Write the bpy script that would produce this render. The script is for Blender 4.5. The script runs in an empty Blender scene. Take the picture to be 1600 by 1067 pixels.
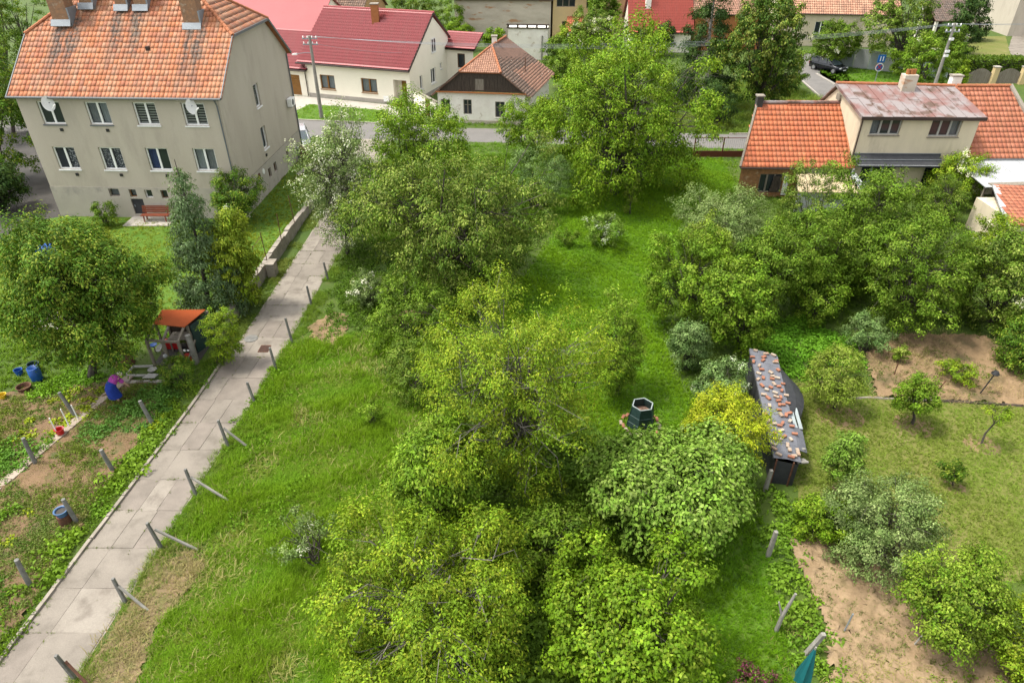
import bpy, math, random
import numpy as np
from mathutils import Vector, Matrix

SC = bpy.context.scene
COL = SC.collection
R = math.radians

# ------------------------------------------------------------------ camera, sky, sun, exposure
CAM_H, PITCH = 19.0, R(33.7)
cam_d = bpy.data.cameras.new('camera')
cam_d.sensor_width = 36.0
cam_d.lens = 24.0
cam_d.clip_end = 2000
cam = bpy.data.objects.new('camera', cam_d)
cam.location = (0, 0, CAM_H)
cam.rotation_euler = (R(90) - PITCH, 0, 0)
COL.objects.link(cam)
SC.camera = cam

SUN_EL, SUN_AZ = R(64), R(-88)          # azimuth clockwise from +Y: high, to the left of the view
w = bpy.data.worlds.new('World')
SC.world = w
w.use_nodes = True
wn = w.node_tree
for n_ in list(wn.nodes):
    wn.nodes.remove(n_)
sky = wn.nodes.new('ShaderNodeTexSky')
sky.sky_type = 'NISHITA'
sky.sun_disc = False
sky.sun_elevation = SUN_EL
sky.sun_rotation = SUN_AZ
sky.dust_density = 3.0
hs = wn.nodes.new('ShaderNodeHueSaturation')   # thin overcast: the blue is washed out evenly
hs.inputs['Saturation'].default_value = 0.12
bg = wn.nodes.new('ShaderNodeBackground')
bg.inputs['Strength'].default_value = 0.14
wo = wn.nodes.new('ShaderNodeOutputWorld')
wn.links.new(sky.outputs[0], hs.inputs['Color'])
wn.links.new(hs.outputs[0], bg.inputs['Color'])
wn.links.new(bg.outputs[0], wo.inputs['Surface'])

sl = bpy.data.lights.new('sun', 'SUN')
sl.energy = 1.75
sl.angle = R(10)
sl.color = (1.0, 0.94, 0.82)
so = bpy.data.objects.new('sun', sl)
sd = Vector((math.sin(SUN_AZ) * math.cos(SUN_EL), math.cos(SUN_AZ) * math.cos(SUN_EL), math.sin(SUN_EL)))
so.rotation_euler = sd.to_track_quat('Z', 'Y').to_euler()
so.location = (0, 0, 60)
COL.objects.link(so)

vs = SC.view_settings
vs.view_transform = 'Standard'
vs.look = 'None'
vs.gamma = 1
vs.use_curve_mapping = False
vs.exposure = 1.5
SC.render.engine = 'CYCLES'
SC.cycles.max_bounces = 6
SC.cycles.diffuse_bounces = 2
SC.cycles.transmission_bounces = 4
SC.cycles.transparent_max_bounces = 4

# ------------------------------------------------------------------ helpers
def tag(o, label=None, cat=None, group=None, kind=None):
    if label: o['label'] = label
    if cat: o['category'] = cat
    if group: o['group'] = group
    if kind: o['kind'] = kind
    return o

def thing(name, label, cat, loc=(0, 0, 0), group=None, rz=0.0):
    o = bpy.data.objects.new(name, None)
    o.location = loc
    o.rotation_euler = (0, 0, rz)
    o.empty_display_size = 0.3
    COL.objects.link(o)
    return tag(o, label, cat, group)

def attach(o, parent, local=False):
    """parts are modelled in world coordinates unless local: shift them under their thing"""
    if parent is not None:
        o.parent = parent
        if not local and parent.parent is None and parent.type == 'EMPTY':
            o.location = -parent.location
    return o

def copy_thing(root, loc, rz=None, label=None, group=None):
    r = root.copy(); COL.objects.link(r)
    r.location = loc
    if rz is not None: r.rotation_euler = (0, 0, rz)
    if label: r['label'] = label
    if group: r['group'] = group
    for ch in list(root.children):
        c = ch.copy(); COL.objects.link(c); c.parent = r
        for g in list(ch.children):
            d = g.copy(); COL.objects.link(d); d.parent = c
    return r

class MB:
    def __init__(s): s.v = []; s.f = []
    def quad(s, *p):
        b = len(s.v); s.v += [tuple(q) for q in p]; s.f.append(tuple(range(b, b + len(p))))
    poly = quad
    def hexa(s, p):
        b = len(s.v); s.v += [tuple(q) for q in p]
        s.f += [tuple(b + i for i in f) for f in ((3, 2, 1, 0), (4, 5, 6, 7), (0, 1, 5, 4), (1, 2, 6, 5), (2, 3, 7, 6), (3, 0, 4, 7))]
    def box(s, x0, x1, y0, y1, z0, z1):
        s.hexa([(x0, y0, z0), (x1, y0, z0), (x1, y1, z0), (x0, y1, z0), (x0, y0, z1), (x1, y0, z1), (x1, y1, z1), (x0, y1, z1)])
    def prism(s, pts, h):
        """pts: polygon; h: offset vector"""
        b = len(s.v); n = len(pts); h = Vector(h)
        s.v += [tuple(p) for p in pts] + [tuple(Vector(p) + h) for p in pts]
        s.f.append(tuple(range(b + n - 1, b - 1, -1))); s.f.append(tuple(range(b + n, b + 2 * n)))
        for i in range(n):
            j = (i + 1) % n; s.f.append((b + i, b + j, b + n + j, b + n + i))
    def tube(s, pts, radii, n=6, cap=True):
        pts = [Vector(p) for p in pts]; b = len(s.v)
        for i, p in enumerate(pts):
            d = (pts[min(i + 1, len(pts) - 1)] - pts[max(i - 1, 0)])
            if d.length < 1e-6: d = Vector((0, 0, 1))
            d.normalize()
            a = d.cross(Vector((0, 0, 1)) if abs(d.z) < .9 else Vector((1, 0, 0))).normalized(); c = d.cross(a)
            r = radii[i] if isinstance(radii, (list, tuple)) else radii
            for k in range(n):
                t = 2 * math.pi * k / n; s.v.append(tuple(p + a * (r * math.cos(t)) + c * (r * math.sin(t))))
        for i in range(len(pts) - 1):
            for k in range(n):
                j = (k + 1) % n; s.f.append((b + i * n + k, b + i * n + j, b + (i + 1) * n + j, b + (i + 1) * n + k))
        if cap:
            s.f.append(tuple(b + k for k in range(n))); s.f.append(tuple(b + (len(pts) - 1) * n + k for k in range(n)))
    def bar(s, p, q, w, h=None):
        p, q = Vector(p), Vector(q); h = h or w; d = (q - p).normalized()
        a = d.cross(Vector((0, 0, 1)) if abs(d.z) < .95 else Vector((1, 0, 0))).normalized() * (w / 2); c = d.cross(a).normalized() * (h / 2)
        s.hexa([p - a - c, p + a - c, p + a + c, p - a + c, q - a - c, q + a - c, q + a + c, q - a + c])
    def lathe(s, prof, c=(0, 0, 0), n=16):
        b = len(s.v)
        for r, z in prof:
            for k in range(n):
                t = 2 * math.pi * k / n; s.v.append((c[0] + r * math.cos(t), c[1] + r * math.sin(t), c[2] + z))
        for i in range(len(prof) - 1):
            for k in range(n):
                j = (k + 1) % n; s.f.append((b + i * n + k, b + i * n + j, b + (i + 1) * n + j, b + (i + 1) * n + k))
    def build(s, name, m, parent=None, local=False, smooth=False, bevel=0):
        me = bpy.data.meshes.new(name)
        me.from_pydata(s.v, [], s.f)
        me.materials.append(m)
        if smooth: me.polygons.foreach_set('use_smooth', [True] * len(me.polygons))
        o = bpy.data.objects.new(name, me); COL.objects.link(o)
        if bevel:
            md = o.modifiers.new('bevel', 'BEVEL'); md.width = bevel; md.segments = 2
        return attach(o, parent, local)

def np_mesh(name, V, F, mat, tint=None, smooth=False):
    """V (n,3); F (m,k) with k = 3 or 4"""
    me = bpy.data.meshes.new(name)
    n, (m, k) = len(V), F.shape
    me.vertices.add(n); me.vertices.foreach_set('co', np.ascontiguousarray(V, dtype=np.float32).ravel())
    me.loops.add(m * k); me.loops.foreach_set('vertex_index', np.ascontiguousarray(F, dtype=np.int32).ravel())
    me.polygons.add(m); me.polygons.foreach_set('loop_start', np.arange(0, m * k, k, dtype=np.int32))
    try: me.polygons.foreach_set('loop_total', np.full(m, k, dtype=np.int32))
    except Exception: pass
    if tint is not None:
        a = me.attributes.new('tint', 'FLOAT_COLOR', 'POINT')
        c = np.ones((n, 4), dtype=np.float32); c[:, :3] = tint; a.data.foreach_set('color', c.ravel())
    if smooth: me.polygons.foreach_set('use_smooth', np.ones(m, dtype=bool))
    me.materials.append(mat); me.update(calc_edges=True); me.validate()
    return me

# ------------------------------------------------------------------ materials (procedural, in world position)
def _mat(name):
    m = bpy.data.materials.new(name); m.use_nodes = True
    nt = m.node_tree; b = nt.nodes['Principled BSDF']
    return m, nt, b

def N(nt, t, **kw):
    n = nt.nodes.new(t)
    for k, v in kw.items(): setattr(n, k, v)
    return n

def pos(nt, scale=(1, 1, 1)):
    g = N(nt, 'ShaderNodeNewGeometry'); mp = N(nt, 'ShaderNodeMapping'); mp.inputs['Scale'].default_value = scale
    nt.links.new(g.outputs['Position'], mp.inputs['Vector']); return mp.outputs[0]

def noise(nt, scale, detail=4, vec=None, rough=.6):
    n = N(nt, 'ShaderNodeTexNoise'); n.inputs['Scale'].default_value = scale; n.inputs['Detail'].default_value = detail
    n.inputs['Roughness'].default_value = rough
    nt.links.new(vec or pos(nt), n.inputs['Vector']); return n.outputs['Fac']

def ramp(nt, fac, a, b, ca=(0, 0, 0, 1), cb=(1, 1, 1, 1)):
    r = N(nt, 'ShaderNodeValToRGB'); e = r.color_ramp.elements
    e[0].position, e[1].position = a, b; e[0].color, e[1].color = ca, cb
    nt.links.new(fac, r.inputs[0]); return r.outputs[0]

def mix(nt, fac, a, b, mode='MIX'):
    x = N(nt, 'ShaderNodeMix', data_type='RGBA', blend_type=mode)
    for i, v in ((0, fac), (6, a), (7, b)):
        if isinstance(v, (int, float)): x.inputs[i].default_value = v
        elif isinstance(v, (tuple, list)): x.inputs[i].default_value = (*v[:3], 1)
        else: nt.links.new(v, x.inputs[i])
    return x.outputs[2]

def bump(nt, b, h, strength=.3, dist=.02):
    n = N(nt, 'ShaderNodeBump'); n.inputs['Strength'].default_value = strength; n.inputs['Distance'].default_value = dist
    nt.links.new(h, n.inputs['Height']); nt.links.new(n.outputs[0], b.inputs['Normal'])

TONE = .80                                           # one calibration factor for masonry, soils and paving against the exposure
def mat(name, c, c2=None, scale=2.0, lo=.35, hi=.65, rough=.85, spec=.3, metal=0, bs=40, bst=.25, c3=None, s3=9, vec=(1, 1, 1), lo3=.55, hi3=.7):
    """base colour c varied to c2 by noise, optional third colour as patches"""
    m, nt, b = _mat(name)
    c2 = c2 or tuple(x * .82 for x in c)
    if not name.endswith('_wall') and 'white' not in name: c, c2, c3 = (tuple(x * TONE for x in q) if q else q for q in (c, c2, c3))
    v = pos(nt, vec)
    col = mix(nt, ramp(nt, noise(nt, scale, 5, v), lo, hi), c, c2)
    if c3: col = mix(nt, ramp(nt, noise(nt, s3, 5, v), lo3, hi3), col, c3)
    f = noise(nt, bs, 3, v)
    col = mix(nt, .35, col, mix(nt, f, (.35, .35, .35), (1.65, 1.65, 1.65)), 'MULTIPLY')
    nt.links.new(col, b.inputs['Base Color'])
    b.inputs['Roughness'].default_value = rough; b.inputs['Metallic'].default_value = metal
    b.inputs['Specular IOR Level'].default_value = spec
    if bst: bump(nt, b, f, bst)
    return m

def leafmat(name, kind='GEOMETRY', trans=.20, rough=.6):
    m, nt, b = _mat(name)
    a = N(nt, 'ShaderNodeAttribute', attribute_name='tint', attribute_type=kind)
    nt.links.new(a.outputs['Color'], b.inputs['Base Color'])
    b.inputs['Roughness'].default_value = rough; b.inputs['Specular IOR Level'].default_value = .14
    t = N(nt, 'ShaderNodeBsdfTranslucent')
    nt.links.new(mix(nt, 1.0, a.outputs['Color'], (1.3, 1.35, .5), 'MULTIPLY'), t.inputs['Color'])
    x = N(nt, 'ShaderNodeMixShader'); x.inputs[0].default_value = trans
    nt.links.new(b.outputs[0], x.inputs[1]); nt.links.new(t.outputs[0], x.inputs[2])
    nt.links.new(x.outputs[0], nt.nodes['Material Output'].inputs['Surface'])
    return m

def tilemat(name, rough=.8, stains=(), dirt=(.16, .13, .10), amount=.5, sc=1.0):
    """per-tile colour from the tint attribute, weathered by streaks that run down the slope"""
    m, nt, b = _mat(name)
    a = N(nt, 'ShaderNodeAttribute', attribute_name='tint')
    col = a.outputs['Color']
    st = ramp(nt, noise(nt, 1.0 * sc, 6, pos(nt, (2.2, .35, .35))), .46, .74)
    sm = N(nt, 'ShaderNodeMath', operation='MULTIPLY'); sm.inputs[1].default_value = amount; nt.links.new(st, sm.inputs[0])
    col = mix(nt, sm.outputs[0], col, dirt)
    if stains:
        sep = N(nt, 'ShaderNodeSeparateXYZ'); g = N(nt, 'ShaderNodeNewGeometry'); nt.links.new(g.outputs['Position'], sep.inputs[0])
        wob = noise(nt, .8, 4)
        for xc, zc, wd in stains:
            def mt(op, i0, i1):
                n = N(nt, 'ShaderNodeMath', operation=op)
                for i, v in enumerate((i0, i1)):
                    if isinstance(v, (int, float)): n.inputs[i].default_value = v
                    elif v is not None: nt.links.new(v, n.inputs[i])
                return n.outputs[0]
            d = mt('ABSOLUTE', mt('ADD', mt('SUBTRACT', sep.outputs[0], xc), mt('MULTIPLY', mt('SUBTRACT', wob, .5), 1.6)), None)
            band = N(nt, 'ShaderNodeMapRange'); band.inputs[1].default_value = wd; band.inputs[2].default_value = wd * .3
            nt.links.new(d, band.inputs[0])
            below = N(nt, 'ShaderNodeMapRange'); below.inputs[1].default_value = zc - 3.4; below.inputs[2].default_value = zc - 1.6
            nt.links.new(sep.outputs[2], below.inputs[0])
            top = mt('LESS_THAN', sep.outputs[2], zc)
            fac = mt('MULTIPLY', mt('MULTIPLY', band.outputs[0], below.outputs[0]), mt('MULTIPLY', top, ramp(nt, noise(nt, 5, 3), .30, .52)))
            col = mix(nt, mt('MULTIPLY', fac, .85), col, (.07, .06, .05))
    f = noise(nt, 25, 3)
    col = mix(nt, .4, col, mix(nt, f, (.5, .5, .5), (1.5, 1.5, 1.5)), 'MULTIPLY')
    nt.links.new(col, b.inputs['Base Color']); b.inputs['Roughness'].default_value = rough
    bump(nt, b, f, .2)
    return m

def glassmat(name, c=(.02, .025, .03)):
    m, nt, b = _mat(name)
    b.inputs['Base Color'].default_value = (*c, 1); b.inputs['Roughness'].default_value = .08
    b.inputs['Specular IOR Level'].default_value = .5
    return m

def plain(name, c, rough=.5, metal=0, spec=.4):
    return mat(name, c, tuple(x * .9 for x in c), scale=4, rough=rough, metal=metal, spec=spec, bst=.05)

M = dict(
    leaf=leafmat('leaf'), blade=leafmat('blade', 'INSTANCER', .25),
    bark=mat('bark', (.10, .085, .07), (.05, .042, .035), 6, bs=30, bst=.6), greybark=mat('grey_bark', (.21, .19, .16), (.11, .10, .085), 6, bs=30, bst=.6),
    palebark=mat('pale_bark', (.55, .52, .47), (.2, .18, .16), 3, bs=12, bst=.4),
    stucco=mat('stucco', (.545, .485, .40), (.50, .44, .36), .5, bs=90, bst=.12, c3=(.44, .39, .32), s3=.9, vec=(1.2, 1.2, .35), lo3=.52, hi3=.74),
    plinth=mat('plinth', (.50, .45, .38), (.44, .40, .34), .8, bs=60, bst=.15, c3=(.36, .33, .29), s3=1.4),
    cream=mat('cream_wall', (.84, .79, .67), (.80, .75, .63), .6, bs=90, bst=.1),
    oldwhite=mat('old_whitewash', (.76, .73, .66), (.66, .62, .55), 1.0, bs=40, bst=.3, c3=(.50, .44, .36), s3=1.6, lo3=.6, hi3=.68),
    ruin=mat('ruined_plaster', (.62, .55, .45), (.48, .42, .34), .7, bs=25, bst=.4, c3=(.45, .26, .15), s3=.9, vec=(.5, .5, 1.4), lo3=.58, hi3=.66),
    dirtywall=mat('dirty_cream', (.70, .61, .44), (.61, .53, .39), .8, bs=50, bst=.2, c3=(.48, .41, .31), s3=.5, vec=(1.6, 1.6, .5)),
    white=plain('white_frame', (.80, .80, .78), .4), sillm=plain('white_sill', (.76, .76, .75), .5), brownwood=mat('brown_wood', (.20, .10, .04), (.14, .07, .03), 5, rough=.5),
    honey=mat('honey_wood', (.30, .14, .035), (.25, .115, .03), 4, rough=.5), glass=glassmat('window_glass'), glass2=glassmat('tinted_glass', (.05, .07, .08)),
    curtain=mat('curtain', (.30, .33, .33), (.13, .15, .16), 7, vec=(6, 6, .4)), blind=mat('blind', (.42, .45, .42), (.35, .38, .36), 2),
    bluecurtain=mat('blue_curtain', (.05, .09, .25), (.02, .03, .10), 6, vec=(5, 5, .3)),
    lace=mat('lace_curtain', (.05, .06, .07), (.55, .57, .60), 11, lo=.5, hi=.62),
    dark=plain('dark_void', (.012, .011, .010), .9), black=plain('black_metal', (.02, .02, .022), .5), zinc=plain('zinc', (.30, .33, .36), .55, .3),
    gutter=plain('grey_gutter', (.15, .165, .175), .6), whiteedge=plain('pale_edge', (.42, .41, .38), .8), brownmetal=plain('brown_gutter', (.05, .03, .025), .5),
    brick=mat('chimney_brick', (.36, .20, .11), (.26, .16, .10), 5, bs=14, bst=.6, c3=(.42, .34, .25), s3=3), orangebrick=mat('orange_brick', (.42, .17, .06), (.36, .14, .05), 4, bs=12, bst=.4),
    rubble=mat('rubble_brick', (.34, .17, .07), (.22, .11, .05), 4, bs=9, bst=.9, c3=(.42, .30, .18), s3=3),
    concrete=mat('slab_concrete', (.262, .230, .192), (.195, .170, .142), .55, bs=26, bst=.35, c3=(.15, .13, .105), s3=1.1, lo3=.5, hi3=.75), concrete2=mat('slab_concrete_pale', (.295, .262, .22), (.235, .205, .17), .8, bs=22, bst=.35, c3=(.17, .145, .12), s3=1.6, lo3=.5, hi3=.75), concrete3=mat('slab_concrete_dark', (.245, .21, .178), (.18, .155, .13), 1.2, bs=30, bst=.35),
    kerb=mat('kerb_concrete', (.34, .30, .25), (.24, .21, .17), 1.5, bs=26, bst=.4), post=mat('post_concrete', (.24, .235, .22), (.15, .148, .138), 5, bs=40, bst=.4),
    palepost=mat('pale_post', (.33, .315, .28), (.23, .22, .195), 4, bs=40, bst=.4),
    wallstone=mat('retaining_concrete', (.36, .32, .27), (.25, .22, .18), 1.5, bs=12, bst=.6, c3=(.18, .17, .13), s3=2.2),
    asphalt=mat('asphalt', (.19, .178, .167), (.16, .152, .143), .6, bs=60, bst=.2), darkasphalt=mat('dark_asphalt', (.075, .068, .062), (.05, .047, .042), .8, bs=40, bst=.3),
    paving=mat('paving', (.46, .42, .37), (.38, .35, .31), 1.5, bs=20, bst=.2),
    ground=mat('ground', (.050, .095, .010), (.075, .115, .014), .35, bs=30, bst=.5, c3=(.13, .105, .05), s3=.5, lo3=.62, hi3=.76),
    lawn=mat('lawn_ground', (.060, .145, .006), (.095, .17, .010), 1.3, bs=30, bst=.8, c3=(.13, .145, .03), s3=2.2, lo3=.58, hi3=.72),
    drylawn=mat('dry_lawn', (.12, .145, .022), (.17, .165, .045), .35, bs=35, bst=.5, c3=(.28, .215, .11), s3=.45, lo3=.6, hi3=.74),
    soil=mat('garden_soil', (.20, .125, .066), (.14, .088, .046), 1.2, bs=16, bst=1, c3=(.085, .095, .028), s3=1.4, lo3=.52, hi3=.66),
    sand=mat('sandy_soil', (.33, .235, .138), (.25, .17, .095), 1.3, bs=9, bst=1.0, c3=(.19, .14, .07), s3=1.9, lo3=.55, hi3=.68),
    bank=mat('bank_soil', (.28, .19, .105), (.20, .13, .068), .9, bs=8, bst=1.0, c3=(.115, .09, .042), s3=.9, lo3=.5, hi3=.66), fieldsoil=mat('field_soil', (.235, .165, .09), (.17, .125, .065), 1.6, bs=10, bst=1.0, c3=(.13, .125, .04), s3=2.4, lo3=.48, hi3=.62),
    redtin=mat('pink_metal', (.34, .075, .078), (.30, .066, .07), .4, rough=.5, bst=.05),
    oldtin=mat('peeling_tin', (.27, .235, .23), (.22, .115, .10), .6, lo=.44, hi=.58, rough=.55, bs=20, bst=.2, c3=(.12, .075, .055), s3=.8, vec=(1, 1, 1), lo3=.54, hi3=.62),
    felt=mat('black_felt', (.035, .037, .042), (.05, .052, .058), 3, rough=.7), tarp=mat('shed_felt', (.165, .17, .195), (.12, .125, .145), 2.5, rough=.75, bs=18, bst=.4),
    boards=mat('weathered_boards', (.085, .065, .05), (.045, .034, .026), 3, vec=(6, 6, .5), bs=30, bst=.5), timber=mat('grey_timber', (.27, .235, .19), (.18, .155, .12), 3, vec=(3, 3, .6)),
    whitetin=mat('white_sheet', (.36, .37, .38), (.31, .32, .33), .7, rough=.5, bst=.05), bluegreytin=mat('sheet_metal', (.36, .41, .41), (.28, .32, .32), .8, rough=.5, bst=.1),
    bluepl=plain('blue_plastic', (.012, .085, .34), .5), yellowpl=plain('yellow_plastic', (.70, .48, .02), .4), redpl=plain('red_plastic', (.55, .02, .02), .4),
    greenpl=mat('green_plastic', (.026, .058, .055), (.018, .042, .04), 6, rough=.55, bs=10, bst=.3), teal=mat('teal_cloth', (.008, .13, .14), (.006, .10, .11), 2, rough=.7, bst=.1, vec=(4, 4, .4)),
    clay=mat('clay_cap', (.46, .17, .08), (.36, .14, .07), 3, bs=20), clayold=mat('old_clay_cap', (.22, .125, .09), (.15, .09, .065), 3, bs=20), rust=mat('rusty_iron', (.16, .07, .04), (.09, .045, .03), 8), skin=plain('skin', (.55, .34, .25), .6), hair=plain('white_hair', (.72, .69, .62), .8),
    purple=mat('purple_cloth', (.42, .07, .36), (.34, .05, .29), 5, rough=.9), bluecloth=mat('blue_cloth', (.012, .04, .30), (.008, .03, .22), 5, rough=.9), shoe=plain('dark_shoe', (.03, .03, .05), .8),
    redbench=mat('red_bench', (.26, .07, .035), (.21, .055, .03), 4, rough=.5), carblack=plain('black_car_paint', (.012, .014, .020), .18, .3, .6), carsilver=plain('silver_car_paint', (.50, .51, .52), .25, .5),
    rubber=plain('rubber', (.02, .02, .02), .8), rim=plain('wheel_rim', (.45, .46, .47), .35, .7), lens=plain('headlight_lens', (.55, .57, .58), .15), redlens=plain('red_lens', (.35, .02, .02), .2),
    signblue=plain('sign_blue', (.02, .16, .52), .4), signred=plain('sign_red', (.55, .03, .03), .4), orangewall=mat('orange_plaster', (.55, .33, .16), (.47, .29, .15), .7),
    yellowwall=mat('yellow_plaster', (.68, .52, .26), (.60, .46, .25), .7), gatered=plain('gate_red', (.13, .035, .025), .6), binblue=plain('bin_grey_blue', (.20, .26, .30), .5), binbrown=plain('bin_brown', (.16, .08, .05), .5),
    board=mat('path_board', (.40, .325, .26), (.31, .25, .195), 2, bs=30, bst=.4), redroofm=tilemat('red_metal_tile', .45, amount=.12),
)
M['tileA'] = tilemat('orange_clay_tile', stains=((-29.0, 11.7, .6), (-28.1, 11.9, .45), (-25.4, 12.6, .6), (-24.2, 12.6, .6), (-20.7, 11.6, .4), (-19.9, 11.5, .5)), dirt=(.35, .24, .15), amount=.55)
M['tileB'] = tilemat('bright_clay_tile', dirt=(.26, .12, .06), amount=.35)
M['tileC'] = tilemat('brown_old_tile', dirt=(.13, .085, .06), amount=.7)

# ------------------------------------------------------------------ architecture helpers
class Fr:
    """facade frame: s along the wall, d outward, z up"""
    def __init__(s, o, q):
        s.o = Vector((o[0], o[1], 0)); u = Vector((q[0] - o[0], q[1] - o[1], 0)); s.L = u.length; s.u = u.normalized(); s.n = Vector((s.u.y, -s.u.x, 0))
    def p(s, a, d, z): return s.o + s.u * a + s.n * d + Vector((0, 0, z))
    def box(s, mb, a0, a1, d0, d1, z0, z1):
        mb.hexa([s.p(a0, d1, z0), s.p(a1, d1, z0), s.p(a1, d0, z0), s.p(a0, d0, z0), s.p(a0, d1, z1), s.p(a1, d1, z1), s.p(a1, d0, z1), s.p(a0, d0, z1)])

def facade(mb, fr, s0, s1, z0, z1, ops=(), depth=.16, d=0.0):
    ss = sorted({s0, s1, *[v for o in ops for v in o[:2]]}); zs = sorted({z0, z1, *[v for o in ops for v in o[2:4]]})
    for i in range(len(ss) - 1):
        for j in range(len(zs) - 1):
            cs, cz = (ss[i] + ss[i + 1]) / 2, (zs[j] + zs[j + 1]) / 2
            if any(o[0] < cs < o[1] and o[2] < cz < o[3] for o in ops): continue
            mb.quad(fr.p(ss[i], d, zs[j]), fr.p(ss[i + 1], d, zs[j]), fr.p(ss[i + 1], d, zs[j + 1]), fr.p(ss[i], d, zs[j + 1]))
    for a, b, c, e in [o[:4] for o in ops]:
        f, g = d, d - depth
        mb.quad(fr.p(a, f, c), fr.p(a, g, c), fr.p(b, g, c), fr.p(b, f, c)); mb.quad(fr.p(a, f, e), fr.p(b, f, e), fr.p(b, g, e), fr.p(a, g, e))
        mb.quad(fr.p(a, f, c), fr.p(a, f, e), fr.p(a, g, e), fr.p(a, g, c)); mb.quad(fr.p(b, f, c), fr.p(b, g, c), fr.p(b, g, e), fr.p(b, f, e))

def window(par, fr, a, b, c, e, n=2, fm='white', inset=.12, sill='sillm', back='curtain', fw=.085, split=None, backs=None, label=None, bar=False):
    """window > pane, sill, curtain"""
    mb = MB(); d1, d0 = -inset, -inset - .07
    fr.box(mb, a, b, d0, d1, c, c + fw); fr.box(mb, a, b, d0, d1, e - fw, e)
    xs = [a] + [a + (b - a) * k / n for k in range(1, n)] + [b]
    if split: xs[1] = a + (b - a) * split
    for k, x in enumerate(xs):
        x0, x1 = (x, x + fw) if k == 0 else (x - fw, x) if k == n else (x - fw * .75, x + fw * .75)
        fr.box(mb, x0, x1, d0, d1 + (.004 if 0 < k < n else 0), c + fw, e - fw)
    if bar: fr.box(mb, a + fw, b - fw, d0, d1 - .004, c + (e - c) * .62, c + (e - c) * .62 + .05)
    wo_ = mb.build('window', M[fm], par)
    if label: wo_['label'] = label
    for k in range(n):
        g = MB(); x0, x1 = xs[k] + fw * .8, xs[k + 1] - fw * .8
        bk = (backs[k] if backs else back)
        g.quad(fr.p(x0, d0 + .03, c + fw), fr.p(x1, d0 + .03, c + fw), fr.p(x1, d0 + .03, e - fw), fr.p(x0, d0 + .03, e - fw))
        g.build('pane', M['glassy' if bk else 'glass'], wo_, True)
        if bk == 'blindbars':
            g = MB(); z = c + fw
            while z < e - fw - .1:
                g.quad(fr.p(x0, d0 - .05, z), fr.p(x1, d0 - .05, z), fr.p(x1, d0 - .02, z + .10), fr.p(x0, d0 - .02, z + .10)); z += .16
            g.build('blind', M['blind'], wo_, True)
        elif bk:
            g = MB(); g.quad(fr.p(x0, d0 - .08, c + fw), fr.p(x1, d0 - .08, c + fw), fr.p(x1, d0 - .08, e - fw), fr.p(x0, d0 - .08, e - fw)); g.build('curtain', M[bk], wo_, True)
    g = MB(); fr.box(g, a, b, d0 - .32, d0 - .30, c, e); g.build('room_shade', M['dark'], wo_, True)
    if sill:
        g = MB(); fr.box(g, a - .05, b + .05, d1, .07, c - .075, c - .004); g.build('sill', M[sill], wo_, True)
    return wo_

_g, _nt, _b = _mat('glassy')                       # clear pane: mostly see-through, some reflection
_t = N(_nt, 'ShaderNodeBsdfTransparent'); _x = N(_nt, 'ShaderNodeMixShader'); _x.inputs[0].default_value = .22
_b.inputs['Base Color'].default_value = (.03, .035, .04, 1); _b.inputs['Roughness'].default_value = .06
_nt.links.new(_t.outputs[0], _x.inputs[1]); _nt.links.new(_b.outputs[0], _x.inputs[2]); _nt.links.new(_x.outputs[0], _nt.nodes['Material Output'].inputs['Surface'])
M['glassy'] = _g

def inpoly(x, y, poly):
    r = False; n = len(poly)
    for i in range(n):
        x0, y0 = poly[i]; x1, y1 = poly[(i + 1) % n]
        if (y0 > y) != (y1 > y) and x < (x1 - x0) * (y - y0) / (y1 - y0) + x0: r = not r
    return r

def inpoly_np(P, poly):
    r = np.zeros(len(P), bool); n = len(poly); x, y = P[:, 0], P[:, 1]
    for i in range(n):
        x0, y0 = poly[i]; x1, y1 = poly[(i + 1) % n]
        if y0 == y1: continue
        r ^= ((y0 > y) != (y1 > y)) & (x < (x1 - x0) * (y - y0) / (y1 - y0) + x0)
    return r

def roofplane(O, Q, T):
    """origin, eave direction, up-slope direction, normal"""
    O = Vector(O); U = (Vector(Q) - O).normalized(); V = Vector(T) - O; V = (V - U * V.dot(U)).normalized(); Nn = U.cross(V).normalized()
    if Nn.z < 0: Nn = -Nn
    return O, U, V, Nn

def roofslab(par, pts, m, thick=.10, name='roof'):
    """closed slab under a roof polygon given in world points"""
    pts = [Vector(p) for p in pts]; n = (pts[1] - pts[0]).cross(pts[2] - pts[0]).normalized()
    if n.z < 0: n = -n
    mb = MB(); mb.prism([p - n * thick for p in pts], n * (thick - .02)); return mb.build(name, m, par)

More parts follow.
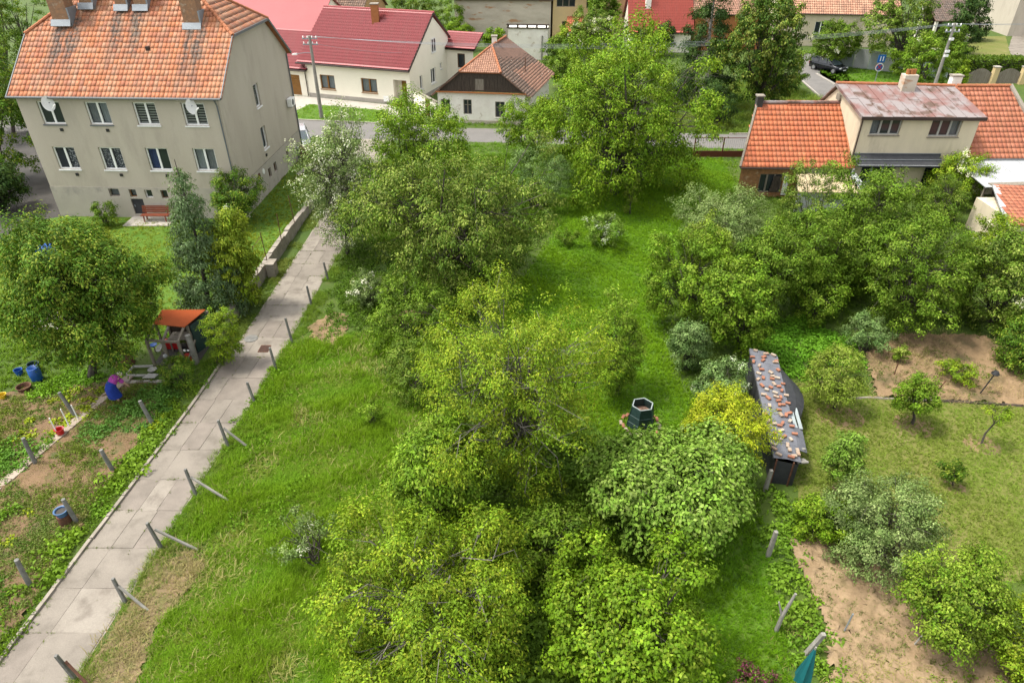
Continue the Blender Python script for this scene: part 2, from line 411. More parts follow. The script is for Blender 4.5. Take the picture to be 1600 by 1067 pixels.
def tiles(roof, root, O, Q, pts, tw, te, cols, m, n_ind=300, seed=1, miss=0.0, th=.022, name='roof_tile', colfn=None, gap=.006, jit=1.0):
    """clay tiles laid in courses over a roof polygon: the lowest n_ind are objects, the rest one part"""
    rng = random.Random(seed); O, U, V, Nn = roofplane(O, Q, pts[-1])
    P2 = [((Vector(p) - O).dot(U), (Vector(p) - O).dot(V)) for p in pts]
    smin, smax = min(p[0] for p in P2), max(p[0] for p in P2); tmax = max(p[1] for p in P2); tmin = min(p[1] for p in P2)
    def tile_v(): return [(gap, -.02, -.005), (tw - gap, -.02, -.005), (tw - gap, te + .03, -.02), (gap, te + .03, -.02), (gap, -.02, th), (tw - gap, -.02, th), (tw - gap, te + .03, .004), (gap, te + .03, .004)]
    Fq = np.array([(3, 2, 1, 0), (4, 5, 6, 7), (0, 1, 5, 4), (1, 2, 6, 5), (2, 3, 7, 6), (3, 0, 4, 7)])
    tv = np.array(tile_v()); var = []
    for k in range(9):
        c = np.array(cols[k % len(cols)]) * rng.uniform(.91, 1.09)
        var.append(np_mesh(name, tv, Fq, m, np.tile(c, (8, 1))))
    VV, FF, TT = [], [], []; cnt = 0; bu, bv, bn, bo = (np.array(x) for x in (U, V, Nn, O))
    for j in range(int((tmax - tmin) / te) + 2):
        for i in range(int((smax - smin) / tw) + 2):
            s, t = smin + i * tw + rng.uniform(-.008, .008) * jit, tmin + j * te + rng.uniform(-.012, .012) * jit
            if not inpoly(s + tw / 2, t + te / 2, P2): continue
            if rng.random() < miss: continue
            tilt = rng.uniform(-.012, .012) * jit; lift = rng.uniform(0, .012) * jit
            cl_ = colfn(s, t) if colfn else cols
            if cnt < n_ind and cl_ is cols:
                o = bpy.data.objects.new(name, var[rng.randrange(9)]); COL.objects.link(o); o.parent = roof
                Mx = Matrix.Identity(4)
                for r_ in range(3): Mx[r_][0], Mx[r_][1], Mx[r_][2] = U[r_], V[r_], Nn[r_]
                pw = O + U * s + V * t + Nn * lift
                Mx.translation = pw
                o.matrix_basis = Mx @ Matrix.Rotation(tilt, 4, 'Z'); cnt += 1
            else:
                c = np.array(rng.choice(cl_)) * rng.uniform(.91, 1.09)
                q = tv.copy(); q[:, 0] += s; q[:, 1] += t + tilt * tv[:, 0]; q[:, 2] += lift
                FF.append(Fq + 8 * len(VV)); VV.append(q[:, :1] * bu + q[:, 1:2] * bv + q[:, 2:3] * bn + bo); TT.append(np.tile(c, (8, 1)))
    if VV:
        o = bpy.data.objects.new('roof_tiles', np_mesh('roof_tiles', np.concatenate(VV), np.concatenate(FF), m, np.concatenate(TT))); COL.objects.link(o); o.parent = roof; o['kind'] = 'stuff'

def ridgecaps(par, p, q, m, r=.11, step=.36, name='ridge_cap'):
    """a row of half-round cap tiles, each its own part"""
    p, q = Vector(p), Vector(q); n = max(1, int((q - p).length / step)); d = (q - p) / n
    for k in range(n):
        mb = MB(); mb.tube([p + d * k, p + d * (k + 1.08)], [r * 1.12, r * .92], 8); mb.build(name, m, par)

def wavyroof(par, O, Q, T, wl, wr, m, row=.35, wave=.2, amp=.03, name='metal_tile_sheet', cols=((.25, .043, .046),), flat=False):
    """pressed tile sheet: steps up the slope, waves along the eave; wl/wr shift the left/right edge at the top"""
    O, U, V, Nn = roofplane(O, Q, T); W = (Vector(Q) - O).length; L = (Vector(T) - O).dot(V)
    nr = int(L / row); ns = max(2, int(W / wave * 4)); VV = []; F = []
    for j in range(nr):
        for e in (0, 1):
            t = (j + e * 1.0) * L / nr; f = t / L; h = .13 if e == 0 else .0
            for i in range(ns + 1):
                s = wl * f + (W + (wr - wl) * f) * i / ns
                VV.append(O + U * s + V * t + Nn * (h + (0 if flat else amp * abs(math.sin(math.pi * s / wave)))))
        b = j * 2 * (ns + 1)
        for i in range(ns): F.append((b + i, b + i + 1, b + ns + 2 + i, b + ns + 1 + i))
        if j:
            a = b - (ns + 1)
            for i in range(ns): F.append((a + i, a + i + 1, b + i + 1, b + i))
    VV = np.array([tuple(v) for v in VV]); F = np.array(F); rng = np.random.default_rng(3)
    c = np.array(cols[0]) * rng.uniform(.92, 1.08, (len(VV), 1))
    o = bpy.data.objects.new(name, np_mesh(name, VV, F, m, c)); COL.objects.link(o); attach(o, par); return o

def wavegutter(par, p, q, m='gutter', r=.07): 
    mb = MB(); mb.tube([p, q], r, 8); return mb.build('gutter', M[m], par)

def pipe(par, pts, m='gutter', r=.05):
    mb = MB(); mb.tube(pts, r, 8); return mb.build('downpipe', M[m], par)

def chimney(par, x, y, zb, zt, wx, wy, m, cap=True, pots=0, lead=True):
    mb = MB(); mb.box(x - wx / 2, x + wx / 2, y - wy / 2, y + wy / 2, zb, zt); c = mb.build('chimney', m, par)
    if cap:
        k = MB(); k.box(x - wx / 2 - .06, x + wx / 2 + .06, y - wy / 2 - .06, y + wy / 2 + .06, zt, zt + .10); k.build('cap', M['kerb'], c, True)
    for i in range(pots):
        k = MB(); k.lathe([(.10, 0), (.10, .3), (.08, .3), (.08, .05)], (x - wx / 4 + i * wx / 2 / max(1, pots - 1), y, zt + .10), 10); k.build('pot', M['orangebrick'], c, True)
    return c

# ------------------------------------------------------------------ setting: ground sheets
def sheet(name, poly, z, m, jag=.12, step=.5, seed=1, kind='structure', th=0):
    """flat ground patch with an uneven outline"""
    rng = random.Random(seed); pts = []
    for i in range(len(poly)):
        a, b = Vector(poly[i]), Vector(poly[(i + 1) % len(poly)]); n = max(1, int((b - a).length / step))
        for k in range(n):
            p = a.lerp(b, k / n); pts.append((p.x + rng.uniform(-jag, jag), p.y + rng.uniform(-jag, jag), z))
    mb = MB(); mb.poly(*pts); o = mb.build(name, m); o['kind'] = kind; return o

def soilsheet(name, poly, z, m, amp=.05, step=.22, seed=1):
    """worked earth: a lumpy little surface over the patch, its rim at ground level"""
    rng = np.random.default_rng(seed); P = np.array(poly); x0, y0 = P.min(0); x1, y1 = P.max(0)
    nx, ny = int((x1 - x0) / step) + 2, int((y1 - y0) / step) + 2
    X, Y = np.meshgrid(x0 + np.arange(nx) * step, y0 + np.arange(ny) * step)
    V = np.stack([X.ravel() + rng.uniform(-.08, .08, X.size), Y.ravel() + rng.uniform(-.08, .08, X.size), np.full(X.size, z)], 1)
    ins = inpoly_np(V, [(p[0], p[1]) for p in poly]); low = np.sin(V[:, 0] * 2.1 + seed) * np.sin(V[:, 1] * 1.7)
    V[:, 2] += np.where(ins, np.abs(rng.normal(0, amp, X.size)) + .03 * (low + 1), 0)
    idx = np.arange(X.size).reshape(ny, nx); F = np.stack([idx[:-1, :-1], idx[:-1, 1:], idx[1:, 1:], idx[1:, :-1]], -1).reshape(-1, 4)
    k = ins[F].any(1) if False else ins[F].sum(1) >= 3
    F = F[k]; used = np.unique(F); mp = np.zeros(X.size, int); mp[used] = np.arange(len(used))
    o = bpy.data.objects.new(name, np_mesh(name, V[used], mp[F], m, None, False)); COL.objects.link(o); o['kind'] = 'structure'; return o

mb = MB(); mb.quad((-700, -60, 0), (700, -60, 0), (700, 1200, 0), (-700, 1200, 0)); o = mb.build('ground', M['ground']); o['kind'] = 'structure'
sheet('road', [(-60, 64.5), (-22.3, 62.6), (-12, 61.2), (20, 58.6), (33.0, 57.5), (33.2, 76.5), (33.9, 84), (38.5, 99), (42, 99), (37.3, 86), (37.5, 81.9), (37.2, 60), (70, 56), (70, 60.2), (38, 63.2), (20, 62.7), (-8, 65.0), (-12.8, 66.1), (-21.5, 67.4), (-60, 71)], .012, M['asphalt'], .02)
for p, q in (((-21.5, 67.45), (-12.8, 66.15)), ((-12.8, 66.15), (-8, 65.05)), ((37.05, 81.5), (36.95, 87)), ((33.35, 76.2), (34.0, 84)), ((20, 62.78), (33, 63.1))):
    mb = MB(); mb.bar((*p, .02), (*q, .02), .14, .16); o = mb.build('kerb', M['paving']); o['kind'] = 'structure'
sheet('lawn', [(-22.3, 69.6), (-21.9, 68.0), (-20.6, 67.6), (-13.2, 66.4), (-12.5, 69.3), (-13.2, 70.9), (-21.2, 73.2)], .016, M['lawn'], .05)
sheet('pavement', [(-26, 75.7), (-26, 69), (-22.5, 67.8), (-12.6, 66.3), (-9.2, 65.9), (-9.0, 69.5), (-10.8, 72.3), (-21.9, 76.2), (-24.6, 76.9)], .008, M['paving'], .03)
sheet('side_yard', [(-60, 30), (-31.5, 30), (-31.3, 44), (-31.2, 58), (-35, 66), (-60, 66)], .01, M['darkasphalt'], .08)
OR1 = [(.33, .115, .050), (.28, .095, .045), (.36, .135, .062), (.27, .108, .06), (.34, .118, .046), (.32, .15, .085)]
OR2 = [(.38, .105, .040), (.35, .092, .036), (.39, .118, .048), (.34, .10, .043)]
BR1 = [(.155, .098, .070), (.13, .082, .058), (.18, .115, .082), (.12, .08, .06), (.20, .125, .088)]
PK1 = [(.29, .15, .098), (.255, .13, .085), (.32, .17, .11)]

# ------------------------------------------------------------------ grey apartment house
def apartment_house():
    FL, FRt = (-31.15, 44.1), (-18.25, 43.6)
    t = thing('apartment_house', 'large grey rendered house with an orange tiled half-hipped roof and eight garden windows', 'house', (-24.7, 50.5, 0))
    f = Fr(FL, FRt); W = f.L; D = 13.5
    BR_ = f.p(W, -D, 0); BL = f.p(0, -D, 0); sd = Fr((FRt[0], FRt[1]), (BR_.x, BR_.y)); lf = Fr((BL.x, BL.y), FL)
    wx = [(1.22, 2.66), (4.28, 5.72), (7.36, 8.80), (10.45, 11.92)]
    lx = [(1.14, 2.58), (4.20, 5.66), (7.30, 8.76), (10.42, 11.86)]
    up = [(a, b, 6.32, 7.74) for a, b in wx]; lo = [(a, b, 3.36, 4.86) for a, b in lx]
    ce = [(3.95, 4.65, 1.5, 2.05), (5.33, 5.82, 1.48, 2.02), (6.4, 6.9, 1.44, 2.0), (7.5, 7.95, 1.42, 2.0)]
    dr = (5.28, 6.12, .25, 1.36)
    mb = MB(); facade(mb, f, 0, W, 2.16, 8.25, up + lo, .2)
    zr = lambda y: 8.1 + .80 * (y + .3)
    g = lambda fr, y: fr.p(y, 0, zr(y))
    sw = [(5.5, 6.45, 2.98, 4.55), (5.7, 6.65, 5.9, 7.46)]
    facade(mb, sd, 0, D, 2.16, 8.3, sw, .2)
    for fr in (sd, lf): mb.poly(fr.p(0, 0, 8.3), fr.p(D, 0, 8.3), fr.p(10.1, 0, 10.85), fr.p(3.4, 0, 10.85))
    facade(mb, lf, 0, D, 2.16, 8.3); bk = Fr((BR_.x, BR_.y), (BL.x, BL.y)); facade(mb, bk, 0, bk.L, -.3, 8.3)
    mb.build('wall', M['stucco'], t)
    mb = MB(); facade(mb, f, -.02, W + .02, -.3, 2.16, ce + [dr], .2, .02)
    sc = [(2.9, 3.5, .9, 1.6), (5.4, 5.95, .9, 1.6), (6.6, 7.2, .9, 1.6), (9.6, 10.1, .9, 1.6)]
    facade(mb, sd, -.02, D, -.3, 2.16, sc, .2, .02); facade(mb, lf, 0, D + .02, -.3, 2.16, (), .2, .02)
    mb.quad(f.p(0, 0, 2.16), f.p(W, 0, 2.16), f.p(W, .02, 2.16), f.p(0, .02, 2.16))
    mb.build('plinth', M['plinth'], t)
    ups = [(None, None), ('curtain', 'sheer'), ('blindbars', 'blindbars'), ('blindbars', 'blindbars')]
    los = [(None, 'lace'), ('lace', 'lace'), ('bluecurtain', None), ('sheer', 'curtain')]
    for o, b in zip(up, ups): window(t, f, *o, 2, split=.52, backs=b, sill='gutter' if o[0] < 7 else 'sillm')
    for o, b in zip(lo, los): window(t, f, *o, 2, split=.50, backs=b)
    for k, o in enumerate(ce): window(t, f, *o, 1, fm=('timber', 'honey', 'white', 'brownwood')[k], back='curtain' if k < 2 else None, sill=None, fw=.05)
    for o in sw: window(t, sd, *o, 1, back='blindbars' if o[2] > 5 else 'sheer')
    for o in sc: window(t, sd, *o, 1, fm='brownwood', back=None, sill=None, fw=.05)
    mb = MB(); f.box(mb, dr[0], dr[1], -.12, -.07, dr[2], dr[3]); d = mb.build('cellar_door', M['felt'], t)
    mb = MB(); f.box(mb, dr[0] + .1, dr[0] + .15, -.07, -.03, .75, .9); mb.build('handle', M['zinc'], d, True)
    for z, xs in ((5.98, (2.25, 5.26)), (3.02, (2.2, 5.2, 8.3))):
        for x in xs:
            mb = MB(); f.box(mb, x - .09, x + .09, .002, .07, z - .09, z + .09); mb.build('vent', M['black'], t)
    mb = MB(); sd.box(mb, 5.55, 5.75, .002, .07, 2.5, 2.68); mb.build('vent', M['black'], t)
    for y, m in ((4.5, 'white'), (3.6, 'rust')):
        mb = MB(); mb.tube([sd.p(y, .0, 1.75), sd.p(y, .06, 1.75)], .2, 12); mb.build('meter_cover', M[m], t)
    # roof: two slopes and two half hips
    z1, z2, yr = 8.1, 10.85, 6.75; zt = zr(yr); ov = .32; i = 3.35
    A = [f.p(-ov, .3, z1), f.p(W + ov, .3, z1), f.p(W + ov, -3.4, zr(3.4)), f.p(W - i, -yr, zt), f.p(i, -yr, zt), f.p(-ov, -3.4, zr(3.4))]
    B = [f.p(W + ov, -D - .3, z1), f.p(-ov, -D - .3, z1), f.p(-ov, -10.1, zr(3.4)), f.p(i, -yr, zt), f.p(W - i, -yr, zt), f.p(W + ov, -10.1, zr(3.4))]
    Hr = [A[2], B[5], A[3]]; Hl = [B[2], A[5], A[4]]
    r = roofslab(t, A, M['clay']); tiles(r, t, A[0], A[1], A, .262, .415, OR1, M['tileA'], 300, 4, th=.019, gap=.004)
    roofslab(t, B, M['clay'])
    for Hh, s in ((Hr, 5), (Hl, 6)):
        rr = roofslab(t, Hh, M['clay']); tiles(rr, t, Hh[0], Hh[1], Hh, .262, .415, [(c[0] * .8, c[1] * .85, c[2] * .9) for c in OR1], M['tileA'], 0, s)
    for a, b in ((A[2], A[3]), (A[5], A[4]), (A[4], A[3]), (B[5], A[3])): ridgecaps(t, a + Vector((0, 0, .03)), b + Vector((0, 0, .03)), M['clay'])
    for p_, q_ in ((A[1], A[2]), (A[0], A[5]), (A[2], B[5]), (B[0], B[5])):
        mb = MB(); mb.bar(p_ + Vector((0, 0, -.03)), q_ + Vector((0, 0, -.03)), .06, .16); mb.build('verge_flashing', M['gutter'], t)
    wavegutter(t, f.p(-.35, .36, 8.06), f.p(W + .3, .36, 8.06))
    pipe(t, [f.p(W - .1, .36, 8.0), f.p(W - .12, .12, 7.6), f.p(W - .12, .1, 0)])
    mb = MB(); mb.tube([sd.p(D - .15, .07, 8.1), sd.p(D - .15, .07, 0)], .05, 6); mb.build('downpipe', M['gutter'], t)
    for x, y, zt_, wx_, wy_ in ((-28.93, 48.35, 14.6, 1.05, 1.0), (-27.6, 49.3, 14.4, .8, .8), (-25.3, 49.2, 14.6, .72, .8), (-24.05, 49.2, 14.6, .8, .8), (-20.5, 48.1, 14.3, 1.0, .9)):
        c = chimney(t, x, y, 10.8, zt_, wx_, wy_, M['brick'])
        zf = 8.1 + .80 * (y - wy_ / 2 - 43.55); zz = zf - .0
        k = MB(); k.prism([(x - wx_ / 2 - .1, y - wy_ / 2 - .22, zz - .06), (x + wx_ / 2 + .1, y - wy_ / 2 - .22, zz - .06), (x + wx_ / 2 + .1, y - wy_ / 2 - .01, zz + .30), (x - wx_ / 2 - .1, y - wy_ / 2 - .01, zz + .30)], (0, -.04, .04)); k.build('flashing', M['zinc'], c, True)
        k = MB(); k.box(x + wx_ / 2 + .003, x + wx_ / 2 + .1, y - wy_ / 2, y + wy_ / 2 + .1, zz - .2, zz + 1.0); k.build('flashing', M['zinc'], c, True)
    mb = MB(); mb.box(-23.2, -23.0, 46.2, 46.4, 10.2, 10.55); mb.build('roof_vent', M['brownmetal'], t)
    return f, sd
M['sheer'] = mat('sheer_curtain', (.36, .41, .42), (.22, .26, .27), 5, vec=(5, 5, .3))
AF, AS = apartment_house()
for s_, z_, lab in ((2.35, 7.75, 'white satellite dish above the leftmost upper window of the grey house'), (11.35, 7.65, 'white satellite dish beside the downpipe at the right upper window')):
    p = AF.p(s_, 0, z_); t = thing('satellite_dish', lab, 'satellite dish', p, 'satellite dishes on the grey house')
    mb = MB(); mb.tube([p + AF.n * .003, p + AF.n * .45 + Vector((0, 0, .02))], .025, 6); mb.build('bracket', M['zinc'], t)
    mb = MB(); ax = Vector((.90, -.36, .26)).normalized(); c = p + AF.n * .55; a = ax.cross(Vector((0, 0, 1))).normalized(); b = a.cross(ax)
    b0 = len(mb.v); n = 20; mb.v.append(tuple(c - ax * .05))
    for r_, h in ((.2, -.035), (.42, .04)):
        for k in range(n): th = 2 * math.pi * k / n; mb.v.append(tuple(c + a * (r_ * math.cos(th)) + b * (r_ * 1.1 * math.sin(th)) + ax * h))
    for k in range(n): j = (k + 1) % n; mb.f += [(0, 1 + k, 1 + j), (1 + k, 1 + n + k, 1 + n + j, 1 + j)]
    mb.build('dish', M['white'], t, smooth=True)
    mb = MB(); mb.tube([c - b * .42, c + ax * .45 - b * .2], .015, 5); mb.bar(c + ax * .42 - b * .21, c + ax * .55 - b * .16, .08); mb.build('feed_arm', M['white'], t)
p = AS.p(12.0, .0, 4.5); t = thing('air_conditioner', 'white air conditioner unit high on the side wall of the grey house', 'air conditioner', p)
mb = MB(); AS.box(mb, 11.6, 12.45, .06, .42, 4.45, 5.05); mb.build('casing', M['white'], t, bevel=.02)
mb = MB(); mb.tube([AS.p(11.95, .42, 4.75), AS.p(11.95, .44, 4.75)], .23, 16); mb.build('fan_grille', M['gutter'], t)
mb = MB(); AS.box(mb, 11.7, 11.76, .0, .4, 4.38, 4.45); AS.box(mb, 12.3, 12.36, .0, .4, 4.38, 4.45); mb.build('bracket', M['zinc'], t)

# ------------------------------------------------------------------ cream house with the red metal roof
def cream_house():
    f = Fr((-21.9, 76.28), (-10.39, 72.38)); W = f.L; D = 10.1
    t = thing('cream_house', 'cream bungalow with a wine-red pressed metal roof and brown framed windows', 'house', tuple(f.p(W / 2, -4, 0)))
    sd = Fr((-10.39, 72.38), tuple(f.p(W, -D, 0))[:2]); lf = Fr(tuple(f.p(0, -D, 0))[:2], (-21.9, 76.28))
    ops = [(1.58, 3.35, .95, 2.4), (6.5, 8.35, .98, 2.4)]; por = (10.25, 11.75, .12, 2.5)
    mb = MB(); facade(mb, f, 0, W, .45, 3.6, ops, .18) if False else facade(mb, f, 0, W, 0, 3.6, ops + [por], .5 if False else .18)
    sw = [(2.35, 3.0, 1.1, 2.5), (5.1, 6.4, 1.05, 2.6), (7.6, 8.1, 2.1, 2.75)]
    facade(mb, sd, 0, D, 0, 3.6, sw, .15); facade(mb, lf, 0, D, 0, 3.6)
    for fr, k in ((sd, 1), (lf, 0)):
        q = lambda a, z: fr.p(a if k else D - a, 0, z)
        mb.poly(q(0, 3.6), q(D, 3.6), q(D, 5.15), q(6.4, 7.55))
    facade(mb, Fr(tuple(f.p(W, -D, 0))[:2], tuple(f.p(0, -D, 0))[:2]), 0, W, 0, 5.2)
    mb.build('wall', M['cream'], t)
    mb = MB(); f.box(mb, -.02, 10.2, -.1, .03, -.1, .42); sd.box(mb, 0, D, -.1, .03, -.1, .42); mb.build('plinth', M['paving'], t)
    for o in ops: window(t, f, *o, 2, fm='honey', back='sheer', sill='honey', fw=.10)
    for o, n in zip(sw, (1, 2, 1)): window(t, sd, *o, n, back=None)
    # window in the gable, set in a proud surround
    window(t, sd, 5.55, 6.65, 4.15, 5.55, 2, inset=-.08, back=None)
    mb = MB(); f.box(mb, por[0], por[1], -1.0, -.95, .12, 2.5); mb.build('porch_wall', M['cream'], t)
    for x in (por[0], por[1]):
        mb = MB(); f.box(mb, x - .03, x + .03, -.95, -.18, .12, 2.5); mb.build('porch_wall', M['cream'], t)
    mb = MB(); f.box(mb, 10.75, 11.6, -.95, -.90, .15, 2.3); d = mb.build('door', M['honey'], t)
    mb = MB(); f.box(mb, 10.82, 10.88, -.90, -.84, 1.1, 1.25); mb.build('handle', M['zinc'], d, True)
    for k in range(2):
        mb = MB(); f.box(mb, 10.2 - .2 * k, 11.8 + .1 * k, .03 + .3 * k, .33 + .3 * k, 0, .22 - .1 * k); mb.build('step', M['brownwood'], t)
    mb = MB(); f.box(mb, 9.0, 9.6, .035, .09, .25, .8); mb.build('meter_box', M['white'], t)
    sl = .655; zr = 3.55 + sl * 6.75
    O, Q = f.p(-.8, .35, 3.5), f.p(W + .12, .35, 3.5); T = f.p(-.8, -6.4, zr); Tq = f.p(W + .12, -6.4, zr)
    r = roofslab(t, [O, Q, Tq, T], M['brownmetal'], .14)
    x = wavyroof(t, O + Vector((0, 0, .02)), Q + Vector((0, 0, .02)), T + Vector((0, 0, .02)), 0, 0, M['redroofm'], .42, .24, .03)
    bo, bq = f.p(W + .12, -D - .4, 4.95), f.p(-.8, -D - .4, 4.95)
    roofslab(t, [bo, bq, T, Tq], M['redtin'], .14)
    ridgecaps(t, T + Vector((0, 0, .05)), Tq + Vector((0, 0, .05)), M['redtin'], .12, 1.2)
    for a, b in ((Q, Tq), (Tq, bo)):
        mb = MB(); mb.bar(a + Vector((0, 0, -.04)), b + Vector((0, 0, -.04)), .08, .2); mb.build('verge_board', M['brownmetal'], t)
    wavegutter(t, f.p(-.85, .42, 3.48), f.p(W + .15, .42, 3.48), 'brownmetal', .08)
    pipe(t, [f.p(-.1, .4, 3.4), f.p(-.1, .1, 3.0), f.p(-.1, .1, .1)], 'brownmetal')
    c = f.p(6.2, -5.0, 0); chimney(t, c.x, c.y, 6.4, 8.7, .75, .75, M['orangebrick'], True)
    # garage wing
    g0, g1 = f.p(-7, .0, 0), f.p(-.03, .0, 0); gf = Fr(tuple(g0)[:2], tuple(g1)[:2]); gd = (7 - 2.75, 7 - .95, .05, 2.15)
    mb = MB(); facade(mb, gf, 0, gf.L, 0, 2.75, [gd], .2); mb.build('garage_wall', M['cream'], t)
    mb = MB()
    for k in range(8): gf.box(mb, gd[0], gd[1], -.16, -.13 + .006 * (k % 2), .05 + k * .262, .05 + (k + 1) * .262 - .012)
    mb.build('garage_door', M['honey'], t)
    O, Q, T = gf.p(-.2, .35, 2.75), gf.p(gf.L - .03 + .3, .35, 2.75), gf.p(-.2, -5.2, 5.7)
    roofslab(t, [O, Q, T + (Q - O), T], M['brownmetal'], .12); wavyroof(t, O + Vector((0, 0, .02)), Q + Vector((0, 0, .02)), T + Vector((0, 0, .02)), 0, 0, M['redroofm'], .42, .24, .03)
    wavegutter(t, gf.p(-.2, .42, 2.7), gf.p(gf.L + .2, .42, 2.7), 'brownmetal')
    # rear wing
    g = Fr(tuple(sd.p(D - .6, .02, 0))[:2], tuple(sd.p(D - .6, 3.3, 0))[:2])
    mb = MB(); facade(mb, g, 0, 3.2, 0, 4.0, [(1.3, 2.2, 2.0, 3.5)], .1); mb.build('rear_wall', M['cream'], t)
    window(t, g, 1.3, 2.2, 2.0, 3.5, 1, fm='brownwood', back=None, inset=.02)
    O, Q, T = g.p(-.8, .4, 4.0), g.p(3.5, .4, 4.0), g.p(-.8, -2.6, 5.3)
    roofslab(t, [O, Q, T + (Q - O), T], M['brownmetal'], .12); wavyroof(t, O + Vector((0, 0, .02)), Q + Vector((0, 0, .02)), T + Vector((0, 0, .02)), 0, 0, M['redroofm'], .42, .24, .03)
    return f
CF = cream_house()

# ------------------------------------------------------------------ old whitewashed house with the dark wooden gable
def old_house():
    f = Fr((-7.05, 66.7), (1.25, 65.65)); W = f.L; t = thing('old_house', 'old whitewashed cottage with a dark board gable and sagging brown tile roof', 'house', tuple(f.p(W / 2, -4, 0)))
    f.n = Vector((-.267, -.964, 0)); ops = [(.3, 1.15, .9, 2.15), (2.45, 3.25, .85, 2.2), (5.5, 6.4, .65, 2.1)]; D = 10.0
    sd = Fr((1.25, 65.65), tuple(f.p(W, -D, 0))[:2]); lf = Fr(tuple(f.p(0, -D, 0))[:2], (-7.05, 66.7))
    mb = MB(); facade(mb, f, 0, W, -.05, 2.85, ops, .14); facade(mb, sd, 0, D, -.05, 2.9); facade(mb, lf, 0, D, -.05, 2.9); mb.build('wall', M['oldwhite'], t)
    mb = MB(); f.box(mb, 2.3, W + .02, .004, .035, -.05, .32); mb.build('plinth', M['ruin'], t)
    for o in ops: window(t, f, *o, 2, fm='timber', back=None, inset=.06, sill='oldwhite' if o[0] > 5 else None, bar=True, fw=.06)
    mb = MB(); f.box(mb, -.1, W + .1, 0, .22, 2.83, 2.93); mb.build('cornice', M['orangebrick'], t)
    hw = W / 2; sl = .79; zt = lambda s: 2.95 + sl * min(s, W - s)
    n = 30; rng = random.Random(3)
    for k in range(n):
        a, b = .25 + (W - .5) * k / n, .25 + (W - .5) * (k + 1) / n; z = min(zt(a), zt(b), 4.72); z2 = min(max(zt(a), zt(b)), 4.72)
        if z < 3.0: continue
        if 13 <= k <= 15:
            mb = MB(); f.box(mb, a + .01, b - .01, .0, .03, 2.96, 3.1); f.box(mb, a + .01, b - .01, .0, .03, 4.1, z); mb.build('gable_board', M['boards'], t); continue
        d = rng.uniform(.02, .05); mb = MB(); za, zb = min(zt(a), 4.72), min(zt(b), 4.72)
        mb.hexa([f.p(a + .008, d, 2.95), f.p(b - .008, d, 2.95), f.p(b - .008, 0, 2.95), f.p(a + .008, 0, 2.95), f.p(a + .008, d, za), f.p(b - .008, d, zb), f.p(b - .008, 0, zb), f.p(a + .008, 0, za)])
        mb.build('gable_board', M['boards'], t)
    mb = MB(); c = .25 + (W - .5) * 14.5 / n; f.box(mb, c - .42, c + .42, -.05, .02, 3.1, 4.1); mb.build('gable_hatch', M['timber'], t)
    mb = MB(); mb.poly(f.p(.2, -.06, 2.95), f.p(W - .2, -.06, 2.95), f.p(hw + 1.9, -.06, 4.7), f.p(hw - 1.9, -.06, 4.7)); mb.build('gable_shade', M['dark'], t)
    zr = 2.95 + sl * hw + .1; ap = f.p(hw, -3.7, zr); rb = f.p(hw, -8.6, zr)
    hl, hr = f.p(hw - 1.95, .2, 4.72), f.p(hw + 1.95, .2, 4.72)
    Rr = [f.p(W + .55, .2, 2.55), f.p(W + .55, -10.3, 2.55), rb, ap, hr]; Rl = [f.p(-.55, -10.3, 2.55), f.p(-.55, .2, 2.55), hl, ap, rb]
    r = roofslab(t, Rr, M['clayold']); tiles(r, t, Rr[0], Rr[1], Rr, .2, .27, BR1, M['tileC'], 200, 5, .002, .03, colfn=lambda s, v: PK1 if s > 2.2 and v < 3.1 - .12 * s else BR1)
    r = roofslab(t, Rl, M['clayold']); tiles(r, t, Rl[0], Rl[1], Rl, .2, .27, BR1, M['tileC'], 0, 6, .002, .03)
    Hh = [hl, hr, ap]; r = roofslab(t, Hh, M['clay']); tiles(r, t, hl, hr, Hh, .2, .27, PK1, M['tileB'], 0, 7, 0, .03)
    for a, b in ((hl, ap), (hr, ap), (ap, rb)): ridgecaps(t, a + Vector((0, 0, .04)), b + Vector((0, 0, .04)), M['clay'], .10, .4)
    mb = MB(); q = f.p(W - 1.2, -4.6, 0); mb.tube([(q.x, q.y, 3.3), (q.x, q.y, 5.2)], .05, 6); mb.build('vent_pipe', M['rust'], t)
    c = f.p(hw - .2, -5.2, 0); chimney(t, c.x, c.y, 5.6, 6.9, .5, .5, M['oldwhite'])
    # the yard wall to the left
    return f
OF = old_house()
q0, q1 = CF.p(12.6, .3, 0), OF.p(-.3, -.3, 0); t = thing('yard_wall', 'low white wall with a dark coping between the cream house and the old cottage', 'wall', tuple((q0 + q1) / 2))
g = Fr(tuple(q0)[:2], tuple(q1)[:2]); mb = MB(); g.box(mb, 0, g.L, -.2, 0, 0, 1.7); mb.build('wall', M['cream'], t)
mb = MB(); g.box(mb, -.03, g.L + .03, -.25, .05, 1.703, 1.80); mb.build('coping', M['kerb'], t)
mb = MB(); g.box(mb, g.L * .55, g.L * .55 + .9, .004, .05, .05, 1.65); mb.build('door', M['brownwood'], t)

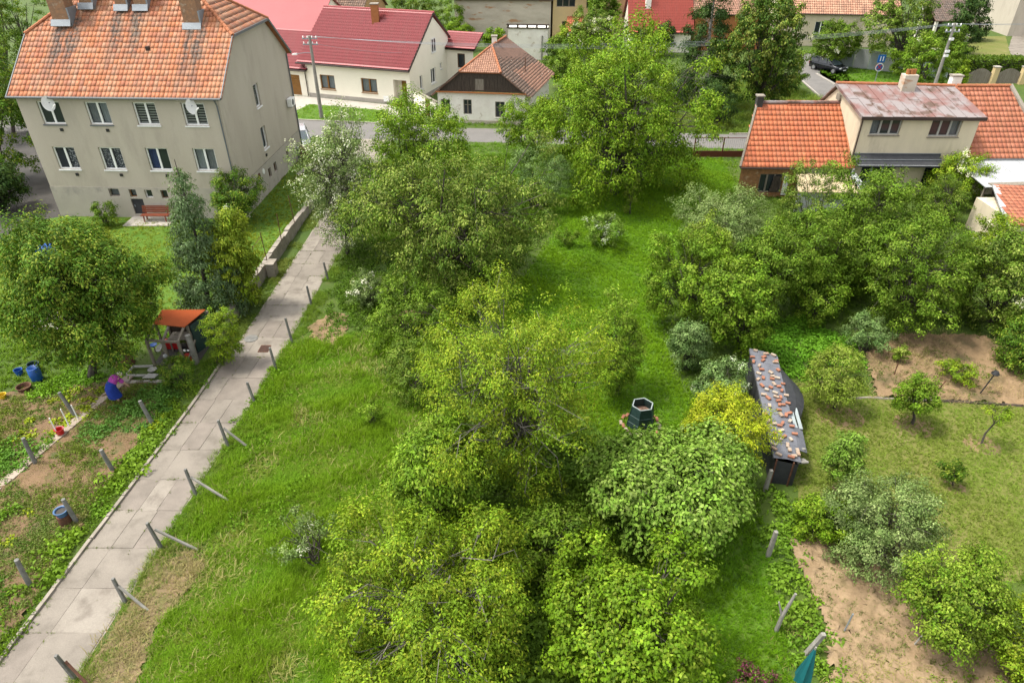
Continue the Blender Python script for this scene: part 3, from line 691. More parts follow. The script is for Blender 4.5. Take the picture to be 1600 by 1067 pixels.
# ------------------------------------------------------------------ right-hand row: barn, two-storey house, red-roofed house
def barn():
    t = thing('brick_barn', 'small rubble brick barn under a bright orange tile roof with a broken window', 'barn', (20.3, 49.8, 0))
    a, b = (16.45, 47.6), (24.15, 47.5); f = Fr(a, b); W = f.L
    op = (1.45, 3.1, .35, 1.75); mb = MB(); facade(mb, f, 0, 4.2, -.1, 2.5, [op], .3); mb.build('wall', M['rubble'], t)
    mb = MB(); facade(mb, f, 4.2, W, -.1, 2.5); mb.build('plastered_wall', M['dirtywall'], t)
    mb = MB(); L = [(16.45, 47.6), (18.25, 51.4), (19.6, 55.0)]
    for i in range(2): mb.quad((*L[i], -.1), (*L[i + 1], -.1), (*L[i + 1], 5.6 if i == 0 else 2.5), (*L[i], 2.5 if i == 0 else 5.6))
    mb.quad((19.6, 55, -.1), (24.5, 55, -.1), (24.5, 55, 2.5), (19.6, 55, 2.5)); mb.build('gable_wall', M['rubble'], t)
    w_ = window(t, f, *op, 3, fm='timber', back=None, inset=.1, sill=None, fw=.08)
    mb = MB(); mb.prism([f.p(2.3, -.05, .4), f.p(2.9, .02, .4), f.p(3.0, .0, 1.6), f.p(2.5, -.05, 1.6)], f.n * .03); mb.build('shutter', M['boards'], w_, True)
    mb = MB(); f.box(mb, 3.2, 3.55, .004, .05, .2, 1.6); mb.build('bare_plaster', M['white'], t)
    A = [(16.25, 47.25, 2.4), (24.2, 47.15, 2.35), (24.25, 51.35, 5.75), (18.05, 51.4, 5.75)]
    r = roofslab(t, A, M['clay']); tiles(r, t, A[0], A[1], A, .30, .43, OR2, M['tileB'], 300, 9, th=.036, gap=.0005, jit=.25)
    roofslab(t, [(24.3, 55.2, 2.4), (19.5, 55.2, 2.4), (18.05, 51.45, 5.73), (24.25, 51.4, 5.73)], M['clay'])
    ridgecaps(t, (18.1, 51.4, 5.8), (24.2, 51.37, 5.8), M['oldtin'], .12)
    mb = MB(); mb.bar((16.2, 47.2, 2.42), (18.0, 51.4, 5.78), .14, .16); mb.build('verge_board', M['timber'], t)
    chimney(t, 18.1, 51.3, 5.5, 6.25, .45, .45, M['darkasphalt'])
    wavegutter(t, (16.2, 47.15, 2.33), (24.2, 47.05, 2.28), 'brownmetal', .05)
    pipe(t, [(24.2, 47.05, 2.3), (24.25, 47.0, 0)], 'whitetin', .09)
barn()
t = thing('lean_to', 'pale flat lean-to with a white edge below the orange barn roof', 'shed', (22.2, 46.0, 0))
mb = MB(); mb.prism([(19.6, 44.6, 1.5), (24.0, 44.4, 1.5), (24.1, 47.1, 1.9), (20.3, 47.2, 1.9)], (0, 0, .07)); mb.build('roof', mat('tan_board', (.50, .41, .26), (.42, .33, .2), 2), t)
mb = MB(); mb.bar((24.15, 44.0, 1.5), (24.25, 47.1, 1.95), .5, .08); mb.build('white_edge', M['whitetin'], t)
for x, y in ((19.9, 44.8), (23.8, 44.6)):
    mb = MB(); mb.bar((x, y, 0), (x, y, 1.5), .12); mb.build('post', M['timber'], t)
mb = MB(); mb.box(19.7, 23.9, 44.7, 44.8, 0, 1.45); mb.build('wall', M['whitetin'], t)

def two_storey():
    t = thing('two_storey_house', 'cream two-storey house with a peeling red and grey sheet roof and dark windows', 'house', (28.3, 50, 0))
    f = Fr((24.28, 48.0), (32.55, 48.0)); W = f.L
    up = [(.80, 2.92, 4.42, 5.62), (4.98, 7.12, 4.30, 5.54)]; lo = [(1.0, 3.4, .9, 2.2), (5.6, 6.6, .6, 2.2)]
    mb = MB(); facade(mb, f, 0, W, -.1, 5.8, up + lo, .16); sd = Fr((32.55, 48.0), (32.55, 54.6)); facade(mb, sd, 0, 6.6, -.1, 5.8)
    l = [(23.8, 54.6), (24.0, 51.8), (24.28, 48.0)]
    mb.poly((*l[2], -.1), (*l[1], -.1), (*l[1], 6.85), (*l[2], 5.8)); mb.poly((*l[1], -.1), (*l[0], -.1), (*l[0], 4.6), (*l[1], 6.85)); mb.build('wall', M['dirtywall'], t)
    for o in up: window(t, f, *o, 3, fm='whiteedge', back=None, sill='timber', fw=.09, backs=('curtain', None, None) if o[0] < 2 else (None, None, 'curtain'))
    for o in lo: window(t, f, *o, 3 if o[0] < 2 else 1, fm='bluegreytin', back=None, sill=None, fw=.08)
    g = Fr((24.02, 51.6), (24.24, 48.5)); mb = MB(); mb.box(23.86, 23.9, 51.2, 51.8, 5.95, 6.35); mb.build('gable_vent', M['timber'], t)
    A = [Vector((24.1, 47.65, 5.78)), Vector((32.75, 47.65, 5.72)), Vector((32.4, 52.0, 6.78)), Vector((23.75, 52.1, 6.95))]
    roofslab(t, A, M['oldtin'], .16, 'roof')
    O, U, V, Nn = roofplane(A[0], A[1], A[3]); n = 12
    for k in range(n):                               # sheets with standing seams
        a, b = A[0].lerp(A[1], k / n), A[0].lerp(A[1], (k + 1) / n); c, d = A[3].lerp(A[2], (k + 1) / n), A[3].lerp(A[2], k / n)
        for u0, u1 in ((0, .52), (.525, 1)):
            mb = MB(); e = .006 + .012 * ((k + (u0 > 0)) % 2); mb.prism([a.lerp(d, u0) + U * .015, b.lerp(c, u0) - U * .015, b.lerp(c, u1) - U * .015, a.lerp(d, u1) + U * .015], Nn * (.012 + e)); mb.build('tin_sheet', M['oldtin'], t)
        mb = MB(); mb.bar(a + Nn * .03, d + Nn * .03, .03, .07); mb.build('seam', M['oldtin'], t)
    roofslab(t, [(32.6, 55, 4.5), (23.6, 55, 4.5), (23.75, 52.1, 6.93), (32.4, 52.05, 6.76)], M['oldtin'], .12)
    ridgecaps(t, A[3] + Vector((0, 0, .06)), A[2] + Vector((0, 0, .06)), M['clay'], .11, .45)
    mb = MB(); mb.bar(A[0] + Vector((0, -.02, -.1)), A[1] + Vector((0, -.02, -.1)), .1, .22); mb.build('fascia', M['brownmetal'], t)
    c = chimney(t, 28.6, 51.4, 6.2, 7.75, .95, .7, M['ruin'], False, 0)
    for dx in (-.22, .05, .25):
        k = MB(); k.lathe([(.13, 0), (.13, .35), (.1, .35), (.1, .05)], (28.6 + dx, 51.4 + .1 * dx, 7.75), 10); k.build('pot', M['orangebrick'], c, True)
    chimney(t, 32.9, 52.9, 6.0, 7.3, .7, .5, M['oldwhite'])
    # low felt roof along the front
    P = [Vector((24.4, 46.9, 2.55)), Vector((30.4, 46.9, 2.5)), Vector((30.6, 47.97, 3.12)), Vector((24.4, 47.97, 3.15))]
    roofslab(t, P, M['felt'], .09, 'porch_roof')
    for k in (.06, .48, .96):
        mb = MB(); a, b = P[0].lerp(P[3], k) + Vector((0, -.02, .03)), P[1].lerp(P[2], k) + Vector((0, -.02, .03)); mb.bar(a, b, .05, .03); mb.build('batten', M['zinc'] if k > .2 else M['whitetin'], t)
    pipe(t, [(24.32, 47.85, 5.7), (24.32, 47.85, 0)], 'brownmetal', .05)
two_storey()

def red_house():
    t = thing('end_house', 'orange tiled house at the right end of the row with a wide stone verge', 'house', (35, 50, 0))
    mb = MB(); f = Fr((32.65, 48.1), (38.2, 48.1)); facade(mb, f, 0, f.L, -.1, 2.95); sd = Fr((38.2, 48.1), (37.2, 55)); facade(mb, sd, 0, sd.L, -.1, 2.95)
    mb.poly((38.2, 48.1, 2.95), (37.2, 55, 2.95), (36.7, 52.2, 6.5)); mb.build('wall', M['dirtywall'], t)
    A = [(32.62, 47.7, 2.85), (38.3, 47.7, 2.85), (36.7, 52.3, 6.72), (32.5, 52.3, 6.72)]
    r = roofslab(t, A, M['clay']); tiles(r, t, A[0], A[1], A, .30, .43, [(.31, .105, .052), (.285, .092, .048), (.335, .118, .065)], M['tileB'], 240, 11, th=.036, gap=.0005, jit=.25)
    roofslab(t, [(38.0, 56.6, 2.9), (32.5, 56.6, 2.9), (32.5, 52.33, 6.7), (36.7, 52.33, 6.7)], M['clay'])
    ridgecaps(t, (32.8, 52.3, 6.77), (36.7, 52.3, 6.77), M['clay'], .11, .4)
    mb = MB(); mb.bar((38.35, 47.6, 2.9), (36.75, 52.4, 6.78), .3, .22); mb.build('verge_coping', M['kerb'], t)
    wavegutter(t, (32.6, 47.6, 2.78), (38.4, 47.6, 2.78), 'gutter')
red_house()
t = thing('flat_canopy', 'white sheet canopy roof in front of the orange end house', 'canopy', (34.5, 45.5, 0))
for k in range(5):
    x0, x1 = 31.4 + k * 1.5, 31.4 + (k + 1) * 1.5 - .03; mb = MB(); mb.prism([(x0, 43.3, 2.35), (x1, 43.3, 2.35), (x1, 47.5, 2.7), (x0, 47.5, 2.7)], (0, 0, .05)); mb.build('roof_sheet', M['whitetin'], t)
mb = MB()
for x in (31.6, 35, 38.6):
    mb.bar((x, 43.6, 0), (x, 43.6, 2.35), .12); mb.bar((x, 47.3, 0), (x, 47.3, 2.66), .12)
mb.build('post', M['timber'], t)
t = thing('low_orange_shed', 'low shed with an orange tile roof beside the white canopy at the right edge', 'shed', (34, 40, 0))
A = [(29.9, 38.0, 2.1), (37.5, 37.0, 2.1), (39, 42.8, 2.75), (31.6, 42.7, 2.75)]
r = roofslab(t, A, M['clay']); tiles(r, t, A[0], A[1], A, .32, .42, [(.31, .10, .05), (.285, .09, .046), (.335, .112, .058)], M['tileB'], 150, 12, th=.036, gap=.0005, jit=.25)
mb = MB(); mb.box(30.4, 38, 38.3, 42.4, 0, 2.05); mb.build('wall', M['dirtywall'], t)
mb = MB(); mb.bar((29.85, 37.9, 2.0), (31.55, 42.7, 2.72), .35, .1); mb.build('verge_board', M['whitetin'], t)
mb = MB(); mb.bar((31.4, 42.95, 2.7), (36, 43.2, 2.75), .55, .06); mb.build('ridge_board', M['timber'], t)

# ------------------------------------------------------------------ houses beyond the street
def back_house(name, label, a, b, depth, eave, ridge, wm, rm, cols, wins=(), tw=.3, te=.4, back_tiles=False, wfm='white', chim=None, mono=False, fill=None):
    f = Fr(a, b); W = f.L; t = thing(name, label, 'house', tuple(f.p(W / 2, -depth / 2, 0)))
    mb = MB(); facade(mb, f, 0, W, -.1, eave, [w_[:4] for w_ in wins], .15)
    h = depth / 2
    for fr in (Fr(tuple(f.p(W, 0, 0))[:2], tuple(f.p(W, -depth, 0))[:2]), Fr(tuple(f.p(0, -depth, 0))[:2], tuple(f.p(0, 0, 0))[:2])):
        facade(mb, fr, 0, depth, -.1, eave); mb.poly(fr.p(0, 0, eave), fr.p(depth, 0, eave), fr.p(h, 0, ridge - .1))
    facade(mb, Fr(tuple(f.p(W, -depth, 0))[:2], tuple(f.p(0, -depth, 0))[:2]), 0, W, -.1, eave); mb.build('wall', wm, t)
    for w_ in wins: window(t, f, *w_[:4], w_[4] if len(w_) > 4 else 2, fm=wfm, back=None, sill=None)
    A = [f.p(-.3, .35, eave - .1), f.p(W + .3, .35, eave - .1), f.p(W + .3, -h, ridge), f.p(-.3, -h, ridge)]
    B = [f.p(W + .3, -depth - .35, eave - .1), f.p(-.3, -depth - .35, eave - .1), A[3], A[2]]
    sm = {M['tileA']: M['clay'], M['tileB']: M['clay'], M['tileC']: M['clayold']}.get(rm, rm); r = roofslab(t, A, sm); roofslab(t, B, sm)
    if cols == 'metal': wavyroof(t, A[0] + Vector((0, 0, .02)), A[1] + Vector((0, 0, .02)), A[3] + Vector((0, 0, .02)), 0, 0, M['redroofm'], .4, .3, .03, cols=((.46, .085, .06),))
    elif cols: tiles(r, t, A[0], A[1], A, tw, te, cols, rm, 0, 3)
    ridgecaps(t, A[3] + Vector((0, 0, .04)), A[2] + Vector((0, 0, .04)), sm if cols != 'metal' else M['redtin'], .12, .9)
    wavegutter(t, f.p(-.3, .42, eave - .12), f.p(W + .3, .42, eave - .12), 'brownmetal')
    if chim: c = f.p(chim[0], -chim[1], 0); chimney(t, c.x, c.y, eave, chim[2], .7, .7, chim[3])
    return t, f
back_house('pink_roof_house', 'long building with a smooth pink-red metal roof behind the grey house', (-46, 87.5), (-22.3, 83.2), 11, 5.2, 8.3, M['cream'], M['redtin'], None)
back_house('pink_roof_wing', 'raised wing with a pink-red metal roof at the top left behind the grey house', (-52, 100), (-27.5, 92.5), 10, 6.8, 10.6, M['orangewall'], M['redtin'], None)
back_house('brown_roof_house', 'orange plastered house with a grey-brown tile roof far behind the pink roof', (-31, 101), (-20, 98.5), 9, 5.0, 8.4, M['orangewall'], M['tileC'], BR1)
back_house('cracked_wall_house', 'long windowless house with a cracked bare plaster wall behind the old cottage', (-8.3, 108.5), (5.6, 108.0), 9, 5.6, 7.6, M['ruin'], M['tileC'], PK1, chim=(9.2, .6, 7.4, M['orangebrick']))
back_house('yellow_house', 'pale yellow house with two wide windows at the top of the picture', (5.9, 108.4), (16.5, 108.6), 8, 6.2, 8.0, M['yellowwall'], M['tileC'], PK1, [(.5, 3.2, 4.5, 5.6, 3), (4.8, 7.2, 4.3, 5.5, 3), (1.4, 2.2, 1.4, 2.6, 1)], wfm='timber')
t = thing('orange_lean_to', 'tiny lean-to with an orange tile roof against the yellow house', 'shed', (9.2, 107, 0))
A = [(7.7, 105.6, 1.7), (10.6, 105.6, 1.7), (10.4, 108.3, 3.2), (8.0, 108.3, 3.2)]; r = roofslab(t, A, M['clay']); tiles(r, t, A[0], A[1], A, .3, .4, OR2, M['tileB'], 0, 2)
mb = MB(); mb.box(7.9, 10.4, 105.9, 108.3, 0, 1.65); mb.build('wall', M['cream'], t)
t = thing('ruined_shed', 'roofless whitewashed shed with dark roof beams left on its top', 'shed', (2.2, 96.5, 0))
f = Fr((-.5, 95.4), (4.6, 95.0)); mb = MB(); f.box(mb, 0, f.L, -3.4, 0, -.1, 3.75); mb.build('wall', M['oldwhite'], t)
mb = MB(); f.box(mb, -.2, f.L + .2, -.25, .15, 3.753, 3.85); f.box(mb, -.2, f.L + .2, -.25, .15, 4.15, 4.28); mb.build('beam', M['boards'], t)
for k in range(5):
    mb = MB(); x = -.1 + k * (f.L - .2) / 4; f.box(mb, x, x + .22, -.2, .1, 3.85, 4.15); mb.build('strut', M['boards'], t)
mb = MB(); p = f.p(4.4, .3, 0); mb.tube([(p.x, p.y, 0), (p.x, p.y, 3.0)], .12, 8); mb.build('pipe', M['palepost'], t)
back_house('red_tile_house', 'house with a bright red metal tile roof behind the big walnut tree', (16.0, 100.0), (24.2, 99.7), 9, 2.6, 7.2, M['cream'], M['redtin'], 'metal', chim=(2.4, 2.6, 7.6, M['oldwhite']))
back_house('bare_brick_house', 'bare orange brick building with an old tile roof beside the spruce', (24.9, 101.0), (34.5, 102.0), 9, 4.6, 7.0, M['orangebrick'], M['tileC'], PK1)
back_house('far_ochre_house', 'ochre house with a pale orange tile roof and one white window behind the parked car', (38.0, 105.0), (53.2, 103.0), 10.5, 4.3, 9.0, M['dirtywall'], M['tileC'], [(.42, .22, .14), (.39, .19, .12), (.45, .25, .16)], [(4.6, 6.2, 1.6, 3.2, 2)])
t = thing('old_carport', 'small dark outbuilding with a mossy tile roof at the top right', 'shed', (63, 108, 0))
A = [(60.3, 106, 3.0), (66, 106, 3.0), (66, 111, 5.6), (60.3, 111, 5.6)]; r = roofslab(t, A, M['clayold']); tiles(r, t, A[0], A[1], A, .3, .4, [(.10, .075, .06), (.13, .09, .07)], M['tileC'], 0, 2)
mb = MB()
for x in (60.6, 65.7): mb.bar((x, 106.3, 0), (x, 106.3, 2.9), .35); mb.bar((x, 110.7, 0), (x, 110.7, 5), .35)
mb.build('post', M['oldwhite'], t); mb = MB(); mb.box(60.7, 65.6, 110, 110.3, 0, 4.6); mb.build('wall', M['boards'], t)
t = thing('garage_building', 'grey concrete garage with a wide dark doorway at the top right corner', 'garage', (83, 117, 0))
f = Fr((75.2, 112.0), (90, 111.0)); mb = MB(); facade(mb, f, 0, f.L, -.1, 6.5, [(3.1, 11.5, 0, 4.2)], .6); lf = Fr((76.3, 124), (75.2, 112.0)); facade(mb, lf, 0, lf.L, -.1, 6.5); mb.build('wall', M['stucco'], t)
mb = MB(); mb.box(76, 91, 122, 122.2, 0, 6.4); mb.box(89.3, 89.5, 111.8, 122, 0, 6.4); mb.build('inner_wall', M['darkasphalt'], t)
mb = MB(); mb.box(75, 91, 110.7, 124.2, 6.5, 6.8); mb.build('roof', M['stucco'], t)

# ------------------------------------------------------------------ path, kerbs, walls
PX = lambda y: float(np.interp(y, [2, 11.4, 23.1, 31.2, 46], [-15.85, -15.0, -13.98, -13.5, -13.0]))   # left edge of the concrete lane
PR = lambda y: float(np.interp(y, [2, 10.9, 23.1, 28, 35.3, 46], [-13.4, -12.62, -11.6, -11.25, -10.95, -10.5]))   # right edge
sheet('path', [(PX(2) - .1, 2), (PR(2) + .05, 2), (PR(11) + .05, 11), (PR(23) + .05, 23), (PR(28) + .05, 28), (PR(35) + .05, 35), (PR(46) + .1, 46), (-10.6, 61.6), (-13.6, 62.0), (PX(46) - .1, 46), (PX(31) - .05, 31), (PX(23) - .05, 23), (PX(11.4) - .05, 11.4)], .01, M['kerb'], .02)
path = bpy.data.objects['path']
rng = random.Random(11); JY = []; y = 3.0
while y < 45:
    y2 = y + rng.uniform(1.45, 1.72); cuts = [0, rng.uniform(.30, .345), rng.uniform(.62, .66), 1.0]
    if rng.random() < .3: cuts.pop(2)
    for k in range(len(cuts) - 1):
        lx = lambda u, yy: PX(yy) + (PR(yy) - PX(yy)) * u; e = .003; j = lambda: rng.uniform(-.012, .012)
        jz = rng.uniform(.008, .022); tl = rng.uniform(-.008, .008)
        a, b = cuts[k] + e * (k > 0), cuts[k + 1] - e * (k < len(cuts) - 2)
        mb = MB(); y0, y1 = y + .006, y2 - .006
        p = [(lx(a, y0), y0 + j(), 0), (lx(b, y0), y0 + j(), 0), (lx(b, y1), y1 + j(), 0), (lx(a, y1), y1 + j(), 0)]
        zz = [.012 + jz + tl, .012 + jz - tl, .012 + jz + tl * .5, .012 + jz - tl]
        mb.hexa([(*q[:2], .002) for q in p] + [(q[0], q[1], z) for q, z in zip(p, zz)])
        o = mb.build('concrete_slab', M[rng.choice(['concrete', 'concrete', 'concrete2', 'concrete3'])] if 'concrete2' in M else M['concrete'], path, True)
    y = y2; JY.append(y)
y = 3.0
while y < 27.5:                                       # kerb stones on the garden side
    y2 = y + 1.0; mb = MB(); d = rng.uniform(-.02, .02); mb.hexa([(PX(y) - .16 + d, y + .01, 0), (PX(y) - .04 + d, y + .01, 0), (PX(y2) - .04 + d, y2 - .01, 0), (PX(y2) - .16 + d, y2 - .01, 0)] + [(PX(y) - .16 + d, y + .01, .10 + d), (PX(y) - .04 + d, y + .01, .10 + d), (PX(y2) - .04 + d, y2 - .01, .10), (PX(y2) - .16 + d, y2 - .01, .10)])
    mb.build('kerb_stone', M['kerb'], path, True); y = y2
mb = MB(); mb.tube([(-13.15, 28.7, .03), (-13.15, 28.7, .05)], .33, 24); tag(mb.build('manhole_cover', M['post']), 'round concrete manhole cover set in the lane', 'manhole cover')
mb = MB(); mb.box(-12.45, -11.95, 27.5, 28.1, .02, .046); t = tag(mb.build('drain_frame', M['rust']), 'square brown drain grate set in the lane', 'drain')
for k in range(6):
    mb = MB(); mb.box(-12.41 + k * .075, -12.37 + k * .075, 27.55, 28.05, .046, .058); mb.build('bar', M['brownmetal'], t, True)

t = thing('retaining_wall', 'crumbling grey concrete retaining wall with rusty posts beside the lane', 'wall', (-14.5, 38, 0))
rng = random.Random(5); P0, P1 = Vector((-14.62, 29.6, 0)), Vector((-14.2, 45.6, 0)); n = 20
for k in range(n):
    a, b = P0.lerp(P1, k / n), P0.lerp(P1, (k + 1) / n); h = .78 + rng.uniform(-.05, .05) - (.12 if k > 16 else 0); mb = MB(); g = .012
    mb.hexa([(a.x - .17, a.y + g, 0), (a.x + .17, a.y + g, 0), (b.x + .17, b.y - g, 0), (b.x - .17, b.y - g, 0), (a.x - .15, a.y + g, h), (a.x + .13 + rng.uniform(-.02, .02), a.y + g, h), (b.x + .13, b.y - g, h + rng.uniform(-.03, .03)), (b.x - .15, b.y - g, h)])
    mb.build('wall_block', M['wallstone'], t)
mb = MB(); mb.box(-14.2, -13.75, 35.1, 35.75, 0, .85); mb.build('pier', M['wallstone'], t); mb = MB(); mb.box(-14.23, -13.72, 35.05, 35.8, .853, .92); mb.build('pier_cap', M['kerb'], t)
for k, (yy, hh, dx) in enumerate(((34.2, 1.7, .05), (35.9, 1.75, -.04), (38.6, 1.7, .03), (41.4, 1.8, -.06), (44.3, 1.6, .04))):
    mb = MB(); x = -14.55 + (yy - 29.6) * .026 + .05; mb.tube([(x, yy, .4), (x + dx, yy + dx, .8 + hh)], .025, 6); mb.build('iron_post', M['rust'], t)
for zz in (1.2, 2.3):
    mb = MB(); mb.tube([(-14.38, 34.2, zz), (-14.4, 35.9, zz)], .015, 5); mb.build('rail', M['rust'], t)
sheet('yard_lawn', [(-33, 29.2), (-14.75, 29.2), (-14.35, 45.6), (-14.6, 60), (-18.2, 60.5), (-18.2, 43.7), (-31, 44.1), (-33, 43)], .014, M['drylawn'] if False else M['lawn'], .05)
t = thing('garden_bench', 'red-brown slatted bench on a concrete slab by the cellar door of the grey house', 'bench', (-24.1, 43.15, .08))
for k in range(4):
    mb = MB(); mb.box(-25.05, -23.2, 42.92 + k * .11, 43.01 + k * .11, .50, .535); mb.build('seat_slat', M['redbench'], t)
for k in range(4):
    mb = MB(); z = .60 + k * .11; yb = 43.38 + k * .035; mb.box(-25.05, -23.2, yb, yb + .03, z, z + .09); mb.build('back_slat', M['redbench'], t)
for x in (-24.85, -23.4):
    mb = MB(); mb.bar((x, 42.95, .08), (x, 42.97, .50), .06); mb.build('leg', M['redbench'], t); mb = MB(); mb.bar((x, 43.33, .08), (x, 43.5, 1.02), .06); mb.build('leg', M['redbench'], t)
mb = MB(); mb.box(-26.1, -23.0, 42.35, 43.9, 0, .08); tag(mb.build('concrete_step', M['paving'], bevel=.02), 'pale concrete slab under the red-brown bench', 'slab')
for x, m, lab in ((-18.0, 'binblue', 'grey-blue wheeled bin at the far corner of the grey house'), (-17.25, 'binbrown', 'brown wheeled bin at the far corner of the grey house')):
    t = thing('wheeled_bin', lab, 'bin', (x, 55.9, 0), 'bins by the grey house')
    mb = MB(); mb.hexa([(x - .24, 55.65, .08), (x + .24, 55.65, .08), (x + .24, 56.1, .08), (x - .24, 56.1, .08), (x - .3, 55.55, 1.0), (x + .3, 55.55, 1.0), (x + .3, 56.2, 1.0), (x - .3, 56.2, 1.0)]); mb.build('body', M[m], t)
    mb = MB(); mb.hexa([(x - .32, 55.52, 1.003), (x + .32, 55.52, 1.003), (x + .32, 56.24, 1.003), (x - .32, 56.24, 1.003), (x - .28, 55.6, 1.07), (x + .28, 55.6, 1.07), (x + .28, 56.2, 1.12), (x - .28, 56.2, 1.12)]); mb.build('lid', M[m], t)
    for dx in (-.25, .25):
        mb = MB(); mb.tube([(x + dx - .03, 56.15, .1), (x + dx + .03, 56.15, .1)], .1, 10); mb.build('wheel', M['rubber'], t)
for k, (a, b) in enumerate((((-16.9, 52.2), (-16.5, 54.7)), ((-15.9, 53.0), (-15.6, 55.0)))):
    mb = MB(); mb.bar((*a, .03), (*b, .03), .35, .06); tag(mb.build('path_slab', M['paving']), ('longer' if k == 0 else 'shorter') + ' pale concrete strip lying in the lawn beside the grey house', 'slab')

# ------------------------------------------------------------------ foliage
def crown_arrays(rng, c, r, rz, nl, ll, lw, cols, clump=.45, blob=.42, nb=20, droop=.3, up=.7, shape='round', tipmix=.35, flowers=0, fcol=(.75, .75, .6), inner=.10, lpt=66, gap=.0):
    c = np.array(c); nl = int(nl * 1.8); ll, lw = ll * .77, lw * .80; nt = max(8, int(nl / lpt)); r, rz = r * 1.0, rz * 1.0
    if shape == 'round':
        k = np.arange(nb) + .5; ph = np.arccos(1 - 2 * k / nb); th = math.pi * (1 + 5 ** .5) * k + rng.uniform(0, 6)
        d = np.stack([np.cos(th) * np.sin(ph), np.sin(th) * np.sin(ph), np.cos(ph)], 1) + rng.normal(0, .16, (nb, 3))
        rad = rng.uniform(.60, 1.10, nb); br = rng.uniform(.62, 1.28, nb) * blob; o_ = rng.random(nb) < .22; rad[o_] = rng.uniform(1.2, 1.4, o_.sum()); br[o_] *= .6; rad = rad[:, None]; clump *= .60
        bc = d * (1 - blob) * rad                      # unit-space blob centres
        bi = rng.choice(nb, nt * 4, p=br ** 2 / (br ** 2).sum()); u = rng.normal(size=(nt * 4, 3)); u /= np.linalg.norm(u, axis=1)[:, None]
        q = bc[bi] + u * (br[bi] * np.clip(rng.normal(.95, .15, nt * 4), .5, 1.35))[:, None]
        dist = np.linalg.norm(q[:, None, :] - bc[None], axis=2) / br[None]; dist[np.arange(len(q)), bi] = 9
        ok = (dist.min(1) > .88) | (rng.random(len(q)) < inner)
        ok &= ~((u[:, 2] < -.55) & (rng.random(len(q)) < .6))
        q, u, bi = q[ok][:nt], u[ok][:nt], bi[ok][:nt]
        out = q / np.maximum(np.linalg.norm(q, axis=1)[:, None], .05) * .5 + u * .6
        tip = c + q * np.array([r, r, rz]); hubs = c + bc * np.array([r, r, rz]) * .8
    else:                                              # conifer: whorls of drooping sprays round a cone
        t = 1 - np.sqrt(rng.random(nt)); lay = 10 if shape == 'tier' else 26
        t = np.clip((np.floor(t * lay) + rng.normal(.5, .14 if shape == 'tier' else .35, nt)) / lay, 0, 1)
        th = rng.uniform(0, 6.283, nt)
        if shape == 'tier': th = (np.floor(th / 1.05) + rng.normal(.5, .13, nt)) * 1.05 + np.floor(t * lay) * 1.1
        prof = np.where(t < .12, .6 + t * 3.3, (1 - t) / .88) ** .72
        rr = r * prof * (rng.uniform(.3, 1.0, nt) ** .4 if shape == 'tier' else rng.uniform(.72, 1.06, nt)) * (1 + .15 * np.sin(th * 3 + t * 9))
        z = c[2] - rz + 2 * rz * t - rr * .18 - (.12 * r if shape != 'tier' else .3 * rr * .3)
        tip = np.stack([c[0] + rr * np.cos(th), c[1] + rr * np.sin(th), z], 1)
        out = np.stack([np.cos(th), np.sin(th), np.full(nt, .25)], 1); hubs = np.stack([np.full(12, c[0]), np.full(12, c[1]), np.linspace(c[2] - rz, c[2] + rz * .8, 12)], 1); bi = np.minimum((t * 12).astype(int), 11)
    if gap: 
        keep = (np.sin(tip[:, 0] * 2.3 + 1) * np.sin(tip[:, 1] * 2.1 + 2) * np.sin(tip[:, 2] * 2.6)) > -1 + gap * 1.3; tip, out, bi = tip[keep], out[keep], bi[keep]
    ok = tip[:, 2] > .12; tip, out, bi = tip[ok], out[ok], bi[ok]; nt = len(tip)
    n = nt * lpt; ti = np.repeat(np.arange(nt), lpt)
    sp = rng.normal(size=(n, 3)) * clump * np.array([.46, .46, .28]) + out[ti] * rng.normal(-.15, .42, (n, 1)) * clump
    P = tip[ti] + sp; P[:, 2] -= droop * .5 * clump * (np.linalg.norm(sp[:, :2], axis=1) / clump) ** 2
    P[:, 2] = np.maximum(P[:, 2], .04)
    nrm = np.array([0, 0, 1.0]) * up * .7 + out[ti] * .45 + sp / clump * .95 + rng.normal(0, .36, (n, 3)); nrm /= np.linalg.norm(nrm, axis=1)[:, None]
    d = sp / (np.linalg.norm(sp, axis=1)[:, None] + .01) * .7 + out[ti] * .5 + rng.normal(0, .5, (n, 3)) + np.array([0, 0, -droop])
    d -= nrm * (d * nrm).sum(1)[:, None]; d /= np.linalg.norm(d, axis=1)[:, None] + 1e-6; s = np.cross(nrm, d)
    L = ll * rng.uniform(.7, 1.25, n)[:, None]; Wd = lw * rng.uniform(.75, 1.2, n)[:, None]
    mid = P + d * L * .45 + nrm * Wd * .22
    V = np.stack([P, mid - s * Wd * .5, P + d * L - nrm * L * .10, mid + s * Wd * .5], 1); V[:, [1, 3]] -= 0
    cols = np.array(cols); tc = rng.random(nt); a = tc[ti]
    base = cols[0] * (1 - a[:, None]) + cols[1] * a[:, None]
    m = rng.random(n) < tipmix * (a * 1.2); base[m] = cols[2] if len(cols) > 2 else base[m]
    base = base * rng.uniform(.72, 1.28, (n, 1)) * (.66 + .68 * rng.random(nt))[ti][:, None]
    if flowers:
        fl = rng.random(nt) < flowers; fm = fl[ti] & (rng.random(n) < .65); base[fm] = np.array(fcol) * rng.uniform(.8, 1.1, (fm.sum(), 1))
    return V, base, tip, hubs, bi

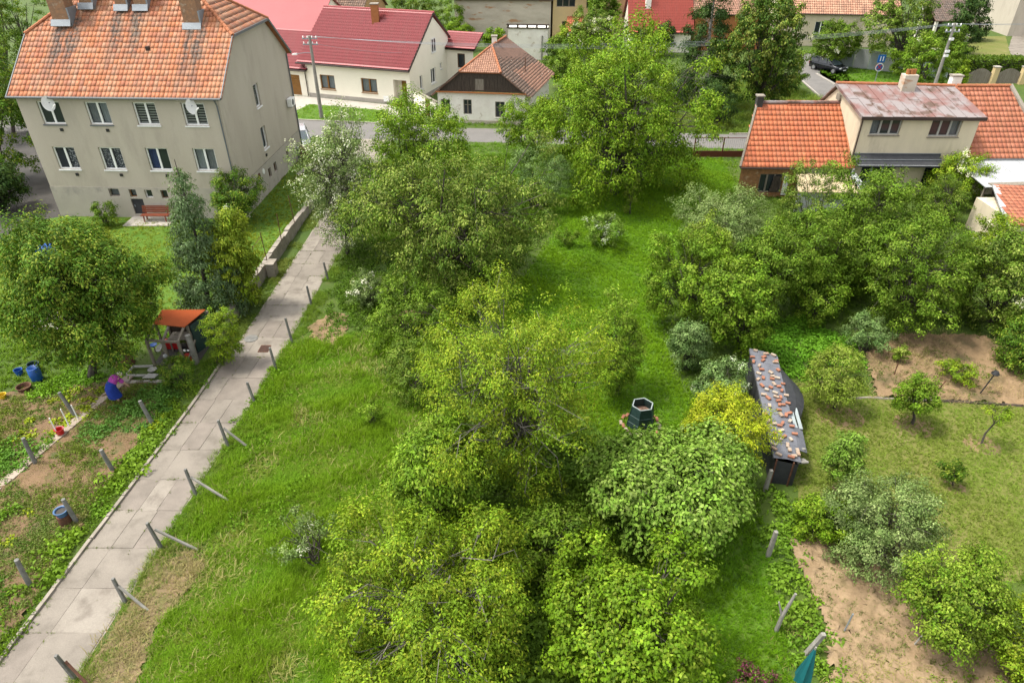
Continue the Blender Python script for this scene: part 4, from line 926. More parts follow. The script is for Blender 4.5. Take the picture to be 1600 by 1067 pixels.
def tree(name, label, cat, base, X, zc, r, rz, nl, ll, lw, cols, seed=1, group=None, bark='bark', tr=.14, twigs=.25, Yc=None, multi=1, **kw):
    """trunk with limbs and twigs that reach the leaf clumps; crown of single leaves"""
    rng = np.random.default_rng(seed); bx, by = base; Yc = by if Yc is None else Yc
    t = thing(name, label, cat, (bx, by, 0), group)
    V, col, tip, hubs, bi = crown_arrays(rng, (X, Yc, zc), r, rz, nl, ll, lw, cols, **kw)
    n = len(V); F = np.arange(n * 4).reshape(n, 4)
    V = V.reshape(-1, 3) - np.array([bx, by, 0])
    o = bpy.data.objects.new('crown', np_mesh('crown', V, F, M['leaf'], np.repeat(col, 4, 0))); COL.objects.link(o); o.parent = t
    mb = MB(); B = Vector((bx, by, -.05)); C = Vector((X, Yc, zc)); con = kw.get('shape', 'round') != 'round'
    if con:
        mb.tube([B, Vector((X, Yc, zc)), Vector((X, Yc, zc + rz * .96))], [tr, tr * .6, .015], 8)
    else:
        fork = B.lerp(C, .42) + Vector((rng.uniform(-.1, .1) * r, rng.uniform(-.1, .1) * r, 0)); fork.z = max(.25, (zc - rz) * .5 + zc * .28)
        if multi == 1: mb.tube([B, B.lerp(fork, .5) + Vector((rng.uniform(-.08, .08), rng.uniform(-.08, .08), 0)), fork], [tr * 1.25, tr, tr * .8], 8)
        for h in hubs:
            h = Vector(h); s = fork if multi == 1 else B + Vector((rng.uniform(-.2, .2) * r, rng.uniform(-.2, .2) * r, 0))
            m_ = s.lerp(h, .5) + Vector((rng.uniform(-.1, .1) * r, rng.uniform(-.1, .1) * r, -.06 * r)); m_.z = max(m_.z, .1); h.z = max(h.z, .15)
            mb.tube([s, m_, h], [tr * .55, tr * .33, tr * .12], 5, False)
    if twigs:
        k = np.nonzero(rng.random(len(tip)) < twigs)[0]
        for i in k[:900]:
            h = Vector(hubs[bi[i] % len(hubs)]).lerp(C, rng.uniform(0, .55)) + Vector(rng.normal(0, .05 * r, 3)); e = Vector(tip[i]); h.z = max(h.z, .15)
            m_ = h.lerp(e, .55) + Vector(rng.normal(0, .10 * r, 3)); m_.z = max(m_.z, .08)
            mb.tube([h, m_, e], [max(.012, tr * .10), max(.010, tr * .07), .006], 3, False)
    mb.build('trunk', M[bark], t)
    return t

C_ = dict(
    deep=[(.045, .095, .009), (.072, .128, .012), (.18, .215, .035)],
    dark=[(.058, .128, .009), (.088, .165, .012), (.19, .24, .026)], bright=[(0.094, 0.180, 0.007), (0.139, 0.236, 0.010), (0.185, 0.261, 0.020)],
    yell=[(0.119, 0.205, 0.010), (0.172, 0.259, 0.012), (0.227, 0.279, 0.020)], pale=[(0.113, 0.211, 0.022), (0.164, 0.261, 0.034), (0.206, 0.288, 0.060)],
    mid=[(0.071, 0.137, 0.008), (0.108, 0.184, 0.012), (0.151, 0.216, 0.025)], grey=[(.11, .172, .045), (.16, .225, .066), (.22, .275, .10)], bluegrey=[(.092, .165, .045), (.145, .225, .065), (.20, .28, .10)],
    gold=[(.23, .30, .011), (.32, .37, .015), (.38, .39, .028)], linden=[(.070, .128, .012), (.115, .185, .016), (.21, .26, .05)], conif=[(.08, .138, .05), (.125, .19, .08), (.165, .225, .11)],
    darkcon=[(0.026, 0.059, 0.011), (0.040, 0.080, 0.016), (0.062, 0.101, 0.018)], goldcon=[(.14, .215, .014), (.22, .29, .02), (.28, .33, .03)], wal=[(0.088, 0.171, 0.009), (0.130, 0.218, 0.012), (0.176, 0.248, 0.025)],
    yelgreen=[(0.133, 0.204, 0.018), (0.177, 0.242, 0.026), (0.222, 0.265, 0.053)],
)
def TR(name, label, cat, base, X, zc, r, rz, nl, ll, c, seed, **kw):
    lw = kw.pop('lw', ll * .5)
    return tree(name, label, cat, base, X, zc, r, rz, nl, ll, lw, C_[c], seed, **kw)

# near and middle trees --------------------------------------------------------------------
TR('cherry_tree', 'broad dark green cherry tree with drooping leaves left of the pergola', 'tree', (-19.6, 25.6), -18.4, 4.5, 3.25, 3.5, 34000, .17, 'dark', 1, clump=.55, droop=.8, nb=26, blob=.36, tr=.17, tipmix=.5)
TR('blue_spruce', 'tall blue-green spruce in front of the grey house', 'tree', (-16.2, 31.4), -15.85, 4.3, 1.7, 4.2, 15000, .22, 'conif', 2, shape='cone', clump=.30, droop=.9, lw=.07, twigs=0, tr=.13, up=.45)
TR('golden_thuja', 'yellow-green conifer standing against the right side of the blue spruce', 'tree', (-14.8, 31.6), -14.45, 2.75, 1.25, 2.6, 9000, .20, 'goldcon', 3, clump=.36, droop=1.3, lw=.07, twigs=0, tr=.1, up=.45, nb=16, blob=.4)
TR('rose_bush', 'round glossy dark shrub with small white flowers at the corner of the grey house', 'shrub', (-18.6, 43.0), -18.3, 1.95, 1.8, 1.75, 6500, .16, 'dark', 4, flowers=.03, multi=5, tr=.08)
TR('corner_shrub', 'small thin green shrub against the front wall of the grey house', 'shrub', (-27.3, 42.4), -27.1, 1.0, .75, .9, 1300, .15, 'mid', 5, multi=3, tr=.05, clump=.3)
TR('forsythia_bush', 'yellow-green rounded bush between the pergola and the lane', 'shrub', (-13.95, 26.5), -13.5, 1.5, .88, 1.45, 5500, .10, 'yell', 6, multi=5, tr=.05, clump=.26, nb=16)
TR('blossom_tree', 'slender tree with pale silvery blossom leaning over the lane', 'tree', (-10.2, 38.2), -10.0, 4.6, 2.75, 4.6, 15000, .15, 'grey', 7, flowers=.30, fcol=(.60, .62, .46), clump=.42, blob=.33, nb=26, twigs=.5, tr=.11, inner=.3, gap=.35, lpt=22)
TR('acacia_tree', 'fresh light green tree behind the blossom tree in front of the street', 'tree', (-6.9, 44.4), -6.1, 4.5, 3.7, 3.9, 15000, .20, 'bright', 8, clump=.6, droop=.5, nb=22, blob=.38, tr=.16)
TR('linden_tree', 'huge dull green tree with pale leaf tips in the middle of the gardens', 'tree', (-3.7, 34.2), -2.9, 4.4, 5.1, 4.1, 33000, .20, 'linden', 9, clump=.62, droop=.9, nb=34, blob=.31, tr=.24, tipmix=.6, lw=.085)
TR('white_flower_shrub', 'low shrub dotted with white flowers at the foot of the huge dull green tree', 'shrub', (-7.9, 32.3), -7.5, .85, 1.35, 1.2, 4200, .13, 'grey', 10, flowers=.14, multi=5, tr=.05, clump=.3)
TR('willow_shrub', 'grey-green rounded willow shrub left of the big walnut', 'shrub', (1.7, 45.5), 1.85, 2.25, 2.3, 2.15, 9000, .16, 'bluegrey', 11, clump=.4, multi=5, tr=.08, lw=.05, twigs=.1)
TR('young_ash_tree', 'small light green tree in front of the old cottage', 'tree', (.8, 56.1), 1.2, 2.5, 2.6, 2.3, 7500, .2, 'bright', 12, tr=.1, clump=.5)
TR('walnut_tree', 'biggest rounded bright green walnut tree in front of the street', 'tree', (7.5, 48.2), 7.6, 5.7, 5.95, 5.5, 34000, .24, 'bright', 13, lpt=44, clump=.72, nb=40, blob=.30, droop=.45, tr=.28, tipmix=.5)
TR('lime_sapling', 'thin bright sapling standing in the lawn below the big walnut', 'tree', (8.2, 44.4), 8.1, 1.95, .55, 1.65, 1500, .17, 'yelgreen', 14, tr=.04, clump=.3, nb=9)
TR('silver_shrub', 'small silvery pale shrub alone on the lawn', 'shrub', (5.7, 39.3), 5.72, 1.25, 1.4, 1.1, 3600, .15, 'pale', 15, flowers=.16, fcol=(.42, .48, .32), tr=.05, clump=.32, gap=.5)
TR('seedling_bush', 'low thin green bush left of the silvery shrub on the lawn', 'shrub', (3.5, 39.5), 3.53, .6, .7, .55, 900, .13, 'mid', 16, multi=4, tr=.03, clump=.28)
TR('willow_tree', 'large yellow-green tree with bare grey twigs in the centre of the picture', 'tree', (.4, 18.9), .12, 4.4, 3.55, 3.85, 36000, .135, 'yell', 17, clump=.50, nb=32, blob=.32, droop=.6, tr=.22, twigs=.22, bark='greybark', lw=.052, inner=.2, gap=.25, tipmix=.5)
TR('hazel_bush', 'dull green hazel bush between the lane field and the central tree', 'shrub', (-5.1, 28.1), -4.7, 1.6, 2.25, 1.55, 8500, .14, 'mid', 18, multi=6, tr=.07, clump=.42, nb=18)
TR('dogwood_bush', 'darker low bush on the left side of the central yellow-green tree', 'shrub', (-4.2, 24.6), -4.2, 1.25, 1.75, 1.45, 6500, .13, 'linden', 19, multi=6, tr=.06, clump=.36, tipmix=.2)
TR('walnut_tree', 'yellowish walnut tree at the bottom edge left of centre', 'tree', (-2.7, 12.0), -1.95, 2.5, 3.25, 1.95, 30000, .145, 'yell', 20, clump=.46, nb=30, blob=.33, droop=.6, tr=.2, twigs=.2, bark='greybark', lw=.06, gap=.2, tipmix=.4)
TR('walnut_tree', 'mid green walnut tree between the field and the central tree', 'tree', (-2.3, 16.4), -2.5, 2.6, 1.9, 2.3, 13000, .18, 'wal', 21, clump=.45, nb=22, droop=.8, tr=.13, lw=.08)
TR('plum_tree', 'brightest fresh green plum tree at the bottom edge in the middle', 'tree', (3.6, 11.6), 3.45, 1.75, 2.65, 1.65, 21000, .15, 'bright', 22, clump=.40, nb=26, blob=.33, droop=.3, tr=.14, lw=.10)
TR('elder_bush', 'shaded mid green bush in the gap between the central tree and the plum tree', 'shrub', (1.9, 15.2), 1.5, 1.1, 1.8, 1.1, 9000, .16, 'mid', 23, multi=6, tr=.07, clump=.4)
TR('fig_tree', 'broad pale green tree with large leaves right of the central tree', 'tree', (5.5, 16.4), 5.2, 2.1, 2.5, 1.55, 18000, .20, 'pale', 24, clump=.46, nb=24, blob=.34, tr=.13, lw=.12, lpt=40, droop=.45, up=.8)
TR('fig_tree', 'paler grey-green large-leaved tree behind the broad pale one beside the bin', 'tree', (7.3, 17.9), 7.3, 1.95, 1.4, 1.3, 7500, .18, 'pale', 25, clump=.42, nb=18, tr=.1, lw=.13, lpt=36, droop=.45, up=.9)
TR('golden_shrub', 'vivid yellow shrub touching the brick-weighted shed', 'shrub', (8.7, 19.9), 8.2, 2.15, 1.65, 1.45, 9500, .13, 'gold', 26, clump=.36, nb=20, multi=4, tr=.06, lw=.055, droop=.6, gap=.3)
TR('olive_shrub', 'grey-green shrub between the golden shrub and the far end of the shed', 'shrub', (9.2, 23.6), 9.1, 1.15, 1.2, 1.05, 4200, .14, 'bluegrey', 27, multi=4, tr=.06, clump=.32, flowers=.05, fcol=(.5, .55, .4))
TR('apple_tree', 'small upright green tree on the lawn right of the central tree', 'tree', (4.7, 24.2), 4.46, 2.55, 1.35, 2.2, 7500, .15, 'wal', 28, clump=.38, nb=18, droop=.9, tr=.09, tipmix=.6, lw=.06)
TR('elaeagnus_shrub', 'pale grey-green spreading shrub below the brick barn', 'shrub', (13.4, 37.2), 12.4, 2.4, 2.8, 2.2, 14000, .16, 'grey', 29, clump=.5, nb=24, multi=7, tr=.1, lw=.06)
TR('maple_bush', 'olive green bushy tree at the right side of the lawn', 'tree', (8.9, 29.3), 8.6, 3.1, 2.2, 2.8, 12000, .16, 'wal', 30, clump=.42, nb=24, blob=.34, tr=.11)
TR('laburnum_tree', 'yellow-green tree top rising among the shrubs right of the lawn', 'tree', (10.2, 31.5), 9.9, 3.7, 1.15, 1.9, 5500, .16, 'yelgreen', 31, clump=.38, tr=.09, droop=.8)
TR('smoke_bush', 'blue-grey shrub low at the right side of the lawn', 'shrub', (8.3, 26.2), 8.2, 1.4, 1.05, 1.3, 5000, .13, 'bluegrey', 32, clump=.32, multi=5, tr=.06)
TR('acer_tree', 'light grey-green young maple behind the far end of the shed', 'tree', (11.1, 27.2), 10.5, 2.75, 1.65, 2.6, 9000, .16, 'wal', 33, clump=.42, nb=20, tr=.1, lw=.11)
TR('maple_tree', 'green tree behind the young maple left of the dark garden trees', 'tree', (13.5, 30.5), 13.0, 2.9, 1.9, 2.6, 9000, .17, 'mid', 34, clump=.45, tr=.1)
TR('lilac_bush', 'thin dull green bush with seed heads in front of the pale lean-to', 'shrub', (19.4, 40.5), 18.6, 2.6, 1.9, 2.6, 6500, .15, 'linden', 35, clump=.42, multi=5, tr=.08, gap=.5)
TR('pear_tree', 'leftmost of the three dense dark green garden trees below the two-storey house', 'tree', (17.3, 32.6), 15.8, 2.8, 2.55, 2.8, 13500, .17, 'mid', 36, clump=.46, nb=24, blob=.36, tr=.13)
TR('quince_tree', 'middle and tallest of the three dense dark green garden trees below the two-storey house', 'tree', (21.6, 35.5), 20.5, 3.2, 3.2, 3.4, 17000, .18, 'mid', 37, clump=.5, nb=26, blob=.35, tr=.15)
TR('medlar_tree', 'rightmost of the three dense dark green garden trees, above the bare soil bank', 'tree', (20.3, 29.6), 19.7, 3.3, 2.75, 3.0, 14000, .16, 'mid', 38, clump=.46, nb=26, blob=.35, tr=.13, twigs=.4)
TR('hazel_bush', 'dark filling bush between the leftmost and middle dense garden trees', 'shrub', (18.6, 33.2), 18.4, 2.0, 2.0, 2.0, 6000, .17, 'mid', 371, clump=.45, multi=5, tr=.08)
TR('hazel_bush', 'green bush between the nettle patch and the dense garden trees', 'shrub', (15.9, 30.6), 15.7, 1.5, 1.7, 1.5, 5000, .15, 'wal', 372, clump=.42, multi=5, tr=.07)
TR('hazel_bush', 'green bush behind the bare bank near the right edge', 'shrub', (22.8, 31.6), 22.6, 2.3, 2.1, 2.3, 6500, .17, 'mid', 373, clump=.45, multi=5, tr=.08)
TR('olive_bush', 'brownish olive bush in front of the ground floor of the two-storey house', 'shrub', (29.7, 43.0), 28.9, 1.8, 1.6, 1.6, 5500, .15, 'linden', 39, clump=.38, multi=5, tr=.08, lw=.05, twigs=.4, tipmix=.2)
TR('elder_tree', 'elder with white flower plates beside the white canopy', 'tree', (32.4, 46.6), 31.5, 2.0, 2.0, 1.9, 6000, .18, 'yell', 40, clump=.45, flowers=.05, fcol=(.75, .74, .55), tr=.1)
TR('elder_tree', 'elder with white flower plates at the lower edge of the low orange shed', 'tree', (28.5, 36.0), 28.2, 1.7, 1.5, 1.7, 5000, .17, 'yell', 41, clump=.42, flowers=.05, fcol=(.75, .74, .55), tr=.1)
TR('ivy_mass', 'dark ivy thicket with pale flower heads along the right edge', 'shrub', (25.4, 30.2), 24.6, 2.2, 2.1, 3.5, 14000, .17, 'linden', 42, clump=.45, nb=26, multi=6, tr=.08, flowers=.015, fcol=(.7, .7, .5))
TR('ivy_mass', 'lower dark thicket at the right edge below the larger ivy thicket', 'shrub', (24.2, 26.2), 24.0, 1.3, 1.5, 1.6, 7000, .14, 'dark', 43, clump=.4, multi=5, tr=.07)
TR('peach_tree', 'roundest pale yellow-green orchard tree beside the shed', 'tree', (14.1, 23.2), 13.65, 1.85, 1.3, 1.3, 6500, .13, 'yelgreen', 44, group='young orchard trees', clump=.34, tr=.07, lw=.05)
TR('orchard_apple_tree', 'dark trunked green orchard tree standing in a ring of bare soil', 'tree', (17.0, 22.2), 16.7, 1.55, .85, 1.05, 3600, .13, 'wal', 45, group='young orchard trees', clump=.28, nb=14, tr=.06)
TR('orchard_plum_tree', 'orchard tree with a narrow green crown left of the grey willow bush', 'tree', (12.6, 18.4), 12.25, 1.7, .80, 1.15, 3600, .13, 'pale', 46, group='young orchard trees', clump=.28, nb=14, tr=.05)
TR('orchard_sapling', 'smallest dark leafy orchard tree', 'tree', (16.8, 18.6), 16.5, .85, .42, .62, 900, .12, 'dark', 47, group='young orchard trees', clump=.22, nb=9, tr=.03)
TR('bare_sapling', 'thin leaning sapling with a sparse flat crown in a ring of pale soil', 'tree', (19.2, 20.9), 19.35, 1.6, .62, .32, 420, .11, 'yell', 48, group='young orchard trees', clump=.25, nb=8, tr=.035, twigs=.9)
TR('grey_willow_bush', 'wide grey-green willow bush between the orchard and the sandy plot', 'shrub', (12.9, 15.6), 12.3, 1.45, 2.0, 1.35, 13000, .12, 'grey', 49, clump=.38, nb=24, multi=7, tr=.07, lw=.055)
TR('privet_tree', 'yellow-tipped bush at the right edge beside the sandy plot', 'shrub', (13.0, 12.3), 12.95, 1.9, 1.5, 1.8, 13000, .12, 'wal', 50, clump=.34, nb=26, blob=.34, multi=6, tr=.07, tipmix=.9)
TR('privet_tree', 'lower yellow-tipped bush in the bottom right corner', 'shrub', (14.7, 10.8), 14.6, 1.6, 1.5, 1.6, 10000, .12, 'yell', 501, clump=.34, nb=22, multi=6, tr=.07)
TR('currant_bush', 'green fruit bush at the top left corner of the sandy plot', 'shrub', (10.9, 16.1), 10.75, .9, 1.05, .8, 5200, .12, 'bright', 51, clump=.3, multi=6, tr=.04)
TR('bank_bush', 'small grey-green bush at the left end of the bare soil bank', 'shrub', (17.3, 27.7), 17.2, 1.0, 1.2, .85, 3600, .12, 'bluegrey', 52, clump=.3, multi=5, tr=.05, gap=.3)
TR('bank_sapling', 'thin bright yellow-green shoot on the bare soil bank', 'shrub', (18.5, 26.6), 18.4, .65, .32, .65, 500, .14, 'yelgreen', 53, clump=.2, nb=7, tr=.02)
TR('bramble_bush', 'yellow-green bramble in the middle of the bare soil bank', 'shrub', (20.6, 25.2), 20.5, .5, .95, .5, 1500, .12, 'yell', 54, clump=.25, multi=5, tr=.02)
TR('field_plum', 'sparse grey thorn shrub with white flowers in the tall grass', 'shrub', (-6.6, 15.2), -6.9, .95, 1.25, .8, 1900, .11, 'grey', 55, clump=.3, multi=4, tr=.07, flowers=.05, gap=.7, twigs=.7)
TR('field_shrub', 'small thin green shrub at the edge of the tall grass', 'shrub', (-6.0, 22.2), -5.9, .7, .5, .5, 600, .11, 'wal', 56, clump=.22, multi=3, tr=.03, twigs=.6)
TR('pergola_shrub', 'dark feathery green shrub at the foot of the pergola', 'shrub', (-15.2, 25.0), -15.2, .7, .85, .65, 2600, .16, 'dark', 57, clump=.28, multi=5, tr=.03, lw=.03, droop=.1)
TR('purple_shrub', 'low purple-leaved shrub at the bottom edge', 'shrub', (6.7, 10.7), 6.6, .4, .65, .4, 1400, .11, 'mid', 58, clump=.25, multi=4, tr=.02, flowers=.5, fcol=(.14, .04, .06))

# trees beyond the street -----------------------------------------------------------------
TR('spruce_tree', 'layered dark spruce with a pale bare trunk left of the broad dark tree', 'tree', (20.2, 73.0), 19.5, 7.2, 3.3, 7.2, 13000, .40, 'darkcon', 60, shape='tier', lpt=34, clump=.45, droop=.6, lw=.10, bark='palebark', tr=.22, up=.5)
TR('hornbeam_tree', 'tall broad dark tree with pale leaf tips between the spruce and the parked car', 'tree', (24.5, 68.0), 23.5, 6.7, 4.3, 5.9, 15000, .32, 'deep', 61, clump=.62, nb=36, blob=.29, tr=.25, droop=1.0, tipmix=.5)
TR('dark_shrub', 'dark drooping shrub under the spruce', 'shrub', (19.6, 65.5), 19.3, 2.2, 2.1, 2.0, 5000, .25, 'darkcon', 62, clump=.5, multi=5, tr=.08, lw=.08)
TR('poplar_tree', 'dull green tree behind the elder at the top right', 'tree', (47.5, 86.5), 45.2, 5.9, 4.0, 4.6, 6500, .34, 'linden', 63, clump=.7, nb=26, tr=.2)
TR('flowering_elder', 'wide green elder with pale flower heads left of the utility pole', 'tree', (44.4, 77.0), 43.6, 3.4, 3.0, 2.6, 7000, .27, 'wal', 64, clump=.55, flowers=.03, tr=.15, nb=24)
TR('flowering_lilac', 'green shrub with white flower heads behind the parked car', 'shrub', (40.5, 89.5), 39.3, 3.3, 2.8, 2.9, 8000, .28, 'mid', 65, clump=.55, flowers=.05, tr=.12)
TR('small_thuja', 'small pointed bright thuja behind the end house roof', 'tree', (50.6, 79.4), 49.9, 1.8, .8, 1.8, 2200, .25, 'yell', 66, shape='cone', clump=.28, twigs=0, tr=.06)
TR('dark_cypress', 'dark dense cypress left of the far lawn', 'tree', (61.3, 99.0), 59.7, 4.6, 2.4, 4.4, 5000, .35, 'darkcon', 67, shape='cone', clump=.5, twigs=0, tr=.15)
TR('dark_cypress', 'dark cypress standing behind the far lawn beside the garage', 'tree', (69.5, 109), 67.6, 4.2, 2.2, 4.3, 4000, .38, 'darkcon', 68, shape='cone', clump=.5, twigs=0, tr=.15)
TR('grey_cypress', 'dark green shrub behind the utility pole', 'tree', (52.5, 86), 51.4, 3.0, 2.4, 3.0, 5000, .3, 'mid', 69, clump=.5, tr=.12)
TR('elder_hedge', 'pale flowering elder left of the red metal tile roof', 'tree', (11.5, 95.0), 10.4, 3.4, 2.9, 3.1, 7000, .3, 'linden', 70, clump=.55, flowers=.22, fcol=(.45, .46, .30), tr=.12)
TR('ivy_tree', 'dense green tree behind the flowering elder at the top', 'tree', (13.2, 105.4), 13.0, 4.2, 2.4, 4.0, 6000, .34, 'mid', 71, clump=.55, tr=.12)
for k, (b, X, zc, r, rz, c, lab) in enumerate((
    ((-25, 118), -23.6, 4.0, 6.8, 4.2, 'mid', 'wide green tree mass left of the red roof ridge at the top'), ((-15.5, 112), -15.4, 4.4, 4.6, 4.4, 'linden', 'dull green tree behind the red roof ridge'),
    ((-9.8, 105), -9.6, 3.6, 3.4, 3.6, 'mid', 'green tree behind the gable of the cream house'), ((-7.6, 101), -7.5, 2.2, 2.2, 1.9, 'bright', 'bright green bush in front of the cracked plaster wall'),
    ((-2.3, 102.5), -2.4, 1.5, 1.7, 1.4, 'bright', 'small light bush between the cracked wall and the ruined shed'), ((5.8, 90.5), 6.2, 2.0, 2.4, 2.1, 'mid', 'flowering bush right of the ruined shed'),
    ((8.2, 99.5), 8.0, 2.2, 2.2, 1.9, 'yell', 'yellow-green bush in front of the yellow house'), ((17.6, 97.0), 17.5, 2.0, 1.6, 1.8, 'mid', 'small green tree in front of the red metal tile roof'),
    ((20.4, 97.4), 20.3, 2.2, 1.5, 2.2, 'darkcon', 'small dark conifer in front of the red metal tile roof'), ((6.5, 79.5), 6.0, 2.2, 2.3, 2.2, 'mid', 'green bush with pale flowers behind the cottage annex'),
    ((8.5, 72), 8.2, 1.9, 2.2, 1.9, 'mid', 'green bush between the cottage and the big walnut'), ((29, 78), 29, 2.5, 3.2, 2.5, 'mid', 'dark bush behind the broad dark tree by the street'))):
    TR('garden_tree', lab, 'tree', b, X, zc, r, rz, int(900 * r + 900), .3, c, 80 + k, clump=.55, tr=.1, flowers=.04 if k in (5, 9) else 0, nb=18)
for k, (b, X, zc, r, rz, c, n, lab) in enumerate((
    ((-55, 76.6), -53.5, 7.5, 4.6, 7.2, 'dark', 10000, 'tall dark tree at the top left corner'), ((-40, 50.5), -38.6, 5.2, 3.6, 5.3, 'dark', 14000, 'dark green tree filling the left edge beside the grey house'),
    ((-35.6, 45.0), -35.4, 1.9, 1.9, 1.9, 'darkcon', 6000, 'low dark shrub beside the left wall of the grey house'), ((-46, 63), -45.5, 5.5, 4.2, 5.4, 'mid', 10000, 'brighter green tree behind the dark one at the left edge'),
    ((-35.8, 53.5), -35.6, 3.2, 2.0, 3.2, 'dark', 7000, 'slim dark tree close to the left wall of the grey house'), ((-40, 78), -39, 5, 3.4, 5, 'darkcon', 6000, 'dark tree rising left of the grey house roof'),
    ((-64, 95), -63, 6, 5, 6, 'mid', 6000, 'green tree far at the top left'), ((-38.5, 40.5), -38.2, 2.2, 2.4, 2.3, 'dark', 8000, 'dark bush at the left edge below the tall trees'))):
    TR('dark_tree', lab, 'tree', b, X, zc, r, rz, int(n * .65), .26, c, 120 + k, clump=.6, tr=.16, nb=24)

# ------------------------------------------------------------------ posts, poles, wires
def post_mesh(m, w, h, seed):
    rng = random.Random(seed); mb = MB(); a, b = w / 2, w * .42
    mb.hexa([(-a, -a, -.1), (a, -a, -.1), (a, a, -.1), (-a, a, -.1), (-b, -b, h), (b, -b, h), (b, b, h), (-b, b, h)])
    return mb
ORD = ['nearest', 'second nearest', 'third nearest', 'fourth nearest', 'fifth nearest', 'sixth nearest', 'seventh nearest', 'eighth nearest', 'ninth nearest', 'farthest']
for k, (x, y, h, br) in enumerate(((-12.55, 10.95, 1.3, (-11.7, 10.5)), (-12.32, 13.5, 1.15, (-11.4, 13.15)), (-12.05, 15.6, 1.4, (-10.8, 15.55)), (-11.84, 18.1, 1.32, (-10.43, 17.75)), (-11.55, 20.75, 1.4, (-10.65, 20.65)), (-11.34, 23.55, 1.2, None), (-11.1, 26.0, 1.35, None), (-10.98, 28.35, 1.45, None), (-10.95, 32.1, 1.15, None), (-10.66, 34.9, 1.15, None))):
    t = thing('fence_post', ORD[k] + ' concrete fence post on the field side of the lane' + (', with a slanted brace' if br else ''), 'fence post', (x, y, 0), 'fence posts along the lane')
    o = post_mesh(M['post'], .105, h, k).build('post', M['post'], t, True, bevel=.012); o.rotation_euler = (random.Random(k).uniform(-.05, .05), random.Random(k + 9).uniform(-.09, -.03), 0)
    if br:
        mb = MB(); mb.bar((.03, 0, h * .72), (br[0] - x, br[1] - y, .03), .07); mb.build('brace', M['rust'] if k == 0 else M['palepost'], t, True)
for k, (x, y, h, lx, lab) in enumerate(((-18.76, 22.66, 1.3, -.28, 'leaning grey post at the yellow lettuces by the white stakes'), (-15.19, 22.1, 1.3, -.2, 'leaning grey post at the edge of the potato bed'), (-15.56, 19.37, 1.1, -.14, 'grey post at the end of the bare soil beside the yellow-green weeds'),
        (-18.8, 19.75, 1.35, .0, 'thin dark post in the leafy bed at the left edge'), (-15.62, 16.8, 1.15, -.1, 'grey post beside the blue pot'), (-15.7, 14.1, 1.3, .04, 'nearest grey post on the garden side of the lane'))):
    t = thing('garden_post', lab, 'post', (x, y, 0), 'old posts in the vegetable garden')
    mb = MB(); mb.tube([(0, 0, -.05), (lx * .5, 0, h * .5), (lx, .02, h)], [.085, .08, .072], 9); mb.build('post', M['post'], t, True)
for k, (x, y, h) in enumerate(((-18.65, 21.38, 1.0), (-18.68, 21.95, 1.0), (-18.72, 22.4, .85))):
    mb = MB(); mb.tube([(0, 0, 0), (-.03, 0, h)], .022, 6); o = mb.build('white_stake', M['white']); o.location = (x - .15 + .18 * k, y, 0); tag(o, ('nearest', 'middle', 'farthest')[k] + ' of three thin white stakes at the yellow lettuces', 'stake', 'white stakes')
for k, (x, y, h, tx, lab) in enumerate(((9.56, 18.35, 1.05, .03, 'pale post standing at the near corner of the brick-weighted shed'), (8.72, 15.3, 1.25, .02, 'pale concrete post half covered by weeds left of the sandy plot'), (8.75, 11.75, 1.0, .28, 'grey leaning post at the lower left corner of the sandy plot'))):
    t = thing('concrete_post', lab, 'post', (x, y, 0), 'posts along the plot boundary')
    mb = MB(); mb.hexa([(-.07, -.07, -.05), (.07, -.07, -.05), (.07, .07, -.05), (-.07, .07, -.05), (-.06 + tx, -.06, h), (.06 + tx, -.06, h), (.06 + tx, .06, h), (-.06 + tx, .06, h)]); mb.build('post', M['palepost'], t, True, bevel=.01)
t = thing('forked_post', 'weathered forked branch post at the edge of the lawn left of the sandy plot', 'post', (8.1, 12.5, 0))
mb = MB(); mb.tube([(0, 0, -.05), (.03, 0, .8), (.22, .05, 1.75)], [.07, .06, .04], 7); mb.tube([(.03, 0, .7), (-.16, .1, 1.3)], [.045, .025], 6); mb.build('post', M['palepost'], t, True)
for k, (x, y, h, dx, m, lab) in enumerate(((10.15, 12.45, .9, .05, 'zinc', 'thin grey stake at the weedy edge of the sandy plot'), (12.05, 12.0, .75, .18, 'palepost', 'thin leaning stake in the middle of the sandy plot'), (20.95, 24.2, 1.2, .34, 'black', None), (17.8, 25.6, .7, .0, 'rust', 'rusty iron stake at the left foot of the bare bank'), (19.2, 24.4, .6, .2, 'rust', 'short rusty iron stake on the bare bank behind the dark trunked orchard tree'))):
    if lab is None: continue
    mb = MB(); mb.tube([(0, 0, 0), (dx, .02, h)], .025, 6); o = mb.build('stake', M[m]); o.location = (x, y, 0); tag(o, lab, 'stake')
t = thing('garden_lamp', 'black lamp on a leaning pole at the foot of the bare bank', 'lamp', (20.95, 24.15, 0))
mb = MB(); mb.tube([(0, 0, 0), (.30, .05, 1.15)], .03, 6); mb.build('pole', M['black'], t, True)
mb = MB(); mb.lathe([(.0, 1.30), (.10, 1.28), (.17, 1.16), (.16, 1.13), (.05, 1.12)], (.32, .05, 0), 12); mb.build('head', M['black'], t, True)
mb = MB(); mb.tube([(14.8, 23.9, .0), (16, 23.95, .02), (17.4, 23.8, .01), (18.6, 23.75, .02)], .06, 6); tag(mb.build('bank_kerb', M['kerb']), 'low left stone edging at the foot of the bare bank', 'edging')
mb = MB(); mb.tube([(18.7, 23.75, .02), (20.2, 23.6, .03), (21.8, 23.45, .01), (23.5, 23.2, .02)], .07, 6); tag(mb.build('bank_kerb', M['boards']), 'low right edging beam at the foot of the bare bank', 'edging')

